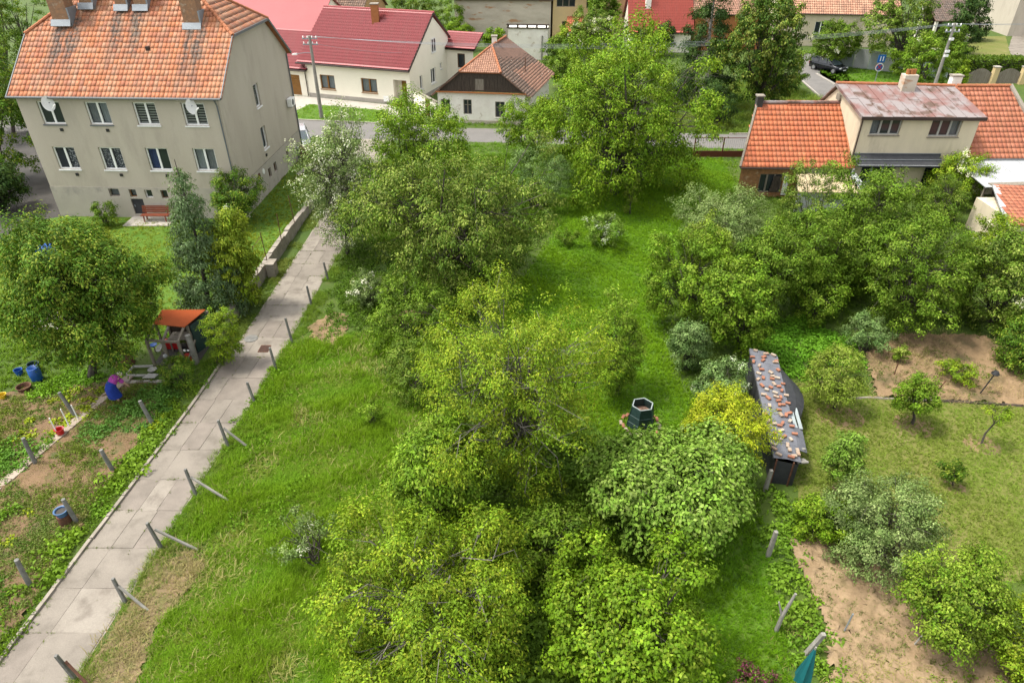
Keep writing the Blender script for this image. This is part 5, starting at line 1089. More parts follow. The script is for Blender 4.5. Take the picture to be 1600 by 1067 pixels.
def pole(name, label, x, y, h, tx=0, lamp=False):
    t = thing(name, label, 'utility pole', (x, y, 0), 'utility poles')
    mb = MB(); mb.tube([(0, 0, 0), (0, 0, h * .5), (0, 0, h)], [.19, .155, .12], 10); mb.build('pole', M['palepost'], t, True)
    for k, z in enumerate((h - .25, h - .75)):
        mb = MB(); mb.bar((-.7, 0, z), (.7, 0, z), .09); a = mb.build('crossarm', M['zinc'], t, True)
        for dx in (-.6, -.2, .2, .6):
            mb = MB(); mb.lathe([(.0, .0), (.05, .0), (.07, .06), (.05, .12), (.06, .16), (.0, .2)], (dx, 0, z + .045), 8); mb.build('insulator', M['white'], a, True)
    if lamp:
        mb = MB(); mb.tube([(0, 0, h - 1.5), (-.6, -.2, h - 1.42), (-1.3, -.4, h - 1.5)], .03, 6); mb.build('lamp_arm', M['zinc'], t, True)
        mb = MB(); mb.hexa([(-1.75, -.55, h - 1.58), (-1.3, -.5, h - 1.58), (-1.25, -.32, h - 1.58), (-1.7, -.36, h - 1.58), (-1.7, -.52, h - 1.45), (-1.32, -.48, h - 1.42), (-1.28, -.34, h - 1.42), (-1.66, -.38, h - 1.45)]); mb.build('lamp_head', M['white'], t, True)
    else:
        for z in (h - 1.5, h - 2.6, h - 3.0):
            mb = MB(); mb.box(-.12, .28, -.2, -.02, z, z + .22); mb.build('pole_box', M['white'], t, True)
pole('utility_pole', 'concrete utility pole with a street lamp in front of the cream house', -18.7, 68.0, 7.5, lamp=True)
pole('utility_pole', 'concrete utility pole behind the peeling sheet roof at the upper right', 42.27, 71.0, 8.1)
def wire(label, a, b, sag):
    mb = MB(); a, b = Vector(a), Vector(b); pts = [a.lerp(b, k / 16) - Vector((0, 0, sag * 4 * (k / 16) * (1 - k / 16))) for k in range(17)]
    mb.tube(pts, .010, 4); tag(mb.build('power_line', M['zinc']), label, 'power line', 'power lines over the street')
for k in range(4):
    dx = (-.6, -.2, .2, .6)[k]; wire(('outermost power line on the left side of the crossarms between the two concrete poles', 'second power line from the left of the crossarms between the two concrete poles', 'third power line from the left of the crossarms between the two concrete poles', 'outermost power line on the right side of the crossarms between the two concrete poles')[k], (-18.7 + dx, 68, 7.45), (42.27 + dx, 71, 8.05), 1.2 + .12 * k)
for k in range(3): wire(('nearest', 'middle', 'farthest')[k] + ' of the three power lines running right from the pole at the upper right', (42.27 + .4 * k - .4, 71, 8.05), (85, 84 + 2 * k, 8.4), .9)
wire('single service line from the lamp pole to the cream house', (-18.7, 68, 6.9), (-9.5, 75.5, 4.6), .3)

# ------------------------------------------------------------------ street things
t = thing('street_sign', 'blue parking and round no-stopping signs on one pole on the verge', 'road sign', (41.5, 81.4, 0))
mb = MB(); mb.tube([(0, 0, 0), (0, 0, 3.2)], .045, 8); mb.build('pole', M['zinc'], t, True)
s = MB(); s.box(-.42, .42, -.09, -.05, 2.45, 3.25); p = s.build('parking_plate', M['signblue'], t, True)
s = MB()
for dx in (-.18, .12): s.box(dx, dx + .10, -.098, -.092, 2.6, 3.1)
s.build('white_bars', M['white'], p, True)
s = MB(); s.tube([(0, -.05, 1.95), (0, -.09, 1.95)], .46, 20); p = s.build('round_plate', M['signred'], t, True)
s = MB(); s.tube([(0, -.0925, 1.95), (0, -.095, 1.95)], .46, 20); s.build('white_rim', M['white'], p, True)
s = MB(); s.tube([(0, -.097, 1.95), (0, -.1, 1.95)], .36, 20); s.build('blue_disc', M['signblue'], p, True)
s = MB(); s.bar((-.26, -.106, 2.21), (.26, -.106, 1.69), .008, .09); s.bar((-.26, -.118, 1.69), (.26, -.118, 2.21), .008, .09); s.build('red_cross', M['signred'], p, True)
t = thing('hydrant', 'small pale stand-pipe on the verge left of the chimney', 'hydrant', (42.8, 78.6, 0))
mb = MB(); mb.tube([(0, 0, 0), (0, 0, 1.5)], .08, 10); mb.build('body', M['cream'], t, True); mb = MB(); mb.tube([(.05, 0, .75), (.45, 0, .65)], .06, 8); mb.build('spout', M['cream'], t, True); mb = MB(); mb.lathe([(.0, 1.62), (.12, 1.58), (.12, 1.5)], n=10); mb.build('cap', M['cream'], t, True)
t = thing('sheet_fence', 'patched grey-green sheet metal fence behind the road sign', 'fence', (43.5, 89, 0))
for k in range(7):
    x, y = 41.2 + k * 1.45, 91.3 - k * 1.0; mb = MB(); h = (2.3, 2.3, 2.2, 1.7, 1.6, 1.6, 1.5)[k]; mb.hexa([(x + .01, y, .05), (x + 1.43, y - .98, .05), (x + 1.44, y - .93, .05), (x + .02, y + .05, .05), (x + .01, y, h), (x + 1.43, y - .98, h), (x + 1.44, y - .93, h), (x + .02, y + .05, h)])
    mb.build('panel', M['whitetin' if k in (1, 3) else 'bluegreytin'], t)
t = thing('plank_fence', 'weathered arched plank fence between pale yellow pillars behind the end house', 'fence', (55, 82, 0))
for k in range(4):
    x = 51.9 + k * 3.3; 
    if k: mb = MB(); mb.box(x - .28, x + .28, 81.6, 82.15, 0, 1.85); mb.build('pillar', M['yellowwall'], t); mb = MB(); mb.box(x - .34, x + .34, 81.55, 82.2, 1.853, 1.95); mb.build('pillar_cap', M['paving'], t)
    for j in range(16):
        u = (j + .5) / 16; xx = x + .32 + u * 2.62; h = 1.15 + .55 * math.sin(math.pi * u); mb = MB(); mb.box(xx - .075, xx + .075, 81.85, 81.88, .08, h); mb.build('plank', M['timber'], t)
t = thing('hedge', 'clipped box hedge behind the plank fence', 'hedge', (58, 87, 0))
rng_ = np.random.default_rng(5); n = 5000; P = rng_.uniform([-3.6, -1.1, 0], [3.6, 1.1, 1.9], (n, 3)); s = rng_.integers(0, 3, n); P[s == 0, 2] = 1.85 + rng_.normal(0, .07, (s == 0).sum()); P[s == 1, 1] = -1.1 + rng_.normal(0, .08, (s == 1).sum()); P[s == 2, 0] = np.where(rng_.random((s == 2).sum()) < .5, -3.6, 3.6)
d = rng_.normal(size=(n, 3)); d /= np.linalg.norm(d, axis=1)[:, None]; e = np.cross(d, rng_.normal(size=(n, 3))); e /= np.linalg.norm(e, axis=1)[:, None]
V = np.stack([P, P + d * .12 - e * .07, P + d * .26, P + d * .12 + e * .07], 1).reshape(-1, 3); cl = np.where(rng_.random((n, 1)) < .5, np.array([[.10, .16, .012]]), np.array([[.06, .11, .01]]))
o = bpy.data.objects.new('foliage', np_mesh('foliage', V, np.arange(n * 4).reshape(n, 4), M['leaf'], np.repeat(cl, 4, 0))); COL.objects.link(o); o.parent = t
mb = MB(); mb.box(-3.45, 3.45, -.95, .95, 0, 1.75); mb.build('branches', M['bark'], t, True)
t = thing('street_gate', 'low red-brown gate with wire mesh at the end of the garden by the street', 'gate', (17.9, 56.1, 0))
for x in (15.2, 17.55, 19.6):
    mb = MB(); mb.bar((x, 56.2 - (x - 17) * .03, 0), (x, 56.2 - (x - 17) * .03, 1.75), .09); mb.build('post', M['gatered'], t)
for x0, x1 in ((15.25, 17.5), (17.6, 19.55)):
    mb = MB(); mb.box(x0, x1, 56.16, 56.2, .1, .62); mb.build('panel', M['gatered'], t); mb = MB(); mb.bar((x0, 56.18, 1.7), (x1, 56.18, 1.7), .05); mb.build('top_rail', M['gatered'], t)
    mb = MB()
    for k in range(1, 12): mb.bar((x0 + (x1 - x0) * k / 12, 56.18, .62), (x0 + (x1 - x0) * k / 12, 56.18, 1.7), .012)
    mb.build('mesh_wire', M['zinc'], t)

def car(name, label, loc, rz, paint, scale=1.0, estate=True):
    t = thing(name, label, 'car', loc, None, rz)
    # x forward; lofted sections: (x, half width, belt height, sill height)
    S = [(-2.15, .62, .62, .42), (-2.1, .78, .86, .26), (-1.6, .85, .92, .22), (-.6, .875, .93, .20), (.6, .875, .92, .20), (1.2, .86, .88, .20), (1.75, .80, .78, .22), (2.1, .68, .66, .28), (2.2, .50, .55, .36)]
    mb = MB(); n = 10
    for x, hw, zb, zs in S:
        zm = (zb + zs) / 2; mb.v += [(x, -hw * .9, zs), (x, -hw, zm), (x, -hw * .985, zb - .05), (x, -hw * .93, zb), (x, -hw * .5, zb + .03), (x, hw * .5, zb + .03), (x, hw * .93, zb), (x, hw * .985, zb - .05), (x, hw, zm), (x, hw * .9, zs)]
    for i in range(len(S) - 1):
        for k in range(n): j = (k + 1) % n; mb.f.append((i * n + k, i * n + j, (i + 1) * n + j, (i + 1) * n + k))
    mb.f.append(tuple(range(n))); mb.f.append(tuple((len(S) - 1) * n + k for k in range(n))); mb.build('body', M[paint], t, True, True)
    xr = -2.0 if estate else -1.35; top = [(xr, .60, 1.40), (-.9, .66, 1.47), (.1, .65, 1.46), (.35, .62, 1.42)]; low = [(-2.1, .78, .93), (-.9, .83, .94), (.3, .82, .93), (1.25, .76, .90)]
    mb = MB(); g = MB()
    r = [(x, s * w_, z) for x, w_, z in top for s in (-1, 1)]; b = len(mb.v); mb.v += r + [(x, y, z + .035) for x, y, z in [(q[0], q[1] * .9, q[2]) for q in r]]
    for i in range(3): mb.f += [(2 * i, 2 * i + 2, 8 + 2 * i + 2, 8 + 2 * i), (2 * i + 1, 8 + 2 * i + 1, 8 + 2 * i + 3, 2 * i + 3), (8 + 2 * i, 8 + 2 * i + 2, 8 + 2 * i + 3, 8 + 2 * i + 1)]
    mb.f += [(0, 1, 9, 8), (6, 14, 15, 7)]
    for i in range(4):                                   # pillars
        for s in (-1, 1): mb.bar((low[i][0], s * low[i][1] * .985, low[i][2]), (top[i][0], s * top[i][1], top[i][2]), .07, .05)
    mb.build('roof', M[paint], t, True)
    for i in range(3):
        for s in (-1, 1):
            g = MB(); g.quad((low[i][0], s * low[i][1], low[i][2] - .02), (low[i + 1][0], s * low[i + 1][1], low[i + 1][2] - .02), (top[i + 1][0], s * top[i + 1][1], top[i + 1][2]), (top[i][0], s * top[i][1], top[i][2])); g.build('side_window', M['glass'], t, True)
    g = MB(); g.quad((1.25, -.76, .9), (1.25, .76, .9), (.35, .62, 1.42), (.35, -.62, 1.42)); g.build('windscreen', M['glass2'], t, True)
    g = MB(); g.quad((-2.1, -.78, .93), (-2.1, .78, .93), (xr, .60, 1.40), (xr, -.60, 1.40)); g.build('rear_window', M['glass'], t, True)
    for s in (-1, 1):
        g = MB(); g.tube([(-1.9, s * .58, 1.46), (.0, s * .6, 1.52)], .018, 5); g.build('roof_rail', M['zinc'], t, True)
        g = MB(); g.box(1.98, 2.13, s * .58 - .14, s * .58 + .14, .58, .74); g.build('headlight', M['lens'], t, True, bevel=.03)
        g = MB(); g.box(-2.16, -2.08, s * .66 - .1, s * .66 + .1, .62, .86); g.build('tail_light', M['redlens'], t, True)
        g = MB(); g.box(.75, .92, s * .93 - .09, s * .93 + .09, .92, 1.04); g.build('wing_mirror', M[paint], t, True, bevel=.03)
        for x in (-1.35, 1.35):
            g = MB(); g.tube([(x, s * .68, .31), (x, s * .885, .31)], .315, 20); wv = g.build('wheel', M['rubber'], t, True); g = MB(); g.tube([(x, s * .88, .31), (x, s * .90, .31)], .2, 14); g.build('rim', M['rim'], wv, True)
    g = MB(); g.box(2.17, 2.215, -.26, .26, .40, .51); g.build('number_plate', M['white'], t, True)
    g = MB(); g.box(2.12, 2.19, -.36, .36, .54, .66); g.build('grille', M['black'], t, True)
    t.scale = (scale,) * 3
car('parked_car', 'black estate car parked on the grass verge at the upper right', (38.9, 88.6, 0), R(-58), 'carblack', 1.05)
car('parked_car', 'silver car with its dark windscreen just visible behind the grey house', (-18.5, 59.3, 0), R(-72), 'carsilver')
car('parked_car', 'silver car inside the dark garage at the top right corner', (81.2, 116.2, 0), R(-110), 'carsilver')
sheet('far_lawn', [(57.5, 89.5), (62.2, 89), (70, 103), (75, 112), (66, 112), (60, 100)], .01, M['drylawn'], .05)
sheet('driveway', [(62.2, 84), (70, 84), (90, 111), (76, 112), (70, 103), (62.6, 89)], .014, M['concrete'], .05)
sheet('verge', [(37.6, 82), (47, 79), (47, 88), (42, 95), (40.5, 95), (37.4, 87)], .012, M['lawn'], .05)

# ------------------------------------------------------------------ vegetable garden on the left
soilsheet('garden_soil', [(-26, 16), (-15.5, 9.5), (-15.25, 13), (-15.3, 20), (-15.35, 23.4), (-16.2, 24.9), (-18, 25.3), (-22, 24.4), (-27, 24)], .015, M['soil'], .035, .14, 2)
t = thing('board_path', 'narrow path of pale boards through the vegetable garden', 'path', (-18, 20, 0))
a, b = Vector((-20.0, 16.2, .07)), Vector((-17.75, 25.6, .07)); n = 7
for k in range(n):
    p, q = a.lerp(b, k / n), a.lerp(b, (k + .985) / n); mb = MB(); mb.bar(p + Vector((random.Random(k).uniform(-.04, .04), 0, 0)), q, .40, .07); mb.build('board', M['board'], t)
t = thing('garden_border', 'low edging of stones and boards behind the potato bed', 'edging', (-16.6, 25.2, 0))
rng = random.Random(8)
for k in range(11):
    x = -18.4 + k * .3; mb = MB(); mb.box(x, x + .27, 24.95 + rng.uniform(-.04, .04), 25.12, .0, .14 + rng.uniform(-.03, .03)); mb.build('stone', M[rng.choice(['kerb', 'paving', 'board'])], t)
for k, (x0, y0, x1, y1) in enumerate(((-17.9, 25.5, -16.9, 25.5), (-17.9, 26.2, -17.0, 26.25), (-17.92, 25.5, -17.92, 26.2))):
    mb = MB(); mb.bar((x0, y0, .1), (x1, y1, .1), .05, .10); mb.build('white_edge', M['whiteedge'], t)
mb = MB(); mb.prism([(-17.0, 25.18, .17), (-16.45, 25.2, .17), (-16.35, 25.45, .2), (-16.85, 25.5, .2)], (0, 0, .03)); tag(mb.build('pale_slab', M['whiteedge']), 'pale flat slab lying on the stones behind the potato bed', 'slab')
mb = MB(); mb.lathe([(.0, .0), (.45, .0), (.40, .25), (.2, .45), (.0, .52)], (-18.5, 26.6, .0), 12); tag(mb.build('soil_heap', M['rust']), 'rust-brown heap beside the pergola under the cherry tree', 'heap')
t = thing('red_bucket', 'small red bucket standing on the board path', 'bucket', (-18.72, 21.45, .1))
mb = MB(); mb.lathe([(.0, .0), (.13, .0), (.17, .26), (.19, .27), (.155, .26), (.12, .04), (.0, .04)], n=18); mb.build('body', M['redpl'], t, True); mb = MB(); mb.tube([(-.17, 0, .26), (-.1, .1, .33), (.1, .1, .33), (.17, 0, .26)], .01, 5); mb.build('handle', M['zinc'], t, True)
t = thing('blue_pot', 'blue enamel pot on a rusty drum beside the grey post', 'pot', (-15.95, 16.75, .45))
mb = MB(); mb.lathe([(.0, .0), (.17, .0), (.20, .18), (.235, .20), (.24, .23), (.19, .22), (.16, .05), (.0, .05)], n=20); mb.build('body', plain('enamel_blue', (.07, .15, .30)), t, True); mb = MB(); mb.lathe([(.0, .16), (.175, .16)], n=16); mb.build('soil', M['darkasphalt'], t, True)
mb = MB(); mb.lathe([(.0, 0), (.22, 0), (.22, .44), (.0, .44)], (-15.95, 16.75, 0), 16); tag(mb.build('rusty_drum', M['rust']), 'rusty drum under the blue pot', 'drum')
t = thing('blue_barrel', 'open blue plastic barrel at the left edge under the cherry tree', 'barrel', (-21.9, 25.25, 0))
mb = MB(); mb.lathe([(.0, .0), (.22, .0), (.245, .1), (.24, .25), (.255, .28), (.255, .5), (.24, .53), (.245, .72), (.22, .74), (.21, .5), (.0, .45)], n=22); mb.build('body', M['bluepl'], t, True, True)
for k, (x, y, r, h, m, lab) in enumerate(((-22.05, 24.5, .30, .25, 'rust', 'round brown tub in front of the blue barrel'), (-22.35, 25.9, .25, .5, 'greenpl', 'green plastic tub half hidden behind the blue barrel'), (-23.0, 25.7, .18, .3, 'bluepl', 'small blue tub at the very left edge'), (-22.65, 23.9, .17, .25, 'yellowpl', 'yellow bucket at the very left edge'))):
    mb = MB(); mb.lathe([(.0, .0), (r * .8, .0), (r, h), (r * 1.06, h), (r * .92, h * .97), (r * .75, .06), (.0, .06)], (0, 0, 0), 18); o = mb.build('tub', M[m]); o.location = (x, y, 0); tag(o, lab, 'tub', 'tubs and buckets at the left edge')
t = thing('toy_slide', 'blue and yellow plastic toy house at the left edge behind the cherry tree', 'toy', (-27.5, 36.2, 0))
mb = MB(); mb.box(-26.9, -26.2, 35.6, 36.3, 0, .85); mb.build('yellow_wall', M['yellowpl'], t); mb = MB(); mb.prism([(-28.9, 37.1, 0), (-27.5, 37.1, 0), (-28.0, 37.1, .9), (-28.6, 37.1, .9)], (0, .8, 0)); mb.build('blue_roof', M['bluepl'], t)
for k in range(3):
    mb = MB(); mb.box(-26.8 + k * .22, -26.66 + k * .22, 35.65, 36.25, .853, .98); mb.build('battlement', M['yellowpl'], t)
sheet('paved_corner', [(-24.8, 29.6), (-22.4, 29.4), (-22.2, 31.6), (-24.9, 31.6)], .03, M['paving'], .05)

t = thing('pergola', 'grey timber pergola frame with an orange corrugated roof beside the lane', 'pergola', (-15.9, 27.4, 0))
zf = 1.5; A, B, C, Dp = Vector((-16.95, 26.35, 0)), Vector((-16.15, 26.25, 0)), Vector((-15.42, 26.2, 0)), Vector((-14.75, 27.6, 0))
U = Vector((0, 0, 1))
def bm(p, q, w, nm='beam', m='timber'): mb = MB(); mb.bar(p, q, w); mb.build(nm, M[m], t)
for p in (A, B, C): bm(p, p + U * zf, .11, 'post')
bm(A + U * zf, B + U * zf, .10); bm(B + U * (zf + .003), C + U * (zf + .003), .10)
rf = [Vector((-17.0, 27.55, 1.68)), Vector((-15.42, 27.35, 1.64)), Vector((-14.9, 28.55, 1.74)), Vector((-17.0, 28.5, 1.78))]
bm(B + U * zf, rf[0].lerp(rf[1], .45), .09); bm(C + U * zf, rf[0].lerp(rf[1], .92), .09); bm(A + U * zf, rf[0], .09)
for p in (rf[0], rf[1]): bm(Vector((p.x, p.y, 0)), p, .10, 'post')
for p in (rf[2], rf[3]): bm(Vector((p.x, p.y, 0)), p, .10, 'post')
mb = MB(); cw = [rf[0].lerp(rf[1], i / 40) for i in range(41)]; ct = [rf[3].lerp(rf[2], i / 40) for i in range(41)]
ex = (rf[0] - rf[3]).normalized() * .2
for i in range(40):
    h0, h1 = .03 * math.cos(i * math.pi / 1.0), .03 * math.cos((i + 1) * math.pi / 1.0); mb.quad(cw[i] + ex + U * (.08 + h0), cw[i + 1] + ex + U * (.08 + h1), ct[i + 1] + U * (.08 + h1), ct[i] + U * (.08 + h0))
mb.build('corrugated_roof', mat('orange_sheet', (.55, .14, .04), (.47, .115, .035), 1.5, rough=.6, bst=.05), t)
mb = MB(); mb.box(-17.0, -15.0, 28.5, 28.55, 0, 1.68); mb.build('back_wall', M['boards'], t)
mb = MB(); mb.hexa([(-14.92, 28.5, 0), (-14.88, 28.5, 0), (-15.32, 27.45, 0), (-15.36, 27.45, 0), (-14.92, 28.5, 1.66), (-14.88, 28.5, 1.66), (-15.32, 27.45, 1.58), (-15.36, 27.45, 1.58)]); mb.build('side_wall', M['greenpl'], t)
bm(C + U * .3 + Vector((.1, .08, 0)), Vector((-15.15, 27.2, .95)), .07, 'brace')
mb = MB(); mb.box(-17.1, -15.0, 26.4, 28.5, .0, .03); mb.build('floor', M['darkasphalt'], t)
t = thing('stout_post', 'stout pale wooden post at the lane side of the pergola', 'post', (-15.1, 26.6, 0))
mb = MB(); mb.tube([(0, 0, -.05), (.02, 0, .8), (-.02, .02, 1.6)], [.15, .14, .12], 12); mb.build('post', M['palepost'], t, True)
rng = random.Random(4)
for k, (x, y, z, m, fl, lab) in enumerate(((-15.6, 26.9, .3, 'redpl', 1, 'long red flower box with white blooms inside the pergola'), (-15.6, 27.9, .5, 'rust', 2, 'red flower box at the lane side wall of the pergola'), (-16.75, 27.9, .5, 'redpl', 0, 'red box against the left side of the pergola'))):
    t2 = thing('flower_box', lab, 'flower box', (x, y, 0), 'flower boxes in the pergola')
    mb = MB(); mb.box(-.35, .35, -.13, .13, 0, z); mb.build('box', M[m], t2, True)
    mb = MB()
    for j in range(60):
        p = Vector((rng.uniform(-.36, .36), rng.uniform(-.16, .16), z + rng.uniform(.0, .22))); q = Vector((rng.uniform(-.07, .07), rng.uniform(-.07, .07), .05)); s_ = Vector((q.y, -q.x, .0)) * .6; mb.quad(p, p + q * .5 + s_, p + q, p + q * .5 - s_)
    mb.build('leaves', mat('box_leaves%d' % k, (.05, .10, .02), (.09, .14, .03), 9), t2, True)
    if fl:
        mb = MB()
        for j in range(4 * fl): mb.lathe([(0, -.05), (.06, 0), (0, .05)], (rng.uniform(-.3, .3), rng.uniform(-.12, .12), z + .2), 7)
        mb.build('blooms', M['white'] if fl == 1 else M['redpl'], t2, True)
for k, (x, y, z, m, r, lab) in enumerate(((-16.75, 26.9, .75, 'whiteedge', .2, 'pale round basin leaning in the front of the pergola'), (-17.5, 27.6, .4, 'bluepl', .18, 'small blue basin left of the pergola'), (-16.9, 25.95, .2, 'whiteedge', .2, 'cracked white basin on the ground in front of the pergola'), (-16.2, 26.15, .75, 'whitetin', .10, 'small white garden ball in the pergola shrubs'))):
    mb = MB(); mb.lathe([(.0, .0), (r * .6, .02), (r, .1), (r * 1.05, .11), (r * .9, .09), (.0, .04)] if k < 3 else [(.0, -r), (r * .7, -r * .7), (r, 0), (r * .7, r * .7), (0, r)], (0, 0, 0), 18); o = mb.build('basin' if k < 3 else 'garden_ball', M[m]); o.location = (x, y, z - .1 if k < 2 else z if k == 3 else .02); o.rotation_euler = (.5, -.5, 0) if k == 0 else (0, 0, 0); tag(o, lab, 'basin' if k < 3 else 'ball')
    if k < 2 or k == 3:
        mb = MB(); mb.tube([(x, y, 0), (x, y, z - .08)], .03, 6); tag(mb.build('stand', M['timber']), 'thin stake carrying the ' + ('pale round basin', 'small blue basin', '', 'white garden ball')[k], 'stake')
t = thing('pergola_table', 'small cluttered table under the orange pergola roof', 'table', (-16.1, 27.9, 0))
mb = MB(); mb.box(-.6, .6, -.35, .35, .70, .74); mb.build('tabletop', M['timber'], t, True)
for dx in (-.52, .52):
    for dy in (-.28, .28): mb = MB(); mb.bar((dx, dy, 0), (dx, dy, .7), .06); mb.build('leg', M['timber'], t, True)

# the gardener: one continuous skinned body, bending over the bed; dress, blouse and hair are worn parts
def gardener():
    t = thing('person', 'white-haired person in a purple top and blue skirt bending over the potato bed', 'person', (-17.45, 23.6, 0), None, R(57) - R(90) + R(90) - R(0))
    J = [((0.02, 0, .90), .085), ((.12, 0, 1.02), .10), ((.27, 0, 1.18), .11), ((.37, 0, 1.24), .08), ((.43, 0, 1.25), .058), ((.53, 0, 1.25), .088), ((.59, 0, 1.21), .08),
         ((.34, .19, 1.17), .07), ((.46, .24, .90), .05), ((.58, .21, .66), .036), ((.61, .19, .58), .03), ((.34, -.19, 1.17), .07), ((.48, -.23, .90), .05), ((.60, -.19, .66), .036), ((.63, -.17, .58), .03),
         ((0.02, .09, .76), .085), ((.03, .13, .45), .07), ((-.03, .14, .10), .045), ((.03, .14, .035), .04), ((.13, .145, .03), .035), ((0.02, -.09, .76), .085), ((.06, -.13, .45), .07), ((.02, -.15, .10), .045), ((.08, -.15, .035), .04), ((.18, -.155, .03), .035)]
    Eg = [(0, 1), (1, 2), (2, 3), (3, 4), (4, 5), (5, 6), (2, 7), (7, 8), (8, 9), (9, 10), (2, 11), (11, 12), (12, 13), (13, 14), (0, 15), (15, 16), (16, 17), (17, 18), (18, 19), (0, 20), (20, 21), (21, 22), (22, 23), (23, 24)]
    for hb, s in ((10, 1), (14, -1)):                  # five bent fingers on each hand
        hx, hy, hz = J[hb][0]
        for k in range(5):
            o = (k - 2) * .016; a = len(J); J.append(((hx + .025 + .004 * (2 - abs(k - 2)), hy + o - s * .0 + (s * -.02 if k == 0 else 0), hz - .035), .0095)); J.append(((hx + .035, hy + o * 1.1 + (s * -.03 if k == 0 else 0), hz - .065 + (.02 if k == 0 else 0)), .008)); Eg += [(hb, a), (a, a + 1)]
    me = bpy.data.meshes.new('body'); me.from_pydata([j[0] for j in J], Eg, []); o = bpy.data.objects.new('body', me); COL.objects.link(o); o.parent = t; me.materials.append(M['skin'])
    sk = o.modifiers.new('skin', 'SKIN'); sk.use_smooth_shade = True
    for v, j in zip(me.skin_vertices[0].data, J): v.radius = (j[1], j[1])
    me.skin_vertices[0].data[0].use_root = True
    o.modifiers.new('sub', 'SUBSURF').levels = 1
    def loft(name, secs, m, n=18):
        mb = MB()
        for c, a, ra, b, rb in secs:
            c, a, b = Vector(c), Vector(a).normalized(), Vector(b).normalized()
            for k in range(n): th = 2 * math.pi * k / n; mb.v.append(tuple(c + a * ra * math.cos(th) + b * rb * math.sin(th) * (1 + .05 * math.sin(th * 5))))
        for i in range(len(secs) - 1):
            for k in range(n): j = (k + 1) % n; mb.f.append((i * n + k, i * n + j, (i + 1) * n + j, (i + 1) * n + k))
        mb.f.append(tuple(range(n))); mb.build(name, M[m], t, True, True)
    Y = (0, 1, 0)
    loft('skirt', [((.13, 0, 1.06), (-.5, 0, .8), .17, Y, .20), ((.03, 0, .96), (-.85, 0, .5), .20, Y, .23), ((-.02, 0, .80), (-1, 0, .1), .235, Y, .265), ((.0, 0, .58), (-1, 0, 0), .25, Y, .29), ((.03, 0, .36), (-1, 0, 0), .27, Y, .32)], 'bluecloth')
    loft('blouse', [((.08, 0, 1.0), (-.6, 0, .8), .18, Y, .205), ((.20, 0, 1.14), (-.6, 0, .8), .17, Y, .205), ((.31, 0, 1.215), (-.5, 0, .85), .16, Y, .215), ((.38, 0, 1.245), (-.4, 0, .9), .11, Y, .15), ((.41, 0, 1.25), (-.3, 0, .9), .075, Y, .085)], 'purple')
    for s in (1, -1): loft('sleeve', [((.31, s * .16, 1.20), (1, 0, .4), .10, (0, 1, .2), .10), ((.37, s * .21, 1.10), (1, 0, .4), .09, Y, .085), ((.43, s * .228, .98), (1, 0, .4), .08, Y, .075)], 'purple')
    mb = MB(); b = Vector((.535, 0, 1.255)); n = 14
    for i in range(6):
        ph = i / 5 * 1.9
        for k in range(n): th = 2 * math.pi * k / n; mb.v.append(tuple(b + Vector((-.012, 0, .012)) + Vector((.6, 0, .8)) * (.105 * math.cos(ph)) + Vector((.8, 0, -.6)) * (.108 * math.sin(ph) * math.cos(th)) + Vector((0, .108 * math.sin(ph) * math.sin(th), 0))))
    for i in range(5):
        for k in range(n): j = (k + 1) % n; mb.f.append((i * n + k, i * n + j, (i + 1) * n + j, (i + 1) * n + k))
    mb.build('hair', M['hair'], t, True, True)
    mb = MB(); mb.lathe([(0, -.03), (.02, 0), (0, .03)], (.63, 0, 1.17), 6); mb.build('nose', M['skin'], t, True)
    for s in (1, -1):
        mb = MB(); mb.lathe([(0, -.03), (.02, 0), (0, .03)], (.545, s * .092, 1.225), 6); mb.build('ear', M['skin'], t, True)
        mb = MB(); mb.lathe([(0, -.01), (.011, 0), (0, .01)], (.635, s * .033, 1.21), 6); mb.build('eye', M['shoe'], t, True)
        mb = MB(); mb.hexa([(-.08, s * .14 - .05, 0), (.16, s * .145 - .055, 0), (.16, s * .145 + .055, 0), (-.08, s * .14 + .05, 0), (-.07, s * .14 - .045, .09), (.13, s * .145 - .04, .06), (.13, s * .145 + .04, .06), (-.07, s * .14 + .045, .09)]); mb.build('shoe', M['shoe'], t, True, bevel=.02)
    mb = MB(); mb.box(.60, .615, -.03, .03, 1.135, 1.141); mb.build('mouth', M['rust'], t, True)
gardener()

# ------------------------------------------------------------------ compost bin and brick-weighted shed
M['brickO'] = mat('loose_orange_brick', (.37, .165, .10), (.29, .125, .08), 5, bs=14, bst=.6); M['brickP'] = mat('mortared_brick', (.44, .39, .32), (.34, .22, .15), 4, bs=14, bst=.6)
t = thing('compost_bin', 'open-topped dark green hexagonal plastic compost bin on the lawn', 'compost bin', (5.42, 22.1, 0))
def hexa6(r, z, rot=.2): return [(r * math.cos(rot + k * math.pi / 3), r * math.sin(rot + k * math.pi / 3), z) for k in range(6)]
lev = [(.60, .02), (.585, .34), (.565, .35), (.535, .68), (.515, .69), (.455, 1.05), (.43, 1.12)]
for k in range(6):
    mb = MB()
    for i in range(len(lev) - 1):
        a, b = hexa6(*lev[i]), hexa6(*lev[i + 1]); j = (k + 1) % 6; mb.quad(a[k], a[j], b[j], b[k])
    a, b = hexa6(.57, .02), hexa6(.40, 1.12); c = hexa6(.43, 1.12); j = (k + 1) % 6; mb.quad(a[k], a[j], b[j], b[k]); mb.quad(c[k], c[j], b[j], b[k]); mb.build('panel', M['greenpl'], t, True)
mb = MB()
for k in range(6): a, b = hexa6(.61, .05), hexa6(.46, 1.06); mb.bar(a[k], b[k], .035)
mb.build('corner_rib', M['greenpl'], t, True)
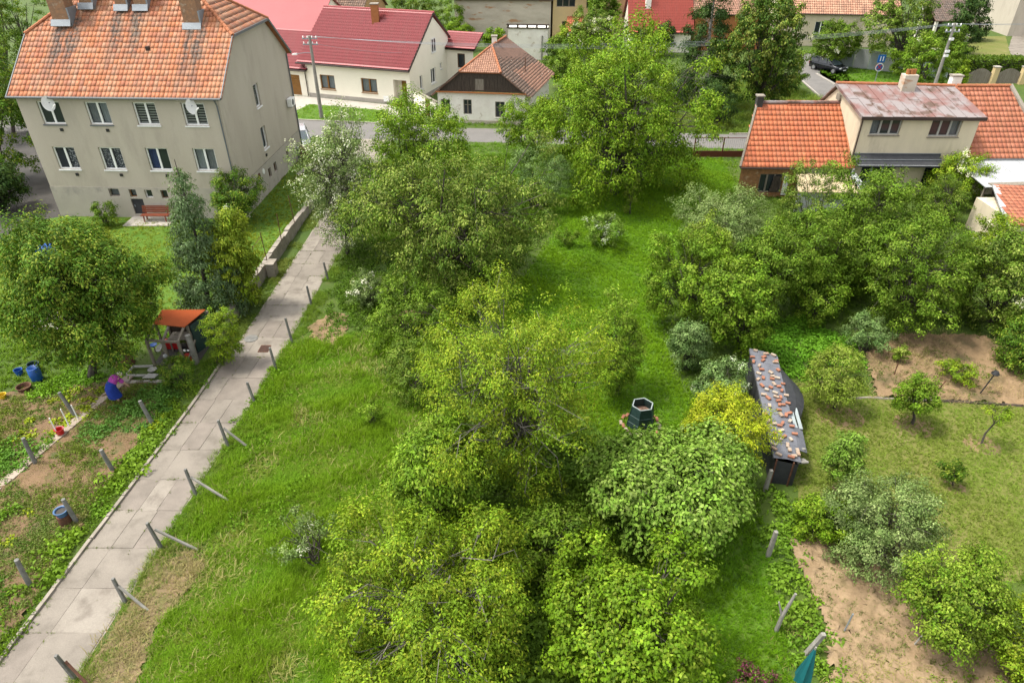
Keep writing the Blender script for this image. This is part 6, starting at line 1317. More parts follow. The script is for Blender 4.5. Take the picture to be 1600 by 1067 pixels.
mb = MB(); mb.poly(*hexa6(.46, .72)); mb.build('compost', mat('compost', (.13, .08, .06), (.24, .15, .11), 8, bs=12, bst=.8), t, True)
mb = MB(); h = hexa6(.44, 1.125)
for k in range(6): mb.bar(h[k], h[(k + 1) % 6], .04, .03)
mb.build('rim', M['bluegreytin'], t, True)
rng = random.Random(21)
for k in range(17):
    th = k / 17 * 6.283 + rng.uniform(-.1, .1); r = .74 + rng.uniform(-.05, .08); mb = MB(); mb.box(-.13, .13, -.06, .06, 0, .07); o = mb.build('brick', M[rng.choice(['brickO', 'brickP', 'brickP'])], bevel=.008)
    o.location = (5.42 + r * math.cos(th), 22.1 + r * math.sin(th), .05); o.rotation_euler = (rng.uniform(-.1, .1), rng.uniform(-.1, .1), th + 1.57 + rng.uniform(-.4, .4)); tag(o, 'brick of the broken ring lying round the compost bin', 'brick', 'bricks round the compost bin')

t = thing('wood_shed', 'long low shed under dark felt weighted down with loose bricks', 'shed', (11, 21.5, 0))
nl, nr, fl, fr_ = Vector((9.75, 18.75, 1.28)), Vector((10.75, 18.6, 1.18)), Vector((10.78, 25.6, 1.52)), Vector((11.92, 25.1, 1.42))
rng = random.Random(2); nn = 8
for k in range(nn):
    a, b, c, d = nl.lerp(fl, k / nn), nr.lerp(fr_, k / nn), nr.lerp(fr_, (k + 1.04) / nn), nl.lerp(fl, (k + 1.04) / nn); up_ = Vector((0, 0, .012 * (k % 2) + rng.uniform(0, .012)))
    mb = MB(); m1, m2 = a.lerp(b, .5) + U * .05, d.lerp(c, .5) + U * .05
    for s in ((a, m1, m2, d), (m1, b, c, m2)): mb.quad(*[q + up_ for q in s])
    mb.quad(a + up_, a + up_ - U * .12, d + up_ - U * .12, d + up_); mb.quad(b + up_, b + up_ - U * .12, c + up_ - U * .12, c + up_); mb.build('felt_strip', M['tarp'], t)
mb = MB(); i = Vector((.08, 0, 0)); z0 = lambda v: Vector((v.x, v.y, 0)); dn = U * -.1
for a, b, in ((nl + i, fl + i), (nr - i, fr_ - i), (nl + i, nr - i), (fl + i, fr_ - i)): mb.quad(z0(a), z0(b), b + dn, a + dn)
mb.build('wall', M['felt'], t)
for x in (.1, .72):
    p = nl.lerp(nr, x) + Vector((0, -.06, 0)); mb = MB(); mb.bar(z0(p), p, .05); mb.build('door_post', M['rust'], t)
mb = MB(); k = 10; a0, a1 = nr.lerp(fr_, .42), nr.lerp(fr_, .90); prev = None; arr = []
for j in range(9):
    u = j / 8; p = a0.lerp(a1, u); w_ = .85 * math.sin(math.pi * min(1, (u + .12) / 1.15)) ** .7; arr.append([p + U * .04, p + Vector((w_ * .5, 0, -.10)), p + Vector((w_, 0, -.35)), p + Vector((w_ * 1.05, 0, -.95))])
for j in range(8):
    for q in range(3): mb.quad(arr[j][q], arr[j][q + 1], arr[j + 1][q + 1], arr[j + 1][q])
mb.build('tarp_flap', M['felt'], t, smooth=True)
a0, a1 = nr.lerp(fr_, .10), nr.lerp(fr_, .33); mb = MB(); mb.prism([a0 + U * .0, a0 + Vector((.42, .1, -.25)), a1 + Vector((.42, 0, -.25)), a1], (0, 0, .025)); mb.build('side_felt', M['tarp'], t)
for dx in (.12, .34):
    p = nr.lerp(fr_, .30); mb = MB(); mb.bar(p + Vector((dx, 0, -.02 - dx * .3)), p + Vector((dx + .18, 1.25, .03 - dx * .3)), .13, .03); tag(mb.build('pale_board', M['bluegreytin']), ('left' if dx < .2 else 'right') + ' of two pale boards leaning on the side of the felt shed', 'board', 'pale boards on the shed')
for k in range(5):
    p = nr.lerp(fr_, .02 + k * .035); mb = MB(); mb.tube([p + Vector((-.1, .0, -.12 - .14 * (k % 3))), p + Vector((.32, .05, -.14 - .16 * (k % 3)))], .055, 8); tag(mb.build('log', M['palepost']), ('nearest and uppermost', 'second', 'lowest middle', 'fourth', 'farthest')[k] + ' cut log sticking out of the near right side of the felt shed', 'log', 'logs in the felt shed')
bmesh_ = []
for m in ('brickO', 'brickP', 'brickO'):
    mb = MB(); mb.box(-.125, .125, -.06, .06, 0, .066); o = mb.build('brick', M[m]); bmesh_.append(o.data); bpy.data.objects.remove(o)
for r_ in range(25):
    for q in range(3):
        u = (r_ + .5 + rng.uniform(-.35, .35)) / 25; v = (.16, .5, .84)[q] + rng.uniform(-.14, .14)
        if rng.random() < .16: continue
        p = nl.lerp(fl, u).lerp(nr.lerp(fr_, u), v); k = rng.choice((0, 1, 2, 1))
        o = bpy.data.objects.new('brick', bmesh_[k]); COL.objects.link(o); o.location = p + U * (.045 + .05 * (1 - abs(v - .5) * 2)); o.rotation_euler = (rng.uniform(-.06, .06), rng.uniform(-.06, .1), rng.uniform(-.5, 3))
        sc_ = rng.uniform(.62, .98); o.scale = (sc_, rng.uniform(.8, 1.05), .9)
        tag(o, 'orange brick lying loose on the felt shed roof' if k != 1 else 'pale mortar-covered brick lying loose on the felt shed roof', 'brick', 'orange bricks on the shed roof' if k != 1 else 'pale bricks on the shed roof')
t = thing('folded_parasol', 'folded teal garden parasol at the bottom edge right of the lawn', 'parasol', (8.05, 10.55, 0))
mb = MB(); n = 18; prof = [(.015, 2.2), (.05, 2.0), (.12, 1.5), (.19, 1.0), (.22, .7)]
for r, z in prof:
    for k in range(n): th = 2 * math.pi * k / n; q = r * (1 + .18 * math.cos(th * 6)); mb.v.append((q * math.cos(th), q * math.sin(th), z))
for i_ in range(len(prof) - 1):
    for k in range(n): j = (k + 1) % n; mb.f.append((i_ * n + k, i_ * n + j, (i_ + 1) * n + j, (i_ + 1) * n + k))
mb.build('canopy', M['teal'], t, True); mb = MB(); mb.tube([(0, 0, 0), (0, 0, 2.25)], .025, 8); mb.build('pole', M['palepost'], t, True)

# ------------------------------------------------------------------ soils and ground cover
soilsheet('bare_patch', [(-12.4, 11), (-12.1, 15.2), (-11.0, 15.6), (-10.2, 15.0), (-10.6, 13.6), (-10.9, 12.6), (-10.7, 11.2), (-10.6, 9.5), (-12.6, 9.3)], .012, M['fieldsoil'], .03, .13, 3)
soilsheet('bare_patch', [(-10.6, 29.8), (-9.6, 31.3), (-8.6, 31.0), (-8.4, 29.2), (-8.6, 27.6), (-9.8, 28.1)], .012, M['bank'], .03, .13, 4)
soilsheet('red_soil', [(-6.8, 30.2), (-5.6, 31.6), (-4.6, 31.0), (-5.2, 29.8)], .012, M['rust'] if False else M['soil'], .05, .16, 5)
soilsheet('sandy_plot', [(9.6, 15.9), (10.6, 16.3), (12.0, 15.2), (14.5, 13.0), (15, 10), (8.9, 10.4), (9.6, 12.4)], .012, M['sand'], .05, .11, 6)
soilsheet('soil_bank', [(16.2, 23.9), (17.2, 27.4), (20, 29.2), (24, 29), (25, 24), (23.5, 23.2), (19, 23.7)], .012, M['bank'], .065, .15, 7)
sheet('orchard_lawn', [(10.8, 16.9), (10.7, 20), (12, 25), (16.0, 25.5), (16.2, 23.9), (23.5, 23.2), (24, 19), (17.5, 14.5), (14, 14), (11.5, 16.3)], .008, M['drylawn'], .1, .5, 9)
sheet('garden_lawn', [(-1, 31), (2.5, 40), (4, 46), (14, 54.5), (17.3, 56), (17.0, 49), (13, 41), (8.5, 34), (7.2, 27), (8, 23), (8.9, 18), (8.3, 13), (7.6, 9), (3, 9), (3, 16), (3, 22), (1, 28)], .006, M['lawn'], .1, .5, 10)
sheet('tall_grass_ground', [(-11.7, 9), (-10.5, 15.8), (-10.9, 27), (-9, 28), (-6, 28), (-4.5, 22), (-4, 14), (-4.5, 9)], .005, M['lawn'], .1, .5, 11)
for x, y, r in ((17.0, 22.1, .75), (12.6, 18.35, .5), (19.2, 20.85, .65), (14.1, 22.6, .9), (16.8, 18.5, .35)):
    sheet('tree_ring', [(x + r * math.cos(a) * 1.1, y + r * math.sin(a)) for a in np.linspace(0, 6.283, 12)[:-1]], .016, M['bank'], .08, .2, int(x * 10))

def gn(src):
    g = bpy.data.node_groups.new('scatter_' + src.name, 'GeometryNodeTree')
    g.interface.new_socket('Geometry', in_out='INPUT', socket_type='NodeSocketGeometry'); g.interface.new_socket('Geometry', in_out='OUTPUT', socket_type='NodeSocketGeometry')
    nn = g.nodes; a = nn.new('NodeGroupInput'); z = nn.new('NodeGroupOutput'); m = nn.new('GeometryNodeMeshToPoints'); i = nn.new('GeometryNodeInstanceOnPoints'); o = nn.new('GeometryNodeObjectInfo'); o.inputs['Object'].default_value = src; o.inputs['As Instance'].default_value = True
    r = nn.new('GeometryNodeInputNamedAttribute'); r.data_type = 'FLOAT_VECTOR'; r.inputs['Name'].default_value = 'rot'; s = nn.new('GeometryNodeInputNamedAttribute'); s.data_type = 'FLOAT_VECTOR'; s.inputs['Name'].default_value = 'scl'
    L = g.links.new; L(a.outputs[0], m.inputs['Mesh']); L(m.outputs[0], i.inputs['Points']); L(o.outputs['Geometry'], i.inputs['Instance']); L(r.outputs['Attribute'], i.inputs['Rotation']); L(s.outputs['Attribute'], i.inputs['Scale']); L(i.outputs[0], z.inputs[0]); return g

def tuft(name, n, h, w, spread, lean, seed):
    """a little clump of grass blades"""
    rng = np.random.default_rng(seed); V, F = [], []
    for k in range(n):
        p = np.array([*rng.normal(0, spread, 2), 0]); th = rng.uniform(0, 6.283); d = np.array([math.cos(th), math.sin(th), 0]); s = np.array([-d[1], d[0], 0]) * w * rng.uniform(.7, 1.2) / 2; hh = h * rng.uniform(.55, 1.15); l = lean * rng.uniform(.4, 1.3) * hh
        b = len(V); V += [p - s, p + s, p + d * l * .35 + s * .8 + [0, 0, hh * .6], p + d * l * .35 - s * .8 + [0, 0, hh * .6], p + d * l + [0, 0, hh * .95], p + d * l + s * .1 + [0, 0, hh * .95]]; F += [(b, b + 1, b + 2, b + 3), (b + 3, b + 2, b + 5, b + 4)]
    return bpy.data.objects.new(name, np_mesh(name, np.array(V), np.array(F), M['blade']))

def rosette(name, n, r, h, ll, lw, seed, up=.6):
    """a leafy weed or vegetable plant"""
    rng = np.random.default_rng(seed); V = []
    for k in range(n):
        th = rng.uniform(0, 6.283); rr = r * math.sqrt(rng.random()); p = np.array([rr * math.cos(th), rr * math.sin(th), h * rng.uniform(.2, 1) * (1 - .4 * rr / r)])
        nm = np.array([0, 0, up]) + rng.normal(0, .45, 3) + p * [1, 1, 0] / r * .3; nm /= np.linalg.norm(nm); d = p * [1, 1, 0] + rng.normal(0, r * .7, 3); d -= nm * d.dot(nm); d /= np.linalg.norm(d); s = np.cross(nm, d); L = ll * rng.uniform(.7, 1.2); W = lw * rng.uniform(.8, 1.2)
        V += [p, p + d * L * .45 - s * W / 2 + nm * W * .2, p + d * L - nm * L * .1, p + d * L * .45 + s * W / 2 + nm * W * .2]
    V = np.array(V); V[:, 2] = np.maximum(V[:, 2], .01)
    return bpy.data.objects.new(name, np_mesh(name, V, np.arange(len(V)).reshape(-1, 4), M['blade']))

SRC = dict(short=tuft('short_tuft', 12, .09, .014, .055, .8, 1), tall=tuft('tall_tuft', 18, .24, .016, .08, .75, 2), dry=tuft('dry_tuft', 9, .12, .010, .06, 1.2, 3),
           weed=rosette('weed', 22, .16, .22, .11, .065, 4), big=rosette('leafy', 26, .20, .32, .16, .10, 5), fine=rosette('fine_weed', 26, .13, .16, .07, .03, 6), potato=rosette('potato', 40, .24, .34, .13, .08, 7), lettuce=rosette('lettuce_plant', 26, .15, .16, .13, .11, 8, .9))
GRP = {k: gn(v) for k, v in SRC.items()}

def hnoise(P, s, seed):
    """cheap smooth noise 0..1 for patchiness"""
    rng = np.random.default_rng(seed); v = np.zeros(len(P))
    for k in range(5):
        a = rng.uniform(0, 6.283); f = s * rng.uniform(.6, 1.9); v += np.sin(P[:, 0] * math.cos(a) * f + P[:, 1] * math.sin(a) * f + rng.uniform(0, 6))
    return np.clip(.5 + v / 5, 0, 1)

def scatter(name, label, cat, poly, dens, src, c1, c2, scl=(.7, 1.3), seed=1, excl=(), patch=0.0, pscale=1.2, hvar=.3, z=0.0, edge=.25, pts=None):
    rng = np.random.default_rng(seed); A = np.array(poly); x0, y0 = A.min(0) - edge; x1, y1 = A.max(0) + edge; n = int((x1 - x0) * (y1 - y0) * dens)
    P = rng.uniform([x0, y0], [x1, y1], (n, 2)); P = P[inpoly_np(P + rng.normal(0, edge, P.shape), poly)]
    for e in excl: P = P[~inpoly_np(P, e)]
    lane = (P[:, 0] > np.interp(P[:, 1], [2, 11.4, 23.1, 31.2, 46, 61], [-15.85, -15.0, -13.98, -13.5, -13.0, -13.4]) + rng.normal(.02, .06, len(P))) & (P[:, 0] < np.interp(P[:, 1], [2, 10.9, 23.1, 28, 35.3, 46, 61], [-13.4, -12.62, -11.6, -11.25, -10.95, -10.5, -10.8]) + rng.normal(-.04, .09, len(P))) & (P[:, 1] < 61); P = P[~lane]
    if pts is not None: P = np.array(pts)
    if patch: P = P[hnoise(P, pscale, seed + 50) > patch * rng.uniform(.6, 1.4, len(P))]
    n = len(P); me = bpy.data.meshes.new(name); me.vertices.add(n); V = np.zeros((n, 3), np.float32); V[:, :2] = P; V[:, 2] = z; me.vertices.foreach_set('co', V.ravel())
    nz = hnoise(P, 1.5, seed + 7); r = me.attributes.new('rot', 'FLOAT_VECTOR', 'POINT'); rv = np.zeros((n, 3), np.float32); rv[:, 2] = rng.uniform(0, 6.283, n); rv[:, :2] = rng.normal(0, .12, (n, 2)); r.data.foreach_set('vector', rv.ravel())
    s = me.attributes.new('scl', 'FLOAT_VECTOR', 'POINT'); sv = rng.uniform(*scl, (n, 1)) * np.ones((1, 3)); sv[:, 2] *= 1 - hvar + 2 * hvar * nz; s.data.foreach_set('vector', sv.astype(np.float32).ravel())
    t = me.attributes.new('tint', 'FLOAT_COLOR', 'POINT'); f = np.clip(nz * .7 + rng.uniform(0, .3, n), 0, 1)[:, None]; c = np.ones((n, 4), np.float32); c[:, :3] = (np.array(c1) * (1 - f) + np.array(c2) * f) * rng.uniform(.75, 1.25, (n, 1)); t.data.foreach_set('color', c.ravel())
    o = bpy.data.objects.new(name, me); COL.objects.link(o); md = o.modifiers.new('scatter', 'NODES'); md.node_group = GRP[src]; return tag(o, label, cat, None, 'stuff')

def strip(fn, a, b, ys): return [(fn(y) + a, y) for y in ys] + [(fn(y) + b, y) for y in reversed(ys)]
YS = [9, 12, 15, 18, 21, 24, 27]
BOARDS = [(-20.35, 16), (-19.75, 16), (-17.4, 25.7), (-18.05, 25.7)]
G1, G2, G3 = (.108, .228, .007), (.175, .288, .012), (.22, .26, .04)
bare = [(-12.5, 9), (-11.9, 15.6), (-11.0, 15.7), (-10.1, 15.0), (-10.5, 13.6), (-10.9, 12.6), (-10.7, 11.2), (-10.6, 9)]
bare2 = [(-10.4, 29.8), (-9.6, 31.0), (-8.8, 30.8), (-8.6, 29.2), (-8.8, 27.9), (-9.8, 28.3)]
field = [(-11.9, 9), (-11.3, 19), (-10.8, 28), (-9, 29), (-5.5, 29), (-4, 24), (-2.5, 19), (-2.5, 13), (-3, 9)]
scatter('tall_grass', 'tall bright green grass filling the field beside the lane', 'grass', field, 110, 'tall', G1, G2, (.5, 1.15), 1, [bare, bare2], .12, 1.0, .45)
scatter('field_grass', 'short grass between the tall tufts of the lane field', 'grass', field, 130, 'short', G1, G3, (.8, 1.6), 2, [bare])
scatter('dry_field_grass', 'dry stalks mixed into the tall grass field', 'grass', field, 14, 'dry', (.24, .24, .07), (.34, .30, .12), (1.2, 2.6), 41, [], .35, 1.6)
scatter('patch_grass', 'dry grass and stalks over the bare patch beside the lane', 'grass', bare, 55, 'dry', (.22, .19, .08), (.30, .25, .11), (.8, 2.0), 42, [], .1, 2, z=.05)
scatter('patch_weeds', 'small green weeds on the bare patches of the field', 'weeds', bare, 10, 'fine', (.08, .17, .01), (.14, .22, .03), (.4, 1.1), 43, [], .2)
scatter('patch_weeds', 'green weeds on the upper bare patch of the field', 'weeds', bare2, 22, 'weed', (.07, .17, .01), (.12, .22, .03), (.4, 1.0), 44, [], .3, 2)
scatter('field_weeds', 'broad leafy weeds along the lane side of the tall grass field', 'weeds', [(-12.2, 15.2), (-11.5, 19), (-11.3, 28), (-9.0, 28), (-7.8, 19), (-8.5, 15.2)], 30, 'weed', (0.098, 0.203, 0.009), (0.143, 0.257, 0.017), (.6, 1.2), 3, [], .45, 1.4)
scatter('lawn_grass', 'short vivid green lawn grass on the middle garden', 'grass', [(-1, 31), (2.5, 40), (4, 47), (14, 55), (17.2, 56), (17.0, 49), (13, 41), (8.5, 34), (7.6, 27), (8.4, 22), (6, 20), (3.5, 22), (1, 28)], 110, 'short', (.10, .225, .004), (.16, .285, .007), (.9, 1.6), 4)
scatter('strip_grass', 'short grass on the narrow lawn right of the plum tree', 'grass', [(3, 9), (3, 17), (5, 22), (9.3, 21), (9.0, 18), (8.5, 13), (8.0, 9)], 110, 'short', (.075, .185, .004), (.125, .24, .006), (.9, 1.6), 5)
scatter('orchard_grass', 'thin dry grass under the orchard trees', 'grass', [(10.8, 16.6), (10.9, 20), (12, 25), (16.0, 25.0), (16.2, 23.8), (23.5, 23.0), (24, 19), (17.5, 14.5), (14, 14)], 140, 'short', (.14, .22, .02), (.21, .26, .045), (.6, 1.2), 6, [], .10, .8)
scatter('yard_grass', 'mown lawn beside the grey house behind the retaining wall', 'grass', [(-30, 29.5), (-15.0, 29.5), (-14.6, 45.6), (-14.8, 58), (-18.0, 58), (-18.0, 43.4), (-31, 43.8)], 22, 'short', (.15, .205, .010), (.21, .245, .02), (1.0, 1.8), 7)
scatter('verge_grass', 'rough verge grass between the retaining wall and the lane', 'grass', [(-14.5, 26.5), (-14.3, 46), (-12.9, 46), (-13.4, 31), (-13.7, 26.5)], 110, 'short', (0.098, 0.162, 0.017), (0.182, 0.216, 0.044), (.9, 1.7), 8, [], .2)
scatter('verge_weeds', 'leafy weeds along the garden side of the lane', 'weeds', strip(PX, -1.0, -.15, YS), 26, 'weed', (0.078, 0.162, 0.009), (0.143, 0.230, 0.017), (.5, 1.1), 9, [], .30, 1.3)
scatter('verge_tufts', 'grass tufts along the garden side of the lane', 'grass', strip(PX, -1.2, -.1, YS), 70, 'tall', (0.104, 0.189, 0.013), (0.182, 0.243, 0.033), (.3, .6), 10, [], .2)
scatter('lane_edge_grass', 'grass tufts growing over the field side edge of the lane', 'grass', strip(PR, -.1, .75, [9, 12, 15, 18, 21, 24, 27, 30, 34, 38]), 150, 'tall', (0.104, 0.203, 0.011), (0.182, 0.257, 0.033), (.3, .8), 11, [], .12, 2)
scatter('potato_bed', 'dark green leafy potato plants in front of the bending person', 'vegetables', [(-17.6, 20.9), (-18.05, 21.9), (-17.3, 23.4), (-16.9, 24.8), (-15.3, 24.6), (-14.9, 22.8), (-15.5, 21.6), (-16.4, 21.4)], 20, 'potato', (0.062, 0.155, 0.020), (0.098, 0.203, 0.033), (.6, 1.0), 12)
scatter('leafy_bed', 'green leafy vegetable bed at the left edge of the picture', 'vegetables', [(-23, 18), (-20.3, 16.9), (-18.9, 20.3), (-19.4, 21.1), (-21.6, 20.6), (-24, 19.5)], 24, 'potato', (0.072, 0.176, 0.013), (0.111, 0.223, 0.022), (.6, 1.0), 13)
scatter('leafy_bed', 'bright green leafy bed below the cherry tree', 'vegetables', [(-21.6, 23.4), (-19.3, 24.0), (-19.0, 25.4), (-20.8, 26.0), (-21.4, 25.0)], 24, 'big', (0.098, 0.223, 0.011), (0.143, 0.270, 0.018), (.5, .9), 14)
scatter('soil_weeds', 'sparse small weeds on the bare garden soil', 'weeds', [(-26, 16), (-15.5, 9.5), (-15.3, 22), (-16.2, 24.9), (-22, 24.4), (-27, 24)], 60, 'fine', (0.078, 0.149, 0.017), (0.169, 0.216, 0.033), (.5, 1.2), 15, [BOARDS], .46, 1.5, z=.05)
scatter('near_weeds', 'dense low weeds and dry stems in the near end of the vegetable garden', 'weeds', [(-18.6, 12), (-15.6, 10), (-15.5, 17.5), (-17.2, 18.4), (-19, 16.2)], 34, 'fine', (0.091, 0.155, 0.022), (0.221, 0.216, 0.066), (.6, 1.3), 16, [BOARDS], .30, 1.7, z=.05)
scatter('dark_weeds', 'dark leafy clump in the bottom left corner', 'weeds', [(-19, 9.5), (-15.8, 9.3), (-15.9, 13.4), (-17.8, 15.5), (-19.5, 14)], 22, 'weed', (0.052, 0.135, 0.011), (0.091, 0.189, 0.017), (.7, 1.2), 17)
scatter('nettle_patch', 'bright green nettle patch behind the far end of the shed', 'weeds', [(11.4, 25.8), (12.6, 29.8), (15, 30.6), (17, 28.6), (16.4, 26.2), (14, 25.4)], 26, 'big', (0.085, 0.223, 0.011), (0.130, 0.270, 0.018), (.6, 1.1), 18)
scatter('soil_grass', 'dry grass on the vegetable garden soil', 'grass', [(-26, 16), (-15.5, 9.5), (-15.3, 22), (-16.2, 24.9), (-22, 24.4), (-27, 24)], 30, 'dry', (.20, .18, .06), (.28, .24, .10), (.7, 1.6), 45, [BOARDS], .52, 1.4, z=.05)
scatter('side_grass', 'rough grass around the cherry tree at the left edge', 'grass', [(-31, 24), (-22.3, 24.3), (-20, 25.8), (-18, 28), (-15, 29), (-15, 30.5), (-31, 31)], 40, 'short', (.10, .20, .010), (.15, .24, .02), (1.0, 2.2), 46)
scatter('bank_grass', 'dry grass and stalks on the bare bank', 'grass', [(16.2, 23.9), (17.2, 27.4), (20, 29.2), (24, 29), (25, 24), (23.5, 23.2)], 30, 'dry', (.26, .21, .10), (.34, .27, .13), (.8, 1.8), 47, [], .25, z=.05)
scatter('plot_grass', 'dry stalks on the sandy plot', 'grass', [(9.8, 15.7), (10.6, 16.0), (12.0, 15.0), (14.0, 13.0), (14, 11.2), (9.6, 11.5)], 16, 'dry', (.24, .20, .10), (.32, .27, .14), (.6, 1.4), 48, [], .35, 2, z=.05)
scatter('bank_weeds', 'sparse weeds on the bare soil bank', 'weeds', [(16.2, 23.9), (17.2, 27.4), (20, 29.2), (24, 29), (25, 24), (23.5, 23.2)], 16, 'fine', (0.104, 0.149, 0.033), (0.208, 0.203, 0.066), (.5, 1.2), 19, [], .45, z=.05)
scatter('boundary_weeds', 'leafy raspberry and weed strip between the narrow lawn and the sandy plot', 'weeds', [(8.5, 10.4), (8.6, 14), (8.9, 17.2), (9.7, 18.3), (10.6, 17.2), (9.8, 15.6), (9.6, 13), (9.3, 12.2), (9.2, 10.6)], 24, 'big', (0.085, 0.189, 0.011), (0.156, 0.257, 0.022), (.5, 1.0), 20, [], .18)
scatter('boundary_dry', 'dry stems and grass at the bottom right below the sandy plot', 'weeds', [(7.8, 8.5), (8.0, 12.6), (9.4, 12.8), (9.6, 11.4), (14, 11.2), (15, 8.5)], 50, 'dry', (0.195, 0.203, 0.044), (0.312, 0.270, 0.099), (.8, 1.8), 21, [], .1)
scatter('plot_edge_weeds', 'green weeds along the lower edge of the sandy plot', 'weeds', [(9.3, 10.4), (9.5, 11.5), (11.2, 11.35), (14, 10.9), (14, 9.6)], 20, 'weed', (0.091, 0.176, 0.013), (0.169, 0.243, 0.022), (.4, .9), 22, [], .3)
scatter('plot_weeds', 'tiny weeds on the dry sandy plot', 'weeds', [(9.8, 15.7), (10.6, 16.0), (12.0, 15.0), (14.0, 13.0), (14, 11.2), (9.6, 11.5)], 30, 'fine', (0.117, 0.162, 0.033), (0.195, 0.216, 0.055), (.3, .7), 23, [], .4, z=.05)
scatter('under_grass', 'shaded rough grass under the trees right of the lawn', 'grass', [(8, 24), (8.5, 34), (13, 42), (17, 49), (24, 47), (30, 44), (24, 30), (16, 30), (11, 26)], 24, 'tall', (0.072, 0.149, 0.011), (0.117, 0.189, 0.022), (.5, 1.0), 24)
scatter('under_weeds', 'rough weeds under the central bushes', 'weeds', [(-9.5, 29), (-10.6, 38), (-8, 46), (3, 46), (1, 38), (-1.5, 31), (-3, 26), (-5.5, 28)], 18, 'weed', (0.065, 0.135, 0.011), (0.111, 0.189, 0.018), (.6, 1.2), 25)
scatter('street_grass', 'grass of the plot behind the big walnut by the street', 'grass', [(15.5, 63.4), (31, 62), (33, 76), (30, 84), (14, 78)], 10, 'tall', (0.098, 0.189, 0.011), (0.195, 0.243, 0.044), (1.0, 2.2), 26)
scatter('front_lawn_grass', 'mown lawn in front of the cream house', 'grass', [(-22.2, 69.5), (-20.6, 67.9), (-13.3, 66.6), (-12.7, 69.2), (-13.3, 70.7), (-21.2, 73.0)], 14, 'short', (0.130, 0.257, 0.011), (0.169, 0.297, 0.017), (1.2, 2.0), 27)
scatter('roadside_grass', 'grass strip in front of the old cottage', 'grass', [(-7.5, 65.9), (1.5, 65.0), (14, 64.2), (14, 66), (-7, 66.6)], 12, 'tall', (0.117, 0.230, 0.011), (0.169, 0.284, 0.022), (.7, 1.4), 28)
scatter('roadside_grass', 'grass strip along the near side of the street', 'grass', [(-10, 57), (15, 55.5), (20, 56.3), (20, 58.3), (-9.5, 60.8)], 12, 'tall', (0.104, 0.230, 0.009), (0.156, 0.284, 0.017), (.6, 1.2), 29)
scatter('verge_lawn_grass', 'grass of the verge with the parked car', 'grass', [(37.8, 82), (47, 79), (47, 88), (42, 95), (40.5, 95), (37.6, 87)], 8, 'short', (0.091, 0.203, 0.009), (0.130, 0.257, 0.017), (1.5, 2.5), 30)
LET = SRC['lettuce'].data
lm = leafmat('lettuce_leaf'); lme = LET.copy(); lme.materials.clear(); lme.materials.append(lm); ta = lme.attributes.new('tint', 'FLOAT_COLOR', 'POINT'); rr = np.random.default_rng(3); cc = np.ones((len(lme.vertices), 4), np.float32); cc[:, :3] = np.repeat(np.array([[.24, .30, .012]]) * rr.uniform(.75, 1.2, (len(lme.vertices) // 4, 1)), 4, 0); ta.data.foreach_set('color', cc.ravel())
rng = random.Random(31)
BEDS = ('in the bed nearest the cherry tree', 'beside the board path below the bending person', 'behind the white stakes', 'in the wide bed left of the white stakes', 'alone at the left edge', 'at the lane side of the potato bed', 'beside the near end of the board path')
for k, (x, y, w_, h_, n) in enumerate(((-19.4, 24.0, .95, .5, 22), (-18.55, 22.9, .55, .5, 12), (-19.0, 22.3, .5, .3, 8), (-19.6, 21.3, .9, .35, 18), (-20.6, 22.2, .3, .2, 2), (-14.9, 21.9, .2, .9, 5), (-17.55, 16.6, .3, 1.0, 7))):
    for j in range(n):
        o = bpy.data.objects.new('lettuce', lme); COL.objects.link(o); o.location = (x + rng.uniform(-w_, w_), y + rng.uniform(-h_, h_), .02); o.rotation_euler = (0, 0, rng.uniform(0, 6)); s = rng.uniform(.6, 1.15); o.scale = (s, s, s * rng.uniform(.8, 1.2))
        tag(o, 'yellow-green lettuce plant ' + BEDS[k], 'lettuce', 'lettuces in the vegetable garden')

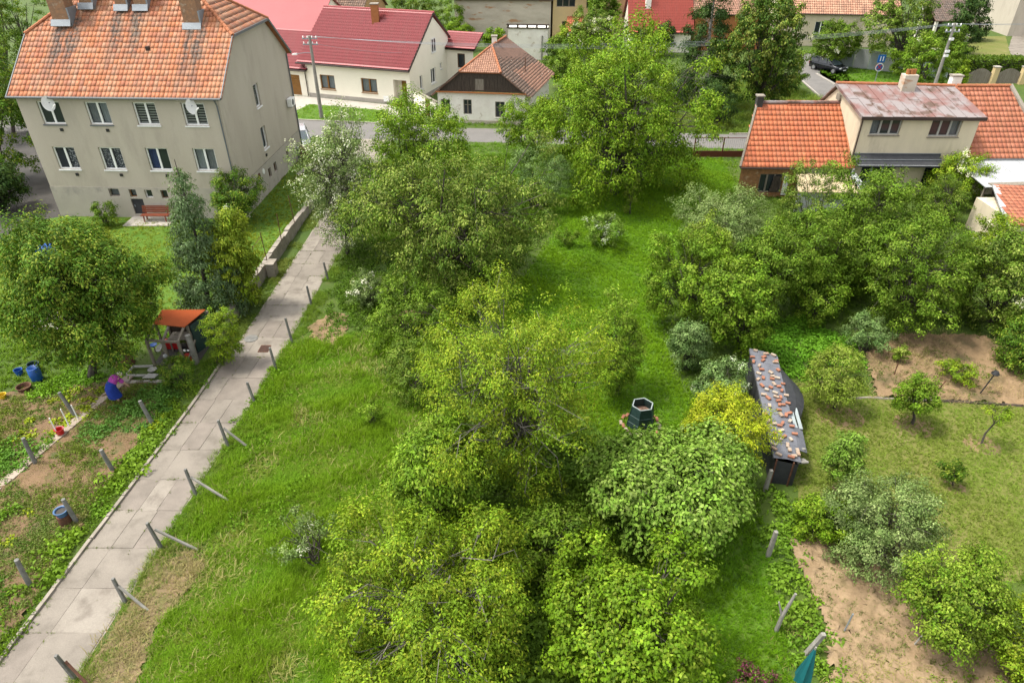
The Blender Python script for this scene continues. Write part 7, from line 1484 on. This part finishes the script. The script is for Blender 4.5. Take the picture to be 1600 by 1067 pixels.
for k, (xa, ya, xb, yb, src, lab) in enumerate(((-24.5, 19.8, -20.7, 23.2, 'fine', 'row of low green vegetables on the left soil bed'), (-16.6, 15.2, -15.9, 19.0, 'weed', 'row of bushy green plants along the lane edge of the garden'), (-17.0, 17.2, -16.4, 20.6, 'fine', 'thin green vegetable row right of the board path'), (-19.4, 15.0, -18.2, 17.6, 'potato', 'dark leafy row at the near end of the board path'))):
    dx, dy = xb - xa, yb - ya; L = math.hypot(dx, dy); nx, ny = -dy / L * .33, dx / L * .33
    scatter('vegetable_row', lab, 'vegetables', [(xa - nx, ya - ny), (xb - nx, yb - ny), (xb + nx, yb + ny), (xa + nx, ya + ny)], 30, src, (.075, .165, .012), (.13, .23, .02), (.5, 1.0), 60 + k, [], 0, 1, .3, 0, .12)
scatter('edge_bushes', 'yellow-green weeds and low bushes along the kerb of the garden', 'weeds', strip(PX, -1.1, -.3, [13, 16, 19, 22]), 16, 'big', (.10, .20, .012), (.17, .27, .02), (.6, 1.2), 70, [], .35, 1.6)

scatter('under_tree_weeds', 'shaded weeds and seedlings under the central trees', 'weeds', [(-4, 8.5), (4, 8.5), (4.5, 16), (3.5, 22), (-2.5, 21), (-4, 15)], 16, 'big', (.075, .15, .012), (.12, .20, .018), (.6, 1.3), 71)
scatter('under_tree_grass', 'tall grass under the shrubs left of the big walnut', 'grass', [(-9.5, 40), (2, 41), (5, 46), (14, 54), (15, 56), (-10, 57)], 30, 'tall', (.085, .18, .008), (.14, .25, .016), (.8, 1.5), 72)
scatter('gate_grass', 'lawn in front of the street gate', 'grass', [(8, 46), (16.5, 47), (18.5, 55.5), (13, 55)], 40, 'short', (.10, .22, .005), (.16, .27, .010), (1.0, 1.8), 73)

jr = random.Random(77); JP = []
for y in JY:
    if y < 8 or jr.random() < .25: continue
    c0 = jr.random()
    for k in range(int(jr.uniform(4, 22))):
        u = min(1, max(0, c0 + jr.gauss(0, .16))); JP.append((PX(y) + (PR(y) - PX(y)) * u, y + jr.gauss(0, .018)))
for k in range(170): y = jr.uniform(8, 40); JP.append((PX(y) + (PR(y) - PX(y)) * jr.choice((.0, .02, .32, .64, .985)) + jr.gauss(0, .03), y))
scatter('joint_weeds', 'tiny grass tufts growing in the joints of the concrete lane', 'grass', [(-15, 8), (-11, 8), (-11, 40), (-15, 40)], 1, 'short', (.09, .15, .02), (.16, .19, .05), (.25, .75), 80, pts=JP, z=.02)

scatter('outer_grass', 'rough grass at the left side of the gardens', 'grass', [(-45, 2), (-16, 2), (-15.8, 9), (-26, 15.5), (-27, 24), (-31, 24.5), (-31, 31), (-45, 31)], 9, 'tall', (.09, .18, .010), (.15, .23, .02), (.8, 1.6), 81)
scatter('outer_grass', 'rough grass near the bottom edge of the gardens', 'grass', [(-12.8, 3), (16, 3), (24, 15), (24, 19), (17, 14.5), (15, 9), (-12.4, 9)], 22, 'tall', (.09, .19, .010), (.15, .25, .02), (.7, 1.4), 82)
